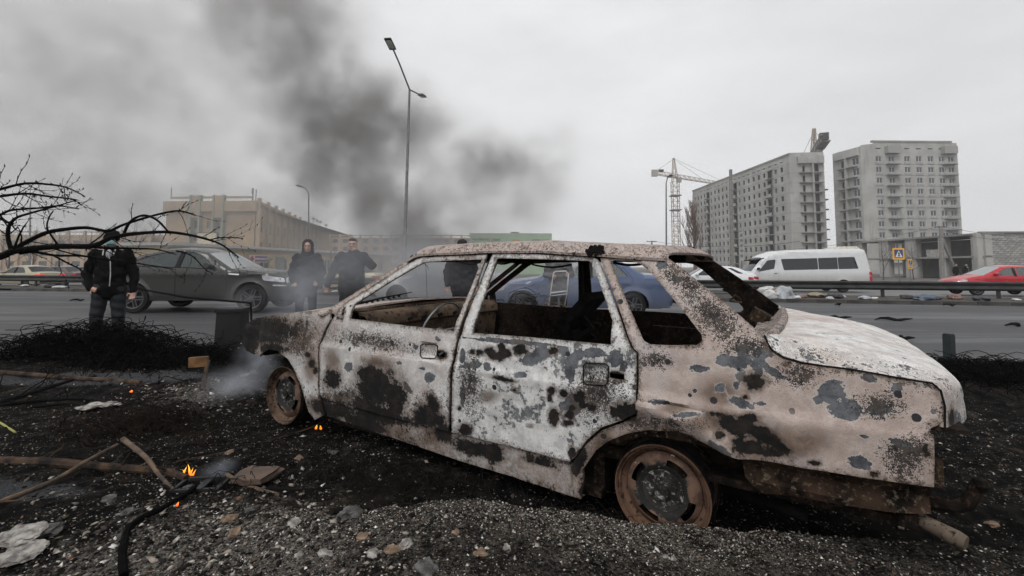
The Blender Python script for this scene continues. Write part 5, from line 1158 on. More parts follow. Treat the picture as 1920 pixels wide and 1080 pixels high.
def core(root, pts, z0, z1, mat, name='core'):
    mb = MB(); mb.prism(pts, z0, z1); return mb.build(name, mat, root)
GZ0 = -.4
def world2d(u, y): p = at(u, 500, y); return Vector((p.x, p.y, 0))
# ---- tower with open window holes
FL, NF = 2.95, 11
tw = thing('unfinished_tower_block', 'long grey concrete tower block with empty window holes, behind the minibus', 'building', (0, 0, GZ0))
A_, B_, C_ = world2d(1302, 208), world2d(1487, 139), world2d(1553, 138)
Htop = 36.0
def holes_row(xs, w_, hgt, z0=1.0, n=NF, skip=0): return [(x - w_ / 2, x + w_ / 2, FL * k + z0, FL * k + z0 + hgt) for k in range(skip, n) for x in xs]
F1 = Facade(tw, A_, B_ - A_); L1 = (B_ - A_).length
unit = [x for x in np.arange(2.2, L1 - 1.5, 3.15)]; bal = [unit[k] for k in range(len(unit)) if k % 7 == 4]; win = [x for x in unit if x not in bal]
F1.wall(L1, Htop - 1.0, holes_row(win, 1.35, 1.5) + [(x - 1.5, x + 1.5, FL * k + .1, FL * k + 2.75) for k in range(NF) for x in bal] + [(x - .75, x + .75, FL * NF + .9, FL * NF + 1.2) for x in unit], concrete)
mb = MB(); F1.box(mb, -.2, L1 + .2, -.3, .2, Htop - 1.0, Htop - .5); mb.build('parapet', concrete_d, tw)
for x in bal:
    for k in range(NF):
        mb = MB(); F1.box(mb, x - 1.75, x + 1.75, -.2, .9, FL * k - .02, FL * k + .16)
        mb.build('balcony_slab', concrete_d, tw)
        if k % 3 != 1: mb = MB(); F1.box(mb, x - .1, x + 1.7, .78, .88, FL * k + .16, FL * k + 1.05); mb.build('balcony_wall', concrete, tw)
    mb = MB(); F1.box(mb, x - 1.5, x + 1.5, -1.6, -1.4, 0, FL * NF); mb.build('balcony_back_wall', concrete_d, tw)
for k in range(1, NF + 1):
    mb = MB(); F1.box(mb, 0, L1, .0, .035, FL * k - .06, FL * k + .05); mb.build('floor_joint', concrete_d, tw)
F2 = Facade(tw, B_, C_ - B_); L2 = (C_ - B_).length
F2.wall(L2, Htop - .4, holes_row([4.0], .7, 1.9, .3) + holes_row([7.6], 1.2, 2.3, .3), concrete, 'end_wall')
for k in range(NF):
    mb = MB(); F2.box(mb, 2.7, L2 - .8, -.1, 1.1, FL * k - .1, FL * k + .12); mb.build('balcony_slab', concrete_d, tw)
mb = MB(); F2.box(mb, 6.0, 6.25, .0, 1.1, 0, FL * NF); mb.build('balcony_fin', concrete, tw)
mb = MB(); F2.box(mb, 2.2, L2 - .3, .0, .9, FL * NF - .2, FL * NF + 1.9); mb.build('attic_wall', concrete, tw)
for k in range(1, NF): mb = MB(); F2.box(mb, 0, L2, .0, .03, FL * k - .06, FL * k + .05); mb.build('floor_joint', concrete_d, tw)
back = (C_ - B_).normalized(); dep = Vector((.35, .94, 0)) * 14
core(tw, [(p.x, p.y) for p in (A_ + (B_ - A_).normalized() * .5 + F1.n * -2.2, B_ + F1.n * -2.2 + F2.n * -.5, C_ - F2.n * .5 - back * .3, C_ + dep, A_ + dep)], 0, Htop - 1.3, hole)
mb = MB(); mb.prism([(p.x, p.y) for p in (A_ - F1.n * .05, B_ - F1.n * .05 - F2.n * .05, C_ - F2.n * .05, C_ + dep, A_ + dep)], Htop - 1.25, Htop - .9); mb.build('roof_slab', concrete_d, tw)
mb = MB(); q0, q1 = C_, C_ + Vector((.35, .94, 0)) * 14; Facade(tw, q0, q1 - q0).wall((q1 - q0).length, Htop - 1, [], concrete, 'side_wall')
for k in range(3, 9):
    mb = MB(); F2.box(mb, L2, L2 + 1.2, -2.2, -.6, FL * k + .8, FL * k + 1.15); mb.build('loading_platform', dark_metal, tw)
# ---- tower with glazed windows
tv = thing('glazed_tower_block', 'grey concrete tower block with small white framed windows and balconies', 'building', (0, 0, GZ0))
A2, B2, C2, D2 = world2d(1570, 137), world2d(1624, 128), world2d(1648, 126.5), world2d(1808, 127)
whitef = plain('white_window_frame', (.60, .60, .60), .6, var=.05)
pane_me = None
def window(F, x, z, w_, h_, root):
    mb = MB()
    for a0, a1, b0, b1 in ((x - w_ / 2, x + w_ / 2, z, z + .09), (x - w_ / 2, x + w_ / 2, z + h_ - .09, z + h_), (x - w_ / 2, x - w_ / 2 + .09, z + .09, z + h_ - .09), (x + w_ / 2 - .09, x + w_ / 2, z + .09, z + h_ - .09), (x - .05, x + .05, z + .09, z + h_ - .09)):
        F.box(mb, a0, a1, -.22, -.12, b0, b1)
    fr_ = mb.build('window_frame', whitef, root)
    mb = MB(); F.box(mb, x - w_ / 2 + .09, x + w_ / 2 - .09, -.20, -.17, z + .09, z + h_ - .09); mb.build('pane', glass_far, fr_)
FL2, N2, H2 = 2.95, 11, 36.0
Fa = Facade(tv, A2, B2 - A2); La = (B2 - A2).length; Fb = Facade(tv, B2, C2 - B2); Lb = (C2 - B2).length; Fc = Facade(tv, C2, D2 - C2); Lc = (D2 - C2).length
Fa.wall(La, H2 - 1.2, holes_row([3.2], .8, 2.0, .4) + holes_row([7.4], 2.0, 2.0, .5), concrete, 'wall')
for k in range(N2):
    if k > 1: window(Fa, 7.4, FL2 * k + .5, 2.0, 2.0, tv)
    mb = MB(); Fa.box(mb, 2.0, La - 1.2, 0, 1.1, FL2 * k - .1, FL2 * k + .1); mb.build('balcony_slab', concrete_d, tv)
mb = MB(); Fa.box(mb, 4.9, 5.1, 0, 1.1, 0, FL2 * N2); mb.build('balcony_fin', concrete, tv); mb = MB(); Fa.box(mb, 1.2, La - .4, 0, .9, FL2 * N2 - .1, FL2 * N2 + 2.1); mb.build('attic_wall', concrete, tv)
Fb.wall(Lb, H2 - .9, [], concrete, 'corner_wall')
wx = [1.4, 4.9, 9.2, 12.4, 15.6, 18.6, 21.2]; wx = [x * Lc / 23.0 for x in wx]
wins_ = [(x, k) for k in range(2, N2) for x in wx]
Fc.wall(Lc, H2 - .5, [(x - .8, x + .8, FL2 * k + .75, FL2 * k + 2.25) for x, k in wins_] + [(x - .7, x + .7, FL2 * N2 + 1.2, FL2 * N2 + 1.5) for x in wx], concrete, 'front_wall')
for x, k in wins_:
    window(Fc, x, FL2 * k + .75, 1.6, 1.5, tv)
    mb = MB(); Fc.box(mb, x - .9, x + .9, .0, .12, FL2 * k + .05, FL2 * k + .62); mb.build('sill_panel', plain('white_block', (.38, .375, .36), .9) if 'white_block' not in MATS else MATS['white_block'], tv)
for k in range(1, N2):
    for x in (wx[1], wx[5] + 1.7): mb = MB(); Fc.box(mb, x - 1.7, x + 1.7, 0, 1.2, FL2 * k - .12, FL2 * k + .10); mb.build('balcony_slab', concrete_d, tv)
    mb = MB(); Fc.box(mb, 0, Lc, 0, .035, FL2 * k - .07, FL2 * k + .05); mb.build('floor_joint', concrete_d, tv)
for x in (wx[1], wx[5] + 1.7): mb = MB(); Fc.box(mb, x - 1.8, x + 1.8, 0, 1.25, FL2 * N2 - .1, FL2 * N2 + 1.9); mb.build('attic_box', plain('pale_render', (.36, .355, .34), .9) if 'pale_render' not in MATS else MATS['pale_render'], tv)
mb = MB(); Fc.box(mb, -.3, Lc - 1.4, -.5, .15, H2 - .5, H2); mb.build('parapet', concrete_d, tv)
dp = Vector((.25, .97, 0)) * 16
dpA = Vector((.62, .785, 0)) * 16
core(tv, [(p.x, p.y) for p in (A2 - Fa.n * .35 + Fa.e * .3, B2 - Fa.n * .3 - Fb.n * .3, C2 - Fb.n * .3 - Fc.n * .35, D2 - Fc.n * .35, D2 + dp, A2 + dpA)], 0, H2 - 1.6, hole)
mb = MB(); mb.prism([(p.x, p.y) for p in (A2 - Fa.n * .1, B2 - Fa.n * .1, C2 - Fc.n * .1, D2 - Fc.n * .1, D2 + dp, A2 + dpA)], H2 - 1.5, H2 - 1.25); mb.build('roof_slab', concrete_d, tv)
Facade(tv, D2, dp).wall(dp.length, H2 - 1, [], concrete, 'side_wall')
# ---- two storey concrete frame with a block wall end
fb = thing('concrete_frame_building', 'unfinished two storey concrete frame with a white block end wall', 'building', (0, 0, GZ0))
P0, P1, P2 = world2d(1610, 92), world2d(1846, 67), world2d(2010, 66)
Ff = Facade(fb, P0, P1 - P0); Lf = (P1 - P0).length; SH = 3.25
for z in (SH, 2 * SH): mb = MB(); Ff.box(mb, -.3, Lf + .2, -9, .25, z - .14, z + .14); mb.build('floor_slab', concrete_d, fb)
cols = np.linspace(.6, Lf - .7, 5)
for i, a in enumerate(cols):
    for z in (0, SH): mb = MB(); w_ = 1.1 if i in (1, 2, 4) else .6; Ff.box(mb, a - w_, a + w_, -.9, .05, z + .14 if z else 0, z + SH - .14); mb.build('column', concrete, fb)
for a in (cols[1] + 1.9, cols[3] - 2.0):
    mb = MB(); Ff.box(mb, a - 1.1, a + 1.1, -.6, -.2, SH + .14, SH + 1.3); mb.build('loose_block_stack', plain('aerated_block', (.42, .41, .39), .95, var=.2, scale=2) if 'aerated_block' not in MATS else MATS['aerated_block'], fb)
mb = MB(); Ff.box(mb, -.3, Lf, -9.2, -8.6, 0, 2 * SH - .2); mb.build('back_wall', concrete_d, fb)
mb = MB(); Ff.box(mb, Lf - .3, Lf + .3, -9, -8, 0, 2 * SH + .7); mb.build('stair_pier', concrete, fb)
Fw = Facade(fb, P1, P2 - P1); Lw = (P2 - P1).length
mortar = plain('mortar', (.20, .19, .175), .95); bw, bh = .62, .31
Fw.wall(Lw, 2 * SH + .1, [(6.05, 6.75, SH + 1.1, SH + 2.45)], mortar, 'block_wall', .25)
blockm = [MATS['aerated_block'], plain('aerated_block_grey', (.33, .325, .31), .95, var=.2, scale=2)]
bm_cache = []
for m_ in blockm:
    mb = MB(); mb.box((0, 0, 0), (bw - .03, .06, bh - .03)); me_ = mb.mesh('block'); me_.materials.append(m_); bm_cache.append(me_)
nb = 0
for j in range(int(2 * SH / bh)):
    for i in range(int(min(Lw, 9.5) / bw)):
        a = i * bw + (j % 2) * bw / 2 + bw / 2; z = j * bh + bh / 2
        if 5.75 < a < 7.05 and SH + 1.0 < z < SH + 2.55 or abs(z - SH) < .2 or nb >= 300: continue
        if z < 1.2: continue
        o = bpy.data.objects.new('block', random.choice(bm_cache)); COL.objects.link(o); o.parent = fb; o.location = Fw.P(a, .02 + random.uniform(0, .035), z); o.rotation_euler = (0, 0, math.atan2(Fw.e.y, Fw.e.x) + random.uniform(-.01, .01)); nb += 1
mb = MB(); Fw.box(mb, -.4, Lw, -.3, .12, 2 * SH + .1, 2 * SH + .3); mb.build('coping', concrete_d, fb); mb = MB(); Fw.box(mb, 0, Lw, -.1, .09, SH - .14, SH + .14); mb.build('ring_beam', concrete_d, fb)
mb = MB(); Fw.box(mb, 6.0, 6.8, -.6, -.5, SH + 1.0, SH + 2.5); mb.build('opening_back', hole, fb)
mb = MB(); Fw.box(mb, -.9, .5, -.5, .1, 0, 2 * SH + .1); mb.build('corner_column', concrete, fb)
# ---- buff office block with pale green fins
buff = plain('buff_render', (.47, .345, .225), .9, var=.10, scale=.25); buff2 = plain('buff_parapet', (.50, .385, .265), .9, var=.10, scale=.3); green = plain('pale_green_fin', (.34, .385, .31), .85, var=.1)
ob = thing('buff_office_block', 'large buff rendered office block with pale green vertical fins', 'building', (0, 0, GZ0))
Q0, Q1, Q2 = world2d(307, 142), world2d(479, 140), world2d(622, 285)
Fo = Facade(ob, Q0, Q1 - Q0); Lo = (Q1 - Q0).length; Hb = 18.0
k_ = Lo / 172.0; X_ = lambda u: (u - 307) * k_        # facade metre from photo column
ow = [(X_(u) - .55, X_(u) + .55, z, z + 2.1) for u in (388,) for z in (5.5, 9.2, 12.9)] + [(X_(a), X_(b), z, z + 2.4) for a, b in ((360, 373), (402, 416)) for z in (1.8, 5.5, 9.2, 12.9)]
Fo.wall(Lo, Hb, ow, buff, 'front_wall', .4)
for a0, a1, z0, z1 in ow: mb = MB(); Fo.box(mb, a0, a1, -.38, -.30, z0, z1); fr_ = mb.build('window_pane', glass_far, ob); mb = MB(); Fo.box(mb, (a0 + a1) / 2 - .06, (a0 + a1) / 2 + .06, -.29, -.2, z0, z1); mb.build('mullion', whitef, fr_)
for a, b in ((360, 373), (402, 416)):
    for z in (4.3, 8.0, 11.7): mb = MB(); Fo.box(mb, X_(a), X_(b), 0, .12, z, z + 1.1); mb.build('spandrel', plain('grey_spandrel', (.26, .26, .27), .8) if 'grey_spandrel' not in MATS else MATS['grey_spandrel'], ob)
mb = MB(); Fo.box(mb, -.5, Lo + .1, -.2, .9, Hb - .1, Hb + 3.0); mb.build('attic_band', buff2, ob)
for u in (357, 374, 400, 418): mb = MB(); Fo.box(mb, X_(u) - .28, X_(u) + .28, 0, 1.2, 0, Hb + 4.8); mb.build('fin', green, ob)
for a, b in ((358, 373), (401, 417)): mb = MB(); Fo.box(mb, X_(a), X_(b), .2, 1.0, Hb - 2, Hb + 4.6); mb.build('fin_panel', buff2, ob)
for a, b in ((315, 357), (374, 400), (418, 470)): mb = MB(); Fo.box(mb, X_(a), X_(b), -.3, .2, Hb + 3.9, Hb + 4.5); mb.build('roof_beam', buff2, ob)
mb = MB(); mb.tube([Fo.P(.8, -.5, Hb + 4), Fo.P(.8, -.5, Hb + 7.5)], .15, 5); mb.build('roof_mast', steel, ob); mb = MB(); mb.tube([Fo.P(Lo - 2, -.5, Hb + 3), Fo.P(Lo - 2, -.5, Hb + 7)], .2, 5); mb.tube([Fo.P(Lo - 1, -.5, Hb + 3), Fo.P(Lo - 1, -.5, Hb + 6.6)], .15, 5); mb.box(Fo.P(Lo - 2, -.4, Hb + 6), (.5, .3, 1.6)); mb.build('antenna', steel, ob)
Fs = Facade(ob, Q1, Q2 - Q1); Ls = (Q2 - Q1).length; nbay = 16; bayw = Ls / nbay
sw = [(bayw * (i + .32), bayw * (i + .68), z, z + h) for i in range(nbay) for z, h in ((2.0, 2.2), (6.4, 2.6), (12.0, 3.6))]
Fs.wall(Ls, Hb + 2.5, sw, buff, 'side_wall', .5)
for a0, a1, z0, z1 in sw[:36]: mb = MB(); Fs.box(mb, a0, a1, -.45, -.38, z0, z1); mb.build('window_pane', glass_far, ob)
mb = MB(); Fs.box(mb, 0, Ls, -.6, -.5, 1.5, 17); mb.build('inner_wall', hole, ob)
for i in range(nbay + 1): mb = MB(); hh = Hb + (3.9 if i < 7 else 3.4); Fs.box(mb, bayw * i - .5, bayw * i + .5, 0, .9, 0, hh); mb.build('pilaster', buff2, ob)
for i in range(nbay): mb = MB(); Fs.box(mb, bayw * i + .5, bayw * (i + 1) - .5, -.2, .5, Hb + (2.2 if i < 7 else 1.8), Hb + 3.0); mb.build('parapet_panel', buff2, ob)
for i in (10, 11, 12, 14): mb = MB(); p_ = Fs.P(bayw * i, -1, Hb + 3); mb.tube([p_, p_ + Vector((0, 0, 4.5))], .12, 5); mb.box(p_ + Vector((0, 0, 3.8)), (1.4, .4, .8)); mb.build('roof_aerial', steel, ob)
core(ob, [(p.x, p.y) for p in (Q0 - Fo.n * .5, Q1 - Fo.n * .5 - Fs.n * .7, Q2 - Fs.n * .7, Q2 - Fs.n * 18, Q0 - Fo.n * 140)], 0, Hb + 1.5, buff)
def lowblock(name, label, u0, u1, y, zt, mat, bays=10, par=True, depth=14):
    a, b = world2d(u0, y), world2d(u1, y); o = thing(name, label, 'building', (0, 0, GZ0)); F = Facade(o, a, b - a); L = (b - a).length; bw_ = L / bays; zt = zt - GZ0
    wn = [(bw_ * (i + .25), bw_ * (i + .75), z, z + 1.8) for i in range(bays) for z in np.arange(1.5, zt - 3, 3.6)]
    F.wall(L, zt - 1.2, wn, mat, 'front_wall', .4)
    for w_ in wn: mb = MB(); F.box(mb, w_[0], w_[1], -.4, -.3, w_[2], w_[3]); mb.build('window_pane', glass_far, o)
    for i in range(bays + 1): mb = MB(); F.box(mb, bw_ * i - .4, bw_ * i + .4, 0, .6, 0, zt + .3); mb.build('pilaster', mat, o)
    mb = MB(); F.box(mb, 0, L, -.2, .3, zt - .35, zt); mb.build('roof_beam', mat, o)
    mb = MB(); F.box(mb, 0, L, -depth, -.4, 0, zt - 1.4); mb.build('core', mat, o); return o
lowblock('arcade_block', 'long buff block with open roof beams beyond the smoke', 618, 884, 215, 15.5, buff, 14)
lowblock('far_buff_block', 'low buff block behind bare trees on the left', -60, 312, 165, 13.2, buff, 12)
# ---- green clad shed
gs = thing('green_clad_store', 'pale green metal clad store with faded lettering panels', 'building', (0, 0, GZ0)); a, b = world2d(880, 92), world2d(1035, 92); Fg = Facade(gs, a, b - a); Lg = (b - a).length; Hg = 8.2
cl = plain('green_cladding', (.34, .44, .33), .8, var=.06, scale=.6)
mb = MB(); Fg.box(mb, 0, Lg, -18, -.1, 0, Hg); mb.build('core', cl, gs)
for i in range(26): mb = MB(); Fg.box(mb, Lg * i / 26 + .03, Lg * (i + 1) / 26 - .03, -.1, .0, .2, Hg - .1); mb.build('cladding_panel', cl, gs)
grl = plain('grey_lettering', (.18, .21, .19), .8); orl = plain('orange_lettering', (.62, .33, .08), .8); rdl = plain('red_lettering', (.5, .16, .10), .8)
for a0, a1, z, m_ in ((.4, 3.9, 7.0, grl), (4.3, 6.0, 6.95, grl), (12.1, 15.4, 6.8, grl), (8.4, 9.7, 6.85, orl), (7.8, 10.3, 6.25, rdl)):
    n_ = max(2, int((a1 - a0) / .42)); w_ = (a1 - a0) / n_
    for i in range(n_): mb = MB(); Fg.box(mb, a0 + w_ * i + .04, a0 + w_ * (i + 1) - .06, .0, .05, z - random.uniform(.16, .22), z + random.uniform(.12, .22)); mb.build('sign_letter', m_, gs)
mb = MB(); mb.box(Fg.P(8.8, -2, Hg + .15), (1.6, 1, .4)); mb.build('roof_unit', grl, gs)
# ---- low yellow pharmacy row
yl = plain('yellow_render', (.52, .41, .24), .88, var=.1, scale=.5); ph = thing('pharmacy_row', 'low yellow shop row with white fascia and red and white pharmacy signs', 'building', (0, 0, GZ0))
R0, R1 = world2d(318, 47), world2d(735, 93); Fp = Facade(ph, R0, R1 - R0); Lp = (R1 - R0).length
pw = [(a - .8, a + .8, 1.0, 2.6) for a in np.arange(3, Lp - 2, 3.3)]
Fp.wall(Lp, 3.75, pw, yl, 'front_wall', .3)
for w_ in pw: mb = MB(); Fp.box(mb, w_[0], w_[1], -.25, -.2, w_[2], w_[3]); fr_ = mb.build('shop_window', glass_far, ph); mb = MB(); Fp.box(mb, (w_[0] + w_[1]) / 2 - .04, (w_[0] + w_[1]) / 2 + .04, -.19, -.1, w_[2], w_[3]); mb.build('mullion', whitef, fr_)
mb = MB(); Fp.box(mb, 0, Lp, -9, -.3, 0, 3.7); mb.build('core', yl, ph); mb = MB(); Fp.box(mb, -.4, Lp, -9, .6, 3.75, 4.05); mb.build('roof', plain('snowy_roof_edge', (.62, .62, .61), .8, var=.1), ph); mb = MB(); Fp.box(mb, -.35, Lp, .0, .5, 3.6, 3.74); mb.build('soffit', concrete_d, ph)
redS = plain('red_sign', (.42, .04, .07), .6, var=.05); whS = plain('white_sign', (.66, .66, .66), .6, var=.03); purS = plain('purple_lettering', (.22, .05, .25), .6)
def sign(name, a0, a1, z0, z1, m_, rows=0, mark=None, lm=None):
    mb = MB(); Fp.box(mb, a0, a1, .02, .10, z0, z1); s_ = mb.build(name, m_, ph)
    for r_ in range(rows):
        zc = z1 - (r_ + .5) * (z1 - z0) / rows; h_ = (z1 - z0) / rows * .30; x = a0 + (.95 if mark else .12)
        while x < a1 - .25: w_ = random.uniform(.10, .17); mb = MB(); Fp.box(mb, x, x + w_, .10, .12, zc - h_, zc + h_); mb.build('letter', lm, s_); x += w_ + .05
    if mark:
        zc = (z0 + z1) / 2; 
        for dx, dz in ((.12, .34), (.34, .12)): mb = MB(); Fp.box(mb, a0 + .45 - dx, a0 + .45 + dx, .10 + dx * .02, .125 + dx * .02, zc - dz, zc + dz); mb.build('cross_mark', redS, s_)
sign('shop_sign', .5, 1.5, 2.75, 3.4, redS, 1, None, whS); sign('shop_sign', 3.0, 6.6, 2.9, 3.45, redS, 1, None, whS); sign('pharmacy_sign', 10.2, 13.4, 2.15, 3.05, whS, 2, True, purS); sign('notice_board', 14.8, 16.4, 1.2, 2.9, MATS['grey_spandrel'])
bb = thing('billboard', 'cream roadside billboard panel above the shop roof', 'billboard', world2d(386, 60) + Vector((0, 0, GZ0)))
mb = MB(); mb.box((0, 0, 5.1), (2.3, .15, 1.55)); mb.build('panel', plain('cream_panel', (.6, .53, .40), .7, var=.04), bb); mb = MB(); mb.tube([(0, .1, 0), (0, .1, 4.4)], .1, 8); mb.build('post', steel, bb); mb = MB(); mb.span(-1.2, 1.2, -.1, .1, 5.875, 5.95); mb.build('frame', dark_metal, bb)
# ---- cranes
crm = plain('crane_yellow_red', (.38, .27, .20), .7, var=.2); crg = plain('crane_grey', (.34, .32, .29), .7, var=.2)
def lattice(mb, a, b, w0, w1, n, r=.10, tri=False):
    a, b = Vector(a), Vector(b); d = (b - a).normalized(); u = Vector((0, 0, 1)).cross(d); u = u.normalized() if u.length > .1 else Vector((1, 0, 0)); v = d.cross(u)
    cs = [(-1, -1), (1, -1), (1, 1), (-1, 1)] if not tri else [(-1, -1), (1, -1), (0, 1)]
    rows = [[a + (b - a) * i / n + (u * cx_ + v * cy2) * (w0 + (w1 - w0) * i / n) / 2 for cx_, cy2 in cs] for i in range(n + 1)]; m = len(cs)
    for k in range(m): mb.tube([rows[0][k], rows[-1][k]], r, 4)
    for i in range(n):
        for k in range(m):
            k2 = (k + 1) % m; mb.tube([rows[i][k], rows[i + 1][k2]] if i % 2 else [rows[i][k2], rows[i + 1][k]], r * .6, 3); mb.tube([rows[i][k], rows[i][k2]], r * .6, 3)
c1 = thing('tower_crane', 'yellow and red tower crane with a long level jib beside the long tower block', 'crane', world2d(1269, 195) + Vector((0, 0, GZ0)))
mb = MB(); lattice(mb, (0, 0, 0), (0, 0, 37), 2.6, 2.6, 18, .14); mb.build('mast', crm, c1)
mb = MB(); lattice(mb, (0, 0, 37), (-.4, 0, 47), 2.2, .5, 5, .12); mb.build('tower_head', crm, c1)
mb = MB(); lattice(mb, (0, 0, 39.5), (30, 18, 39.0), 1.6, 1.2, 22, .11, True); mb.build('jib', crm, c1)
mb = MB(); lattice(mb, (0, 0, 39.5), (-9.5, -4, 40.2), 1.6, 1.6, 6, .12, True); mb.build('counter_jib', crm, c1)
mb = MB(); mb.box((-9.6, -4.0, 39.8), (2.2, 1.6, 2.6)); mb.build('counterweight', plain('crane_weight', (.42, .40, .37), .9), c1); mb = MB(); mb.box((-6.6, -2.8, 41.0), (1.8, 1.2, 1.0)); mb.build('winch_house', dark_metal, c1)
mb = MB(); mb.tube([(-.4, 0, 46.5), (15, 9, 40)], .06, 3); mb.tube([(-.4, 0, 46.8), (28, 17, 40)], .06, 3); mb.tube([(-.4, 0, 46.5), (-9, -3.8, 40.6)], .06, 3); mb.build('stay_cable', dark_metal, c1)
for z in (25, 31): mb = MB(); mb.span(-2.0, 2.0, -2.0, 2.0, z, z + .35); mb.build('climbing_collar', crg, c1)
mb = MB(); mb.box((1.4, -.8, 37.6), (1.6, 1.4, 2.0)); mb.build('cab', crg, c1)
c2 = thing('tower_crane', 'grey tower crane whose counter jib shows over the roofs between both blocks', 'crane', world2d(1534, 176) + Vector((0, 0, GZ0)))
mb = MB(); lattice(mb, (0, 0, 0), (0, 0, 43), 2.2, 2.2, 20, .16); mb.build('mast', crg, c2)
mb = MB(); lattice(mb, (0, 0, 43), (.6, 0, 54), 1.6, .7, 6, .17); mb.build('tower_head', crm, c2)
mb = MB(); lattice(mb, (0, 0, 43.5), (-11.5, -24, 43.8), 2.2, 2.2, 12, .2); mb.build('counter_jib', crg, c2); mb = MB(); mb.box((-8.5, -18, 42.9), (3.0, 12, .4), Matrix.Rotation(-.446, 3, 'Z')); mb.build('platform', dark_metal, c2)
mb = MB(); mb.box((-10.6, -22, 44.6), (2.6, 3.0, 2.2), Matrix.Rotation(-.446, 3, 'Z')); mb.build('counterweight', dark_metal, c2); mb = MB(); mb.box((-6.6, -14, 44.6), (1.6, 2.0, 1.4), Matrix.Rotation(-.446, 3, 'Z')); mb.build('winch_house', crg, c2)
mb = MB(); mb.tube([(.6, 0, 53), (-9, -19, 44.5)], .08, 3); mb.tube([(.6, 0, 53), (16, 40, 44)], .08, 3); mb.build('stay_cable', dark_metal, c2)
# ---- lamp posts, poles, signs, wires
lampm = plain('galvanised_pole', (.22, .22, .225), .6, .4, var=.2)
def lamp_head(root, c, d, s=1.0):
    mb = MB(); q = Vector(d).to_track_quat('X', 'Z').to_matrix(); mb.box(Vector(c), (.75 * s, .32 * s, .10 * s), q, .8); h_ = mb.build('lamp_head', dark_metal, root); mb = MB(); mb.box(Vector(c) - q @ Vector((0, 0, .06 * s)), (.5 * s, .24 * s, .02), q); mb.build('lamp_glass', lamp_white, h_)
base = at(757, 500, 23.2); lp = thing('double_street_lamp', 'tall twin armed street lamp on the median, veiled by smoke', 'street lamp', (base.x, 23.2, .08))
el = at(768, 168, 23.2) - lp.location; h1 = at(737, 92, 20.6) - lp.location; h2 = at(788, 178, 25.8) - lp.location
mb = MB(); mb.tube([(0, 0, 0), el * .2, el * .21, el], [.11, .11, .085, .055], 10); mb.build('pole', lampm, lp, True)
mb = MB(); mb.tube([el, el * .35 + h1 * .65 + Vector((0, 0, .05)), h1], .04, 8); mb.build('lamp_arm', lampm, lp, True); mb = MB(); mb.tube([el, h2], .04, 8); mb.build('lamp_arm', lampm, lp, True)
lamp_head(lp, h1 + Vector((-.05, -.3, .12)), (-.1, -1, .25)); lamp_head(lp, h2 + Vector((.05, .3, .08)), (.1, 1, .15))
def single_lamp(label, u, y, top_v, head_u, group=None):
    b_ = at(u, 500, y); r_ = thing('street_lamp', label, 'street lamp', (b_.x, y, -.35), group=group); e_ = at(u, top_v + 14, y) - r_.location; h_ = at(head_u, top_v, y - 1.2) - r_.location
    mb = MB(); mb.tube([(0, 0, 0), e_], [.10, .06], 8); mb.build('pole', lampm, r_); mb = MB(); mb.tube([e_, e_ * .6 + h_ * .4 + Vector((0, 0, .3)), h_], .045, 6); mb.build('lamp_arm', lampm, r_); lamp_head(r_, h_, (h_ - e_) * Vector((1, 1, .2)), 1.1); return r_
single_lamp('thin grey street lamp rising over the buff office block', 579, 52, 349, 562); single_lamp('thin street lamp beside the tower crane mast', 1249, 46, 330, 1256); single_lamp('pale street lamp behind the beige sedan', 57, 48, 368, 64)
def pole(label, u, y, v, r=.14, strut=False):
    b_ = at(u, 500, y); r_ = thing('utility_pole', label, 'pole', (b_.x, y, -.35)); t_ = at(u - 2, v, y) - r_.location
    mb = MB(); mb.tube([(0, 0, 0), t_], [r * 1.25, r], 8); mb.build('pole', plain('pole_concrete', (.26, .25, .235), .9) if 'pole_concrete' not in MATS else MATS['pole_concrete'], r_)
    if r == .16: return r_.location + t_
    mb = MB(); mb.box(t_ * .985, (1.5, .09, .09)); mb.build('crossarm', dark_metal, r_)
    for dx in (-.6, 0, .6): mb = MB(); mb.lathe([(0, 0), (.05, .02), (.06, .08), (.03, .12), (0, .13)], t_ * .985 + Vector((dx, 0, .04)), 'Z', 8); mb.build('insulator', lamp_white, r_)
    if strut: mb = MB(); mb.tube([t_ * .78, Vector((t_.x + 2.6, .6, 0))], r * .8, 8); mb.build('strut', MATS['pole_concrete'], r_)
    return r_.location + t_ * .985 + Vector((0, 0, .1))
pa = pole('slender concrete pole in front of the long tower block', 1372, 47, 318, .16); pb = pole('concrete pole with a slanting strut by the concrete frame building', 1766, 60, 424, .2, True); pc = pole('short pole behind the burnt car roof', 1224, 70, 452, .12)
def wire(a, b, sag, label):
    a, b = Vector(a), Vector(b); mb = MB(); mb.tube([a + (b - a) * t - Vector((0, 0, sag * 4 * t * (1 - t))) for t in np.linspace(0, 1, 17)], .022, 4); tag(mb.build('overhead_wire', dark_metal), label, 'wire')
wire(pb, at(1300, 470, 72), 1.2, 'overhead wire running from the strutted pole towards the tall tower block'); wire(pb, at(1990, 447, 56), .4, 'upper overhead wire leaving the strutted pole past the block wall'); wire(pb - Vector((0, 0, .5)), at(1990, 455, 56), .5, 'lower overhead wire leaving the strutted pole past the block wall'); wire(pc, at(1500, 452, 60), .8, 'overhead wire from the short pole across the tower block')
yel = plain('sign_yellow', (.85, .42, .02), .5, var=.03); blu = plain('sign_blue', (.02, .06, .20), .5, var=.03)
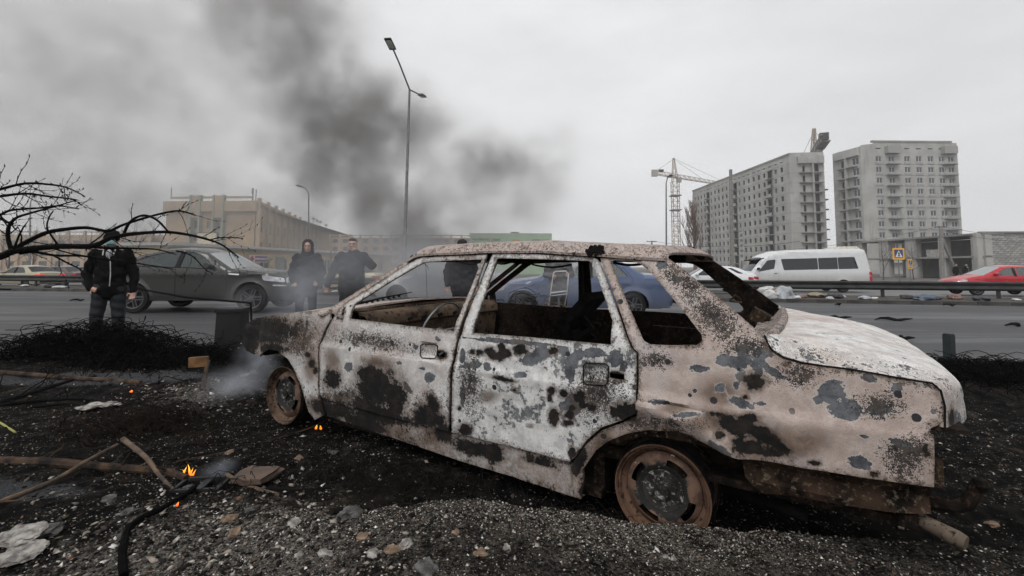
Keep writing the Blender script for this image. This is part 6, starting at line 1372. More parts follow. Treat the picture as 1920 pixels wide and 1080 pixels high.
def crossing(label, u, v, y, w_, h_, rz):
    c = at(u, v, y); r_ = thing('crossing_sign', label, 'road sign', (c.x, y, -.2), rz); z = c.z + .2
    mb = MB(); mb.tube([(0, .05, 0), (0, .05, z)], .035, 8); mb.build('post', lampm, r_)
    mb = MB(); mb.prism(rpoly([(-w_ / 2, z - h_ / 2), (w_ / 2, z - h_ / 2), (w_ / 2, z + h_ / 2), (-w_ / 2, z + h_ / 2)], .06), 0, .03, 'Y'); bd = mb.build('board', yel, r_)
    a, b_ = w_ * .37, h_ * .36; mb = MB(); mb.span(-a, a, -.008, .0, z - b_, z + b_); mb.build('blue_field', blu, bd)
    mb = MB(); mb.prism([(-a * .86, z - b_ * .8), (a * .86, z - b_ * .8), (0, z + b_ * .85)], -.014, -.009, 'Y'); mb.build('white_triangle', whS, bd)
    mb = MB(); s = b_
    ball(mb, (0, -.018, z + s * .38), (.10 * s, .006, .10 * s), 10)
    for p_, q_, r2 in (((0, .30), (.02, -.08), .11), ((.02, -.08), (.20, -.62), .075), ((.02, -.08), (-.22, -.60), .075), ((0, .22), (.24, -.02), .055), ((0, .22), (-.24, .02), .055)): mb.tube([(p_[0] * s, -.018, z + p_[1] * s), (q_[0] * s, -.018, z + q_[1] * s)], r2 * s, 6)
    mb.build('walking_figure', black, bd)
crossing('larger yellow bordered pedestrian crossing sign', 1685, 476, 38.5, 1.05, .95, .12); crossing('smaller yellow bordered pedestrian crossing sign turned aside', 1707, 495, 42, .72, .86, .45)
sg = thing('street_plate', 'small yellow plate on a thin post above the minibus cab', 'road sign', (at(1404, 487, 45).x, 45, -.3)); mb = MB(); mb.tube([(0, 0, 0), (0, 0, 2.3)], .04, 6); mb.build('post', lampm, sg); mb = MB(); mb.box((0, -.05, 2.2), (.42, .03, .34)); mb.build('plate', yel, sg)
sg = thing('hanging_banner', 'tall narrow pale banner on a post before the tower block', 'banner', (at(1390, 470, 60).x, 60, -.3)); mb = MB(); mb.tube([(0, 0, 0), (0, 0, 6.2)], .06, 6); mb.build('post', lampm, sg); mb = MB(); mb.box((0, -.08, 4.2), (.55, .04, 3.6)); mb.build('banner_cloth', plain('banner_grey', (.42, .42, .41), .8), sg)
for k in range(5): mb = MB(); mb.box((0, -.11, 5.6 - k * .65), (.34, .01, .34), Matrix.Rotation(.2 * k, 3, 'Y')); mb.build('banner_mark', grl, sg)

# ---- bare trees
bark = plain('grey_bark', (.11, .085, .075), .95, var=.3, scale=8); barkr = plain('reddish_twigs', (.16, .105, .085), .95, var=.2, scale=8)
def bare_tree(label, loc, H, spread, up, lv=4, r0=.16, seed=1, m=None, group=None, n0=9):
    rr = random.Random(seed); r_ = thing('bare_tree', label, 'tree', loc, group=group); tm, cm = MB(), MB()
    def grow(mb, p, d, L, r, l):
        n = 4; pts = [p]; q = d.copy()
        for i in range(n):
            q = (q + Vector((rr.uniform(-1, 1), rr.uniform(-1, 1), rr.uniform(-.4, .6))) * .16 + Vector((0, 0, up * .08))).normalized(); pts.append(pts[-1] + q * L / n)
        mb.tube(pts, [r * (1 - .55 * i / n) for i in range(n + 1)], 5 if l > 2 else 3, False)
        if l <= 0: return
        for k in range(rr.randint(3, 5)):
            t = rr.uniform(.25, 1.0); i = min(n - 1, int(t * n)); b = pts[i].lerp(pts[i + 1], t * n - i); a = rr.uniform(0, 6.28); s = Vector((math.cos(a), math.sin(a), 0)) * spread + Vector((0, 0, up)); grow(cm, b, (q * .5 + s).normalized(), L * rr.uniform(.45, .68), r * .5, l - 1)
    top = Vector((rr.uniform(-.3, .3), 0, H * .95)); tp = [Vector((0, 0, 0)), top * .3 + Vector((rr.uniform(-.2, .2), 0, 0)), top * .65, top]; tm.tube(tp, [r0, r0 * .8, r0 * .5, r0 * .15], 7)
    for k in range(n0):
        t = .18 + .78 * k / n0; b = top * t; a = rr.uniform(0, 6.28); grow(cm, b, (Vector((math.cos(a), math.sin(a), 0)) * spread + Vector((0, 0, up))).normalized(), H * .42 * (1.05 - t * .75), r0 * .45 * (1 - t * .5), lv - 1)
    tm.build('trunk', m or bark, r_, True); cm.build('crown', m or bark, r_, fix=False); return r_
p = world2d(1303, 100); bare_tree('reddish bare poplar with upswept twigs before the long tower block', (p.x, p.y, -.4), 14.5, .50, 1.0, 4, .34, 3, barkr, n0=24)
for k, (u, y, h) in enumerate(((60, 70, 7.5), (110, 75, 8), (165, 66, 7.5), (250, 72, 9), (285, 80, 9.5), (15, 68, 7), (205, 78, 8.5))):
    p = world2d(u, y); bare_tree('bare grey tree in the row before the far buff block', (p.x, p.y, -.4), h, .8, .6, 3, .14, 20 + k, bark, 'bare trees on the left', 9)
for k, (u, y, h) in enumerate(((1655, 62, 5.5), (1712, 64, 5), (500, 44, 2.6), (590, 60, 4.0), (620, 70, 4.5))):
    p = world2d(u, y); bare_tree(['thin bare sapling before the concrete frame building', 'small bare tree by the crossing signs', 'bare shrub beside the pharmacy sign', 'bare sapling behind the hooded person', 'bare sapling near the far end of the shop row'][k], (p.x, p.y, -.35), h, .8, .6, 3, .07, 40 + k, bark, None, 8)
# ================================================================== things lying about
soot_black = plain('soot_black', (.004, .004, .004), .9, var=.3, scale=14, bump=.4, bscale=40, spec=.05)
barkb = plain('black_bark', (.006, .0055, .005), .85, var=.3, scale=20, bump=.6, bscale=60, spec=.12)
bark_brown = plain('brown_bark', (.085, .055, .038), .9, var=.4, scale=11, bump=.7, bscale=45, col2=(.012, .010, .009), spec=.15)
wood_pale = plain('scorched_wood', (.15, .10, .062), .85, var=.4, scale=12, bump=.5, bscale=50, col2=(.03, .022, .018))
def twiggy(mb, pts, r0, r1, rr, twigs=6, tl=.16, buds=True, n=6):
    pts = [Vector(p) for p in pts]; fine = []
    for a, b, c, d in zip([pts[0]] + pts[:-2], pts[:-1], pts[1:], pts[2:] + [pts[-1]]):
        for k in range(5):
            t = k / 5; fine.append(.5 * ((2 * b) + (c - a) * t + (2 * a - 5 * b + 4 * c - d) * t * t + (3 * b - a - 3 * c + d) * t ** 3))
    fine.append(pts[-1]); m = len(fine); rad = [(r0 + (r1 - r0) * i / (m - 1)) * (1 + .05 * math.sin(i * 2.3)) for i in range(m)]
    mb.tube(fine, rad, n)
    for k in range(twigs):
        i = rr.randint(2, m - 2); d = (fine[i + 1] - fine[i - 1]).normalized(); s = Vector((rr.uniform(-1, 1), rr.uniform(-1, 1), rr.uniform(-1, 1))); s = (s - d * s.dot(d)).normalized(); L = tl * rr.uniform(.4, 1.2)
        q = fine[i]; tp = [q]; dd = (d * .7 + s * .8).normalized()
        for j in range(4): dd = (dd + Vector((rr.uniform(-.3, .3), rr.uniform(-.3, .3), rr.uniform(-.2, .35)))).normalized(); tp.append(tp[-1] + dd * L / 4)
        mb.tube(tp, [rad[i] * .35, rad[i] * .3, rad[i] * .25, rad[i] * .2, .0008], 4)
        if buds:
            for j in range(1, 5): mb.tube([tp[j], tp[j] + s.lerp(dd, .5) * .010], [.0022, .0008], 4)
        if rr.random() < .5: mb.tube([tp[2], tp[2] + (dd * .5 + s).normalized() * L * .35], [rad[i] * .2, .0008], 3)
    if buds:
        for i in range(2, m - 1, 2): s = Vector((rr.uniform(-1, 1), rr.uniform(-1, 1), rr.uniform(-1, 1))).normalized(); mb.tube([fine[i], fine[i] + s * (rad[i] + .009)], [.003, .001], 4)
rr = random.Random(5)
fbr = thing('fallen_tree', 'black leafless limb of a felled tree arching in from the left', 'branch', (-2.9, 1.9, .27))
def limb(L, r0, r1, d0=1.9, d1=2.05, twigs=8, tl=.13):
    pts = [at(u, v, d0 + (d1 - d0) * i / max(1, len(L) - 1)) - fbr.location for i, (u, v) in enumerate(L)]
    mb = MB(); twiggy(mb, pts, r0, r1, rr, twigs, tl); mb.build('limb', barkb, fbr, True)
limb([(-420, 560), (-200, 510), (-60, 491), (0, 481), (22, 472), (63, 466), (111, 462), (174, 461), (207, 446), (237, 440), (267, 437), (311, 435), (352, 440), (393, 450), (419, 461), (448, 483)], .0165, .0028, 1.8, 2.1, 16)
limb([(22, 471), (44, 457), (85, 437), (122, 430), (163, 427), (202, 433), (230, 422), (274, 408), (318, 397), (341, 396), (367, 404)], .0095, .003, 1.9, 2.1, 10)
limb([(230, 444), (241, 420), (255, 408), (274, 404), (296, 414), (315, 434)], .006, .004, 2.0, 2.0, 3)
limb([(22, 471), (15, 446), (17, 424), (30, 409), (52, 401), (85, 392), (111, 385), (143, 375)], .008, .0022, 1.9, 1.85, 10)
limb([(-60, 372), (0, 355), (48, 344), (93, 346), (126, 352), (159, 368)], .006, .002, 1.7, 1.8, 8)
limb([(-60, 376), (0, 368), (48, 363), (89, 368), (126, 372), (145, 375)], .006, .002, 1.75, 1.8, 8)
limb([(-50, 420), (0, 403), (22, 394), (74, 390), (110, 386), (148, 392)], .0055, .002, 1.75, 1.85, 12)
limb([(-20, 395), (0, 410), (20, 420), (30, 432)], .004, .0018, 1.8, 1.85, 5)
limb([(37, 475), (63, 472), (104, 479), (155, 480), (207, 488), (260, 494), (326, 505)], .0065, .0022, 1.9, 2.15, 9)
limb([(174, 463), (207, 465), (259, 466), (296, 468), (330, 477)], .0065, .002, 2.0, 2.2, 6)
limb([(100, 479), (130, 495), (150, 505), (165, 522)], .004, .002, 1.95, 2.0, 3)
limb([(393, 450), (410, 446), (430, 445), (456, 447)], .003, .0015, 2.08, 2.15, 3)
limb([(330, 470), (360, 480), (386, 506), (400, 512)], .003, .0015, 2.1, 2.2, 4)
limb([(111, 462), (95, 440), (88, 425), (92, 408), (100, 395)], .004, .002, 1.95, 1.9, 4)
mb = MB(); twiggy(mb, [Vector((-.55, .3, .03)), Vector((-.35, .05, .35)), at(-420, 560, 1.8) - fbr.location], .05, .023, rr, 2); mb.build('trunk', barkb, fbr, True)
# logs and sticks on the ground
def log(name, label, L, r0, r1, m, twigs=3, dz=.6, cat='branch', tl=.12, lift=None):
    pts = [on(u, v, 0) for u, v in L]; o = pts[0].copy(); rad = np.linspace(r0, r1, len(pts)); pts = [p + Vector((0, 0, rad[i] * dz + (lift[i] if lift else 0))) - o for i, p in enumerate(pts)]
    mb = MB(); twiggy(mb, pts, r0, r1, rr, twigs, tl, False, 8); return tag(mb.build(name, m, None, True, loc=o), label, cat)
log('fallen_log', 'long smooth brown log reaching the flame from the left', [(-60, 868), (0, 870), (97, 872), (187, 880), (250, 884), (311, 889), (350, 902)], .026, .018, bark_brown, 3)
log('brown_pole', 'rust brown pole lying behind the thin branches', [(-60, 699), (0, 701), (89, 708), (175, 714), (264, 720)], .026, .020, bark_brown, 4)
log('burnt_branch', 'black burnt branch with side twigs crossing the brown pole', [(-40, 772), (0, 757), (60, 738), (130, 716), (180, 706)], .022, .010, barkb, 10, tl=.35)
log('burnt_branch', 'dark bent branch ending at the pale ash slab', [(-40, 775), (0, 763), (78, 753), (155, 750), (225, 759)], .018, .010, barkb, 7, tl=.3)
log('burnt_branch', 'dark branch lying under the pale ash slab', [(60, 765), (136, 759), (180, 768), (214, 781)], .014, .008, barkb, 4, tl=.2)
log('split_stick', 'long split brown stick slanting up from the lower left', [(-20, 953), (0, 944), (97, 909), (160, 886), (218, 864)], .013, .008, wood_pale, 3, lift=[0, 0, .01, .05, .08])
log('pale_stick', 'pale splintered stick propped across the smooth log', [(229, 839), (272, 882), (300, 903), (330, 924)], .014, .007, wood_pale, 2, lift=[.04, .06, .02, 0])
log('charred_stick', 'thin charred stick lying from the ash heap to the sill', [(330, 868), (420, 850), (520, 823), (590, 800), (622, 782)], .007, .004, bark_brown, 3)
log('thin_twig', 'yellow green snapped twig at the left edge', [(-10, 790), (0, 794), (29, 812)], .008, .006, plain('green_twig', (.30, .30, .08), .8), 0)
log('black_hose', 'black burnt rubber hose curling towards the lower left', [(372, 912), (345, 932), (310, 953), (272, 971), (248, 988), (237, 1004), (231, 1030), (229, 1052), (232, 1085)], .011, .014, soot_black, 0, cat='hose')
log('charred_plank', 'charred slat with a pale edge between the flame and the brick', [(425, 893), (450, 908), (490, 922), (520, 930)], .012, .009, wood_pale, 0, cat='slat')
log('charred_stick', 'blackened rod lying right of the broken brick', [(505, 918), (560, 921), (620, 917)], .010, .005, barkb, 1)
log('charred_stick', 'charred strip lying on the kerb in front of the sill', [(620, 965), (650, 962), (690, 955)], .016, .010, char, 1)
log('burnt_cable', 'thin black cable trailing over the kerb at the rear wheel', [(1060, 1010), (1100, 990), (1130, 968), (1180, 960), (1250, 968)], .005, .004, char, 0, cat='cable')
mb = MB(); a, b = at(250, 540, 7.6), at(470, 568, 6.9); mb.tube([a, (a + b) / 2 + Vector((0, 0, -.04)), b], [.014, .017, .015], 6); mb.tube([b, Vector((b.x + .1, b.y - .1, hZ(b.x, b.y)))], .015, 6); tag(mb.build('leaning_pole', barkb), 'long thin dark pole lying across the concrete block and brush heap', 'pole')
# blocks, brick, frame, plank
def plate(name, label, cat, c, s, m, seed):
    bm = bmesh.new(); bmesh.ops.create_icosphere(bm, subdivisions=4, radius=1.0)
    for v in bm.verts:
        k = 1 + .38 * mnoise.noise(v.co * 1.6 + Vector((seed * 3.1, 0, 0))) + .16 * mnoise.noise(v.co * 5 + Vector((0, seed, 0))); x, y = v.co.x * k, v.co.y * k
        v.co = Vector((x * s, y * s * .75, v.co.z * s * .10 + s * .14 * mnoise.noise(Vector((x * 2.2, y * 2.2, seed))) + s * .05 * mnoise.noise(Vector((x * 9, y * 9, seed)))))
    me_ = bpy.data.meshes.new(name); bm.to_mesh(me_); bm.free(); shade(me_, 35); o = link(name, me_, None, m, c); o.rotation_euler = (.1, -.06, seed * 1.3); return tag(o, label, cat)
def rock(name, label, cat, c, s, m, seed):
    bm = bmesh.new(); bmesh.ops.create_icosphere(bm, subdivisions=3, radius=1.0)
    for v in bm.verts:
        p_ = v.co.copy(); k = 1 + .55 * mnoise.noise(p_ * 1.3 + Vector((seed * 2.1, 1, 0))) + .22 * mnoise.noise(p_ * 3.7 + Vector((0, seed, 2))) + .10 * mnoise.noise(p_ * 9 + Vector((seed, 0, 5))); f_ = max(-.55, min(.6, p_.z * k)); v.co = Vector((p_.x * k * s * 1.1, p_.y * k * s * .8, f_ * s * .62))
    me_ = bpy.data.meshes.new(name); bm.to_mesh(me_); bm.free(); shade(me_, 30); o = link(name, me_, None, m, c); o.rotation_euler = (random.uniform(-.3, .3), random.uniform(-.3, .3), seed * 1.7); return tag(o, label, cat)
def lumpy(name, label, cat, c, d, rot, m, amp=.12, seed=0, sub=3, cuts=0):
    bm = bmesh.new(); bmesh.ops.create_cube(bm, size=1.0); bmesh.ops.subdivide_edges(bm, edges=bm.edges, cuts=sub, use_grid_fill=True)
    for v in bm.verts:
        n = mnoise.noise(v.co * 2.3 + Vector((seed, seed * .7, 0))); f = mnoise.noise(v.co * 6 + Vector((0, seed, 3))); v.co = Vector((v.co.x * d[0], v.co.y * d[1], v.co.z * d[2])) * (1 + amp * n) + v.co.normalized() * f * min(d) * amp * .9
    me_ = bpy.data.meshes.new(name); bm.to_mesh(me_); bm.free(); shade(me_, 28); o = link(name, me_, None, m, c); o.rotation_euler = rot; return tag(o, label, cat)
brick = plain('burnt_brick', (.12, .08, .06), .92, var=.3, scale=10, bump=.6, bscale=40, col2=(.07, .05, .04))
p = on(480, 902); lumpy('broken_slab', 'flat broken reddish brick slab lying beside the flame', 'brick', p + Vector((0, 0, .03)), (.20, .13, .030), (.10, -.12, -.35), brick, .16, 2, 5)
p = at(437, 590, 7.4); cb = thing('concrete_block', 'dark square concrete block standing behind the burnt car nose', 'block', (p.x, p.y, hZ(p.x, p.y) - .03), .1)
mb = MB(); mb.box((0, 0, .30), (.36, .34, .62), None, .94); mb.build('block_body', plain('sooty_concrete', (.010, .010, .010), .9, var=.3, scale=5, bump=.4), cb); mb = MB(); mb.box((0, 0, .63), (.38, .36, .05)); mb.build('block_cap', MATS['sooty_concrete'], cb)
p = on(1781, 688); mb = MB(); mb.box((0, 0, .16), (.075, .075, .36)); mb.box((0, 0, .345), (.065, .065, .012)); tag(mb.build('marker_post', plain('dark_teal_post', (.018, .028, .030), .7), None, loc=p), 'short dark square post standing behind the boot lid', 'post').rotation_euler = (0, .03, .3)
fr = thing('wooden_bracket', 'scorched brown wooden bracket standing in the ash heap', 'wood', on(384, 728), .25)
mb = MB(); mb.box((0, 0, .10), (.022, .03, .23), Matrix.Rotation(.12, 3, 'Y')); mb.build('upright', wood_pale, fr); mb = MB(); mb.box((-.05, 0, .205), (.13, .035, .075), Matrix.Rotation(-.04, 3, 'Y')); mb.build('crosspiece', plain('orange_board', (.26, .13, .05), .85, var=.3), fr)
p = on(375, 916); mf = thing('metal_grate', 'small burnt metal grate frame lying below the flame', 'grate', p + Vector((0, 0, .015)), .1)
for d_, c_ in (((.20, .015, .012), (0, -.05, 0)), ((.17, .015, .012), (.005, .055, .01)), ((.015, .12, .012), (-.10, 0, 0)), ((.035, .12, .012), (.02, 0, .004)), ((.02, .12, .012), (.10, 0, 0))): mb = MB(); mb.box(c_, d_); mb.build('bar', dark_metal, mf)
pal_a = plain('pale_ash', (.36, .34, .31), .95, var=.3, scale=25, bump=.6, bscale=60, col2=(.10, .09, .085)); grey_a = plain('grey_clinker', (.12, .115, .11), .95, var=.35, scale=25, bump=.6, bscale=60); tan_a = plain('tan_scrap', (.26, .18, .12), .95, var=.3, scale=25, bump=.5, bscale=60)
SP = [(38, 1010, .10, pal_a, 'large flat plate of pale ash at the lower left corner'), (40, 1042, .09, pal_a, 'cracked sheet of pale ash below the larger plate'), (90, 1000, .06, grey_a, None), (190, 765, .16, pal_a, 'pale grey slab of ash between the dark branches'), (548, 983, .045, pal_a, 'curled cream coloured flake beside the clinker'), (800, 1072, .05, grey_a, None), (660, 967, .06, grey_a, None), (610, 1040, .03, pal_a, None), (1285, 1022, .014, pal_a, None), (1308, 1022, .014, pal_a, None), (1264, 1050, .016, pal_a, None), (1247, 1045, .014, pal_a, None), (440, 1000, .03, tan_a, None), (430, 975, .04, tan_a, None), (855, 1000, .02, tan_a, None), (520, 905, .02, pal_a, None), (545, 897, .022, pal_a, None), (355, 915, .03, grey_a, None), (700, 1040, .03, pal_a, None), (760, 1025, .03, pal_a, None), (735, 1035, .035, tan_a, None), (470, 960, .03, grey_a, None), (680, 1010, .03, tan_a, None), (240, 960, .03, grey_a, None), (205, 940, .04, grey_a, None), (560, 1045, .025, pal_a, None), (900, 1040, .025, tan_a, None), (950, 1030, .02, pal_a, None), (430, 850, .03, tan_a, None), (460, 845, .025, grey_a, None), (625, 850, .035, grey_a, None), (560, 860, .03, tan_a, None), (1690, 990, .02, pal_a, None), (1860, 985, .03, tan_a, None), (460, 705, .05, pal_a, None), (475, 700, .05, grey_a, None)]
WHERE = {(90, 1000): 'touching the large pale ash plate', (800, 1072): 'half buried in front of the kerb slab', (660, 967): 'under the charred strip on the kerb', (610, 1040): 'slim and upright beyond the curled flake', (1285, 1022): 'first of a pair in front of the rear rim', (1308, 1022): 'second of a pair in front of the rear rim', (1264, 1050): 'larger of two crumbs on the kerb grit', (1247, 1045): 'smaller of two crumbs on the kerb grit', (440, 1000): 'near the black hose end', (430, 975): 'beside the black hose', (855, 1000): 'alone on the kerb slab', (520, 905): 'behind the broken brick slab', (545, 897): 'just beyond the broken brick slab', (355, 915): 'at the metal grate', (700, 1040): 'beside a tan scrap in the gravel', (760, 1025): 'at the edge of the kerb slab', (735, 1035): 'between two pale lumps', (470, 960): 'below the metal grate', (680, 1010): 'in the grit below the charred strip', (240, 960): 'left of the black hose', (205, 940): 'under the split stick', (560, 1045): 'below the curled cream flake', (900, 1040): 'in the kerb grit below the door sill', (950, 1030): 'in the kerb grit below the rear door', (430, 850): 'under the thin charred stick', (460, 845): 'beside the thin charred stick', (625, 850): 'in the black ash below the front door', (560, 860): 'between the brick slab and the car', (1690, 990): 'under the rear corner of the car', (1860, 985): 'behind the tail pipe', (460, 705): 'by the front wheel in the smoke', (475, 700): 'under the car nose in the smoke'}
for k, (u, v, s, m_, lb) in enumerate(SP):
    g = {'pale_ash': ('pale burnt lump ', 'pale rubble lumps'), 'grey_clinker': ('grey clinker lump ', 'grey clinker lumps'), 'tan_scrap': ('tan brown burnt lump ', 'tan rubble lumps')}[m_.name]
    if lb: plate('ash_plate', lb, 'rubble', on(u, v, s * .12), s * .85, m_, k); continue
    rock('rubble_lump', g[0] + WHERE[(u, v)], 'rubble', on(u, v, s * .16), s * .72, m_, k)['group'] = g[1]
# burnt tyre cord and brush heaps
def tangle(name, label, n, cen, size, rmin, rmax, th, m, hgt, seed, flat=.6):
    r_ = random.Random(seed); mb = MB()
    for k in range(n):
        cx_, cy2 = r_.gauss(0, size[0] * .5), r_.gauss(0, size[1] * .5); x, y = cen[0] + cx_, cen[1] + cy2; z0 = hZ(x, y); R_ = r_.uniform(rmin, rmax); a0 = r_.uniform(0, 6.28); ln = r_.uniform(.8, 3.5); ax = r_.uniform(0, 6.28); tl = r_.uniform(-flat, flat); hz_ = z0 + hgt * r_.random() ** 1.6 * math.exp(-((cx_ / size[0]) ** 2 + (cy2 / size[1]) ** 2))
        q = Matrix.Rotation(ax, 3, 'Z') @ Matrix.Rotation(tl * 1.4, 3, 'X'); pts = []
        for i in range(9):
            a = a0 + ln * i / 8; p_ = Vector((x, y, hz_)) + q @ Vector((R_ * math.cos(a), R_ * math.sin(a) * .7, .04 * math.sin(3 * a + k))); p_.z = max(p_.z, hZ(p_.x, p_.y) - .02) if i % 4 == 0 else p_.z; pts.append(p_)
        mb.tube(pts, th * r_.uniform(.6, 1.3), 3, False)
    return tag(mb.build(name, m, fix=False), label, 'debris', kind='stuff')
p = gp(250, 650, .2)
tangle('brush_heap', 'black heap of burnt brush and tyre wire at the masked man\'s feet', 2600, (-4.95, 5.75), (1.15, .45), .05, .30, .0040, soot_black, .42, 1)
tangle('brush_heap', 'dark heap of burnt wire stretching behind the car nose', 1000, (-3.5, 5.2), (1.3, .45), .05, .22, .0035, soot_black, .12, 2)
tangle('wire_nest', 'loose nest of burnt wire in the ash left of the bracket', 380, (on(260, 800).x, on(260, 800).y), (.42, .25), .06, .25, .0022, plain('rusty_wire', (.018, .013, .010), .9, spec=.1), .07, 3)
tangle('wire_nest', 'rusty wire nest standing beyond the burnt car', 420, (at(985, 560, 7.0).x, 7.0), (.50, .35), .12, .50, .0035, MATS['rusty_wire'], .75, 4, 1.2)
tangle('dry_grass_tuft', 'tuft of dry straw among the wire beyond the car', 420, (at(1040, 570, 6.8).x, 6.8), (.32, .2), .10, .35, .0035, plain('straw', (.16, .125, .06), .9), .62, 5, 1.2)
tangle('verge_wire', 'dark burnt brush on the verge behind the boot', 1300, (4.6, 4.7), (1.3, .7), .05, .25, .0035, soot_black, .07, 6)
tangle('ash_wire', 'fine burnt wire strewn in front of the rear wheel', 160, (.35, 2.0), (.22, .06), .04, .16, .0016, char, .06, 7)
tangle('ground_wire', 'fine burnt wire scattered along the sill', 260, (-.6, 2.35), (.8, .2), .04, .2, .0016, char, .03, 8)
# litter along the median
bagc = [('white', (.6, .6, .6)), ('pink', (.48, .38, .35)), ('pale blue', (.36, .38, .40)), ('dark', (.03, .03, .035)), ('rust red', (.20, .11, .09)), ('blue', (.08, .11, .15)), ('yellow', (.24, .20, .13))]
bagm = {n: plain('plastic_' + n.replace(' ', '_'), c, .45, var=.15, scale=9) for n, c in bagc}
def bag(name, cname, label, u, s, flat=1.0, t=20.4, k=0):
    d = ray(u, 555); y = t / (RNX * d[0] / d[1] + RNY); x = d[0] / d[1] * y
    bm = bmesh.new(); bmesh.ops.create_icosphere(bm, subdivisions=3, radius=s)
    for v in bm.verts: c = v.co / s; v.co = v.co * (1 + .35 * mnoise.noise(c * 1.7 + Vector((k, 0, 0))) + .22 * abs(mnoise.noise(c * 4 + Vector((0, k, 0))))); v.co.z = max(v.co.z * .8 * flat, -s * .35)
    me_ = bpy.data.meshes.new(name); bm.to_mesh(me_); bm.free(); shade(me_, 40); o = link(name, me_, None, bagm[cname], (x, y, .09 + s * .33)); o.rotation_euler = (0, 0, k); tag(o, label, 'litter', 'litter on the median')
for k, (u, c_, s, f_) in enumerate(((1415, 'pink', .26, .8), (1424, 'dark', .18, .8), (1438, 'white', .36, 1.1), (1446, 'white', .30, .9), (1455, 'rust red', .34, 1.0), (1463, 'pink', .24, .9), (1469, 'pale blue', .36, 1.15), (1478, 'white', .22, .8), (1486, 'blue', .18, .7), (1494, 'white', .14, .7), (1504, 'rust red', .16, .6), (1530, 'yellow', .30, .45), (1556, 'white', .12, .6), (1566, 'dark', .28, .5), (1580, 'white', .12, .6), (1622, 'pale blue', .20, .5), (1640, 'white', .10, .6), (1700, 'dark', .22, .5), (1735, 'blue', .30, .6), (1752, 'dark', .2, .6), (1790, 'rust red', .22, .7), (1840, 'dark', .24, .6), (1905, 'white', .12, .5), (45, 'white', .22, .35), (110, 'white', .26, .3), (92, 'dark', .3, .4), (125, 'blue', .14, .4), (628, 'white', .14, .4), (690, 'white', .12, .4))):
    zone = 'below the beige sedan' if u < 200 else 'below the yellow sedan' if u < 800 else 'in the heap by the white sedans' if u < 1500 else 'below the minibus' if u < 1600 else 'below the crossing signs' if u < 1725 else 'below the red hatchback'
    size = 'big' if s > .32 else 'medium' if s > .23 else 'small' if s > .15 else 'tiny'
    bag('plastic_litter', c_, f'{size} crumpled {c_} plastic litter on the median {zone}', u, s, f_, 20.2 + (k % 3) * .5, k)
# tyre scraps on the road
for k, (u, v, s) in enumerate(((1574, 599, .5), (1675, 602, .75), (1780, 574, .3), (1900, 612, .35), (1572, 573, .35), (145, 565, .4), (1700, 640, .2), (1450, 590, .3))):
    p = gp(u, v, .04); mb = MB(); a = random.uniform(-.3, .3); mb.tube([p + Vector((s * (t - .5), .1 * math.sin(4 * t + k), .02 + .05 * abs(math.sin(5 * t)))) for t in np.linspace(0, 1, 6)], [.01, .03, .04, .035, .03, .01], 5); tag(mb.build('tyre_scrap', char), ['dark curled rubber strip on the road between boot lid and barrier', 'longest dark rubber strip on the road behind the boot lid', 'small rubber scrap near the kerb below the red hatchback', 'dark scrap on the road beyond the wire covered verge', 'rubber scrap by the kerb below the minibus', 'dark scrap on the road beside the masked man', 'tiny rubber scrap on the road just behind the boot', 'rubber scrap on the road beside the rear window'][k], 'scrap', 'rubber scraps on the road')
# ------------------------------------------------------------------ small flames
m, t, p_ = nodes('flame'); b = NB(t); co = b.coord(); sp = t.nodes.new('ShaderNodeSeparateXYZ'); t.links.new(co, sp.inputs[0])
em = t.nodes.new('ShaderNodeEmission'); f_ = b.step(b.math('ADD', sp.outputs[2], b.math('MULTIPLY', b.noise(40, co, 2), .02)), .0, .06)
t.links.new(b.mix(f_, (1.0, .10, .008, 1), (1.0, .48, .05, 1)), em.inputs[0]); em.inputs[1].default_value = 2.2
tr = t.nodes.new('ShaderNodeBsdfTransparent'); mxs = t.nodes.new('ShaderNodeMixShader'); lw = t.nodes.new('ShaderNodeLayerWeight'); lw.inputs[0].default_value = .35
al = b.math('MULTIPLY', b.math('MULTIPLY_ADD', lw.outputs['Facing'], -.95, 1.0), b.math('MULTIPLY', b.step(b.noise(90, co, 3), .28, .55), b.step(sp.outputs[2], -.004, .012))); t.links.new(al, mxs.inputs[0]); t.links.new(tr.outputs[0], mxs.inputs[1]); t.links.new(em.outputs[0], mxs.inputs[2]); t.links.new(mxs.outputs[0], t.nodes['Material Output'].inputs[0])
def flame(label, pos, parts):
    r_ = thing('flame', label, 'flame', pos)
    for dx, h, w_, bend in parts:
        mb = MB(); mb.tube([(dx + bend * (k / 7) ** 2 * h + .12 * w_ * math.sin(k * 1.6), .0, h * k / 7) for k in range(8)], [w_ * x for x in (.35, .8, 1.0, .92, .72, .5, .28, .03)], 8); mb.build('tongue', m, r_, True)
flame('two tongues of orange flame at the end of the smooth log', on(352, 893), [(-.022, .050, .0048, .35), (-.017, .034, .004, -.3), (.010, .060, .0048, -.2), (.014, .042, .0042, .3), (.027, .034, .0042, .4), (.022, .022, .0035, -.3)])
flame('tiny orange flame on the black hose', on(332, 950), [(0, .020, .005, .3)])
flame('small low flame under the front of the sill', on(597, 806), [(-.016, .034, .008, .2), (.016, .028, .008, -.2)])
flame('dim red ember flame among the dark branches', on(246, 736), [(0, .022, .012, .2)])
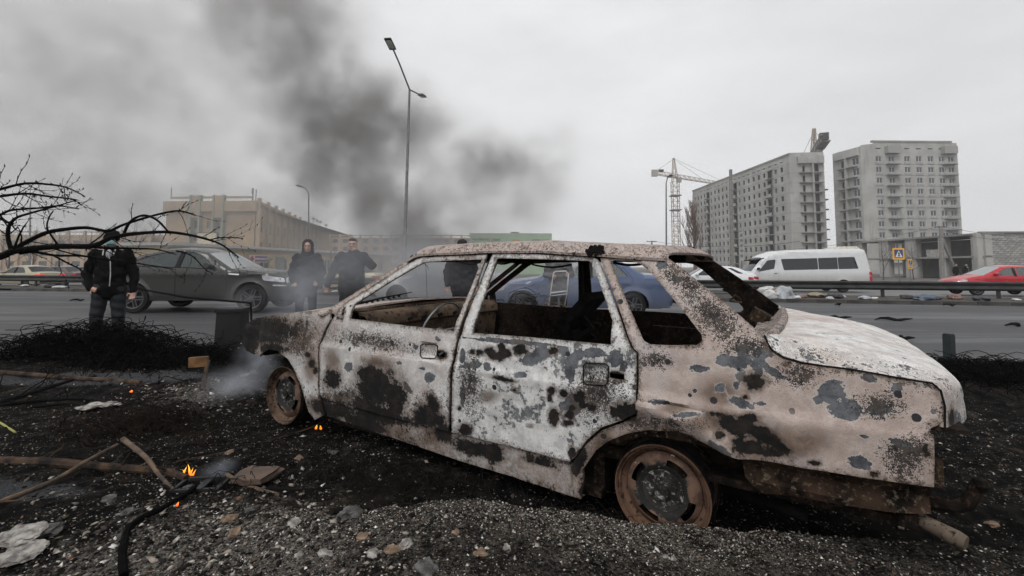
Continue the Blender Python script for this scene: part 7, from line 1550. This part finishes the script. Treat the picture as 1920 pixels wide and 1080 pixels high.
# ================================================================== smoke and haze
def smoke(name, label, lo, hi, blobs, dens, scale, res, color, warp=.6, thr=(.42, .75), seed=0.0, aniso=.2):
    """grid of smoke: soft blobs (centre, radii, strength) broken up by noise"""
    ng = bpy.data.node_groups.new(name, 'GeometryNodeTree'); ng.interface.new_socket('Geometry', in_out='OUTPUT', socket_type='NodeSocketGeometry')
    N = ng.nodes.new; Lk = ng.links.new; out = N('NodeGroupOutput'); vc = N('GeometryNodeVolumeCube'); pos = N('GeometryNodeInputPosition')
    def vm(op, a, b=None):
        x = N('ShaderNodeVectorMath'); x.operation = op
        for i, v in enumerate((a, b)):
            if v is None: continue
            if isinstance(v, bpy.types.NodeSocket): Lk(v, x.inputs[i])
            else: x.inputs[i].default_value = v
        return x
    def ma(op, a, b, cl=False):
        x = N('ShaderNodeMath'); x.operation = op; x.use_clamp = cl
        for i, v in enumerate((a, b)):
            if isinstance(v, bpy.types.NodeSocket): Lk(v, x.inputs[i])
            else: x.inputs[i].default_value = v
        return x.outputs[0]
    nz = N('ShaderNodeTexNoise'); nz.inputs['Scale'].default_value = scale * .45; nz.inputs['Detail'].default_value = 2
    off = vm('ADD', pos.outputs[0], (seed, seed * 2, 0)); Lk(off.outputs[0], nz.inputs['Vector'])
    wv = vm('SUBTRACT', nz.outputs['Color'], (.5, .5, .5)); sc_ = N('ShaderNodeVectorMath'); sc_.operation = 'SCALE'; Lk(wv.outputs[0], sc_.inputs[0]); sc_.inputs['Scale'].default_value = warp
    P = vm('ADD', pos.outputs[0], sc_.outputs[0]).outputs[0]
    tot = None
    for c, r, s in blobs:
        d = vm('DIVIDE', vm('SUBTRACT', P, tuple(c)).outputs[0], tuple(r)); ln = vm('LENGTH', d.outputs[0]).outputs['Value']
        q = ma('SUBTRACT', 1.0, ln, True); q = ma('MULTIPLY', ma('MULTIPLY', q, q), s); tot = q if tot is None else ma('ADD', tot, q)
    n2 = N('ShaderNodeTexNoise'); n2.inputs['Scale'].default_value = scale; n2.inputs['Detail'].default_value = 8; n2.inputs['Roughness'].default_value = .66; Lk(off.outputs[0], n2.inputs['Vector'])
    mr = N('ShaderNodeMapRange'); mr.interpolation_type = 'SMOOTHSTEP'; Lk(n2.outputs[0], mr.inputs[0]); mr.inputs[1].default_value = thr[0]; mr.inputs[2].default_value = thr[1]; mr.inputs[3].default_value = .16; mr.inputs[4].default_value = 1
    Lk(ma('MULTIPLY', ma('MULTIPLY', tot, mr.outputs[0]), dens), vc.inputs['Density'])
    vc.inputs['Min'].default_value = lo; vc.inputs['Max'].default_value = hi
    for k, rn in zip('XYZ', res): vc.inputs['Resolution ' + k].default_value = rn
    m = bpy.data.materials.new(name); m.use_nodes = True; t = m.node_tree; t.nodes.remove(t.nodes['Principled BSDF']); pv = t.nodes.new('ShaderNodeVolumePrincipled'); pv.inputs['Color'].default_value = c4(color); pv.inputs['Anisotropy'].default_value = aniso; pv.inputs['Density'].default_value = 1.0
    t.links.new(pv.outputs[0], t.nodes['Material Output'].inputs['Volume'])
    sm = N('GeometryNodeSetMaterial'); sm.inputs['Material'].default_value = m; Lk(vc.outputs[0], sm.inputs[0]); Lk(sm.outputs[0], out.inputs[0])
    me_ = bpy.data.meshes.new(name); o = bpy.data.objects.new(name, me_); COL.objects.link(o); md = o.modifiers.new('g', 'NODES'); md.node_group = ng
    return tag(o, label, 'smoke', kind='stuff')
def sb(u, v, y, ru, rv, s, dy=None):       # a puff from its place and size in the photograph
    k = y / FPX; return (at(u, v, y), (ru * k, dy or max(ru, rv) * k * .8, rv * k), s)
D0 = 34
BL = [sb(772, 500, 30, 105, 60, 3.2), sb(766, 465, 31, 110, 75, 2.6), sb(752, 430, 32, 130, 85, 1.7), sb(735, 390, 33, 150, 95, 1.1), sb(700, 350, D0, 190, 130, .85), sb(650, 290, D0, 200, 150, 1.0), sb(620, 240, D0, 170, 130, 1.1), sb(680, 215, D0, 190, 120, 1.35), sb(760, 225, D0, 170, 110, 1.15), sb(830, 270, D0, 170, 100, .95), sb(900, 295, D0, 160, 85, .9), sb(970, 285, D0 + 1, 150, 80, 1.15), sb(900, 370, D0 + 1, 220, 130, .60), sb(850, 440, D0, 190, 90, .75), sb(570, 330, D0, 150, 170, .85), sb(585, 170, D0, 190, 150, .75), sb(560, 90, D0, 220, 150, .72), sb(525, 20, D0, 240, 140, .85), sb(470, -60, D0, 260, 140, .8), sb(1000, 400, D0 + 2, 80, 80, .45), sb(1020, 340, D0, 120, 90, .5), sb(300, 130, D0 + 2, 520, 420, .17), sb(90, 280, D0 + 2, 520, 380, .19), sb(60, 60, D0 + 2, 480, 300, .12), sb(560, 430, D0, 280, 130, .36), sb(330, 400, D0 + 2, 380, 160, .26)]
smoke('smoke_plume', 'dark grey smoke plume billowing up behind the street lamp', tuple(at(-200, 560, D0 + 8))[:1] + (22.5, .1), (at(1150, 0, D0).x + 2, 47, 27), BL, .52, .36, (260, 70, 150), (.47, .455, .445), 5.5, (.38, .64))
NB_ = [sb(600, 510, 8.4, 120, 100, 1.1, 1.1), sb(660, 500, 8.3, 130, 100, 1.2, 1.1), sb(760, 520, 10, 120, 80, 1.3, 1.6), sb(830, 520, 10.5, 140, 80, 2.6, 1.8), sb(900, 530, 11, 120, 65, 1.6, 1.6), sb(450, 570, 7.6, 45, 60, .9, .8), sb(440, 500, 9.5, 50, 60, .25, 1.0), sb(1040, 535, 9.5, 130, 50, .8, 1.2), sb(1180, 540, 10.5, 110, 40, .4, 1.0), sb(740, 460, 11, 110, 60, .9, 1.6)]
smoke('drifting_smoke', 'thin grey smoke drifting over the road among the people', (-6.8, 7.2, .02), (4, 13.5, 2.6), NB_, 1.25, 1.0, (150, 80, 50), (.60, .61, .64), .9, (.32, .70), 3.0)
g0 = on(440, 740); FB = [(g0 + Vector((0, 0, .06)), (.35, .3, .16), 1.2), (g0 + Vector((.10, .1, .22)), (.22, .25, .22), .9), (g0 + Vector((.05, .5, .42)), (.25, .4, .3), .6), (g0 + Vector((.1, .9, .7)), (.35, .5, .45), .45)]
smoke('ash_smoke', 'wisps of pale bluish smoke rising from the ash by the front wheel', tuple(g0 + Vector((-.6, -.4, 0))), tuple(g0 + Vector((.6, 1.5, 1.2))), FB, 10, 5.0, (70, 100, 70), (.66, .69, .75), .30, (.40, .68), 6.0)
g1 = on(400, 898); FB = [(g1 + Vector((.0, 0, .02)), (.12, .1, .06), 1.0), (g1 + Vector((.05, 0, .06)), (.10, .1, .07), .8)]
smoke('flame_smoke', 'small curl of bluish smoke beside the flame on the log', tuple(g1 + Vector((-.15, -.12, 0))), tuple(g1 + Vector((.2, .15, .2))), FB, 14, 11, (50, 40, 30), (.60, .65, .75), .06, (.40, .65), 1.0)
# haze: one closed box of pale air round everything
mb = MB(); mb.span(-420, 420, -60, 520, -1.5, 62); hz_o = mb.build('haze', None); hz_o.data.materials.clear()
m = bpy.data.materials.new('pale_haze'); m.use_nodes = True; t = m.node_tree; t.nodes.remove(t.nodes['Principled BSDF']); pv = t.nodes.new('ShaderNodeVolumePrincipled'); pv.inputs['Color'].default_value = (.88, .89, .91, 1); pv.inputs['Density'].default_value = .0008; pv.inputs['Anisotropy'].default_value = .2
t.links.new(pv.outputs[0], t.nodes['Material Output'].inputs['Volume']); hz_o.data.materials.append(m); tag(hz_o, 'thin pale winter haze filling the air', 'haze', kind='stuff')
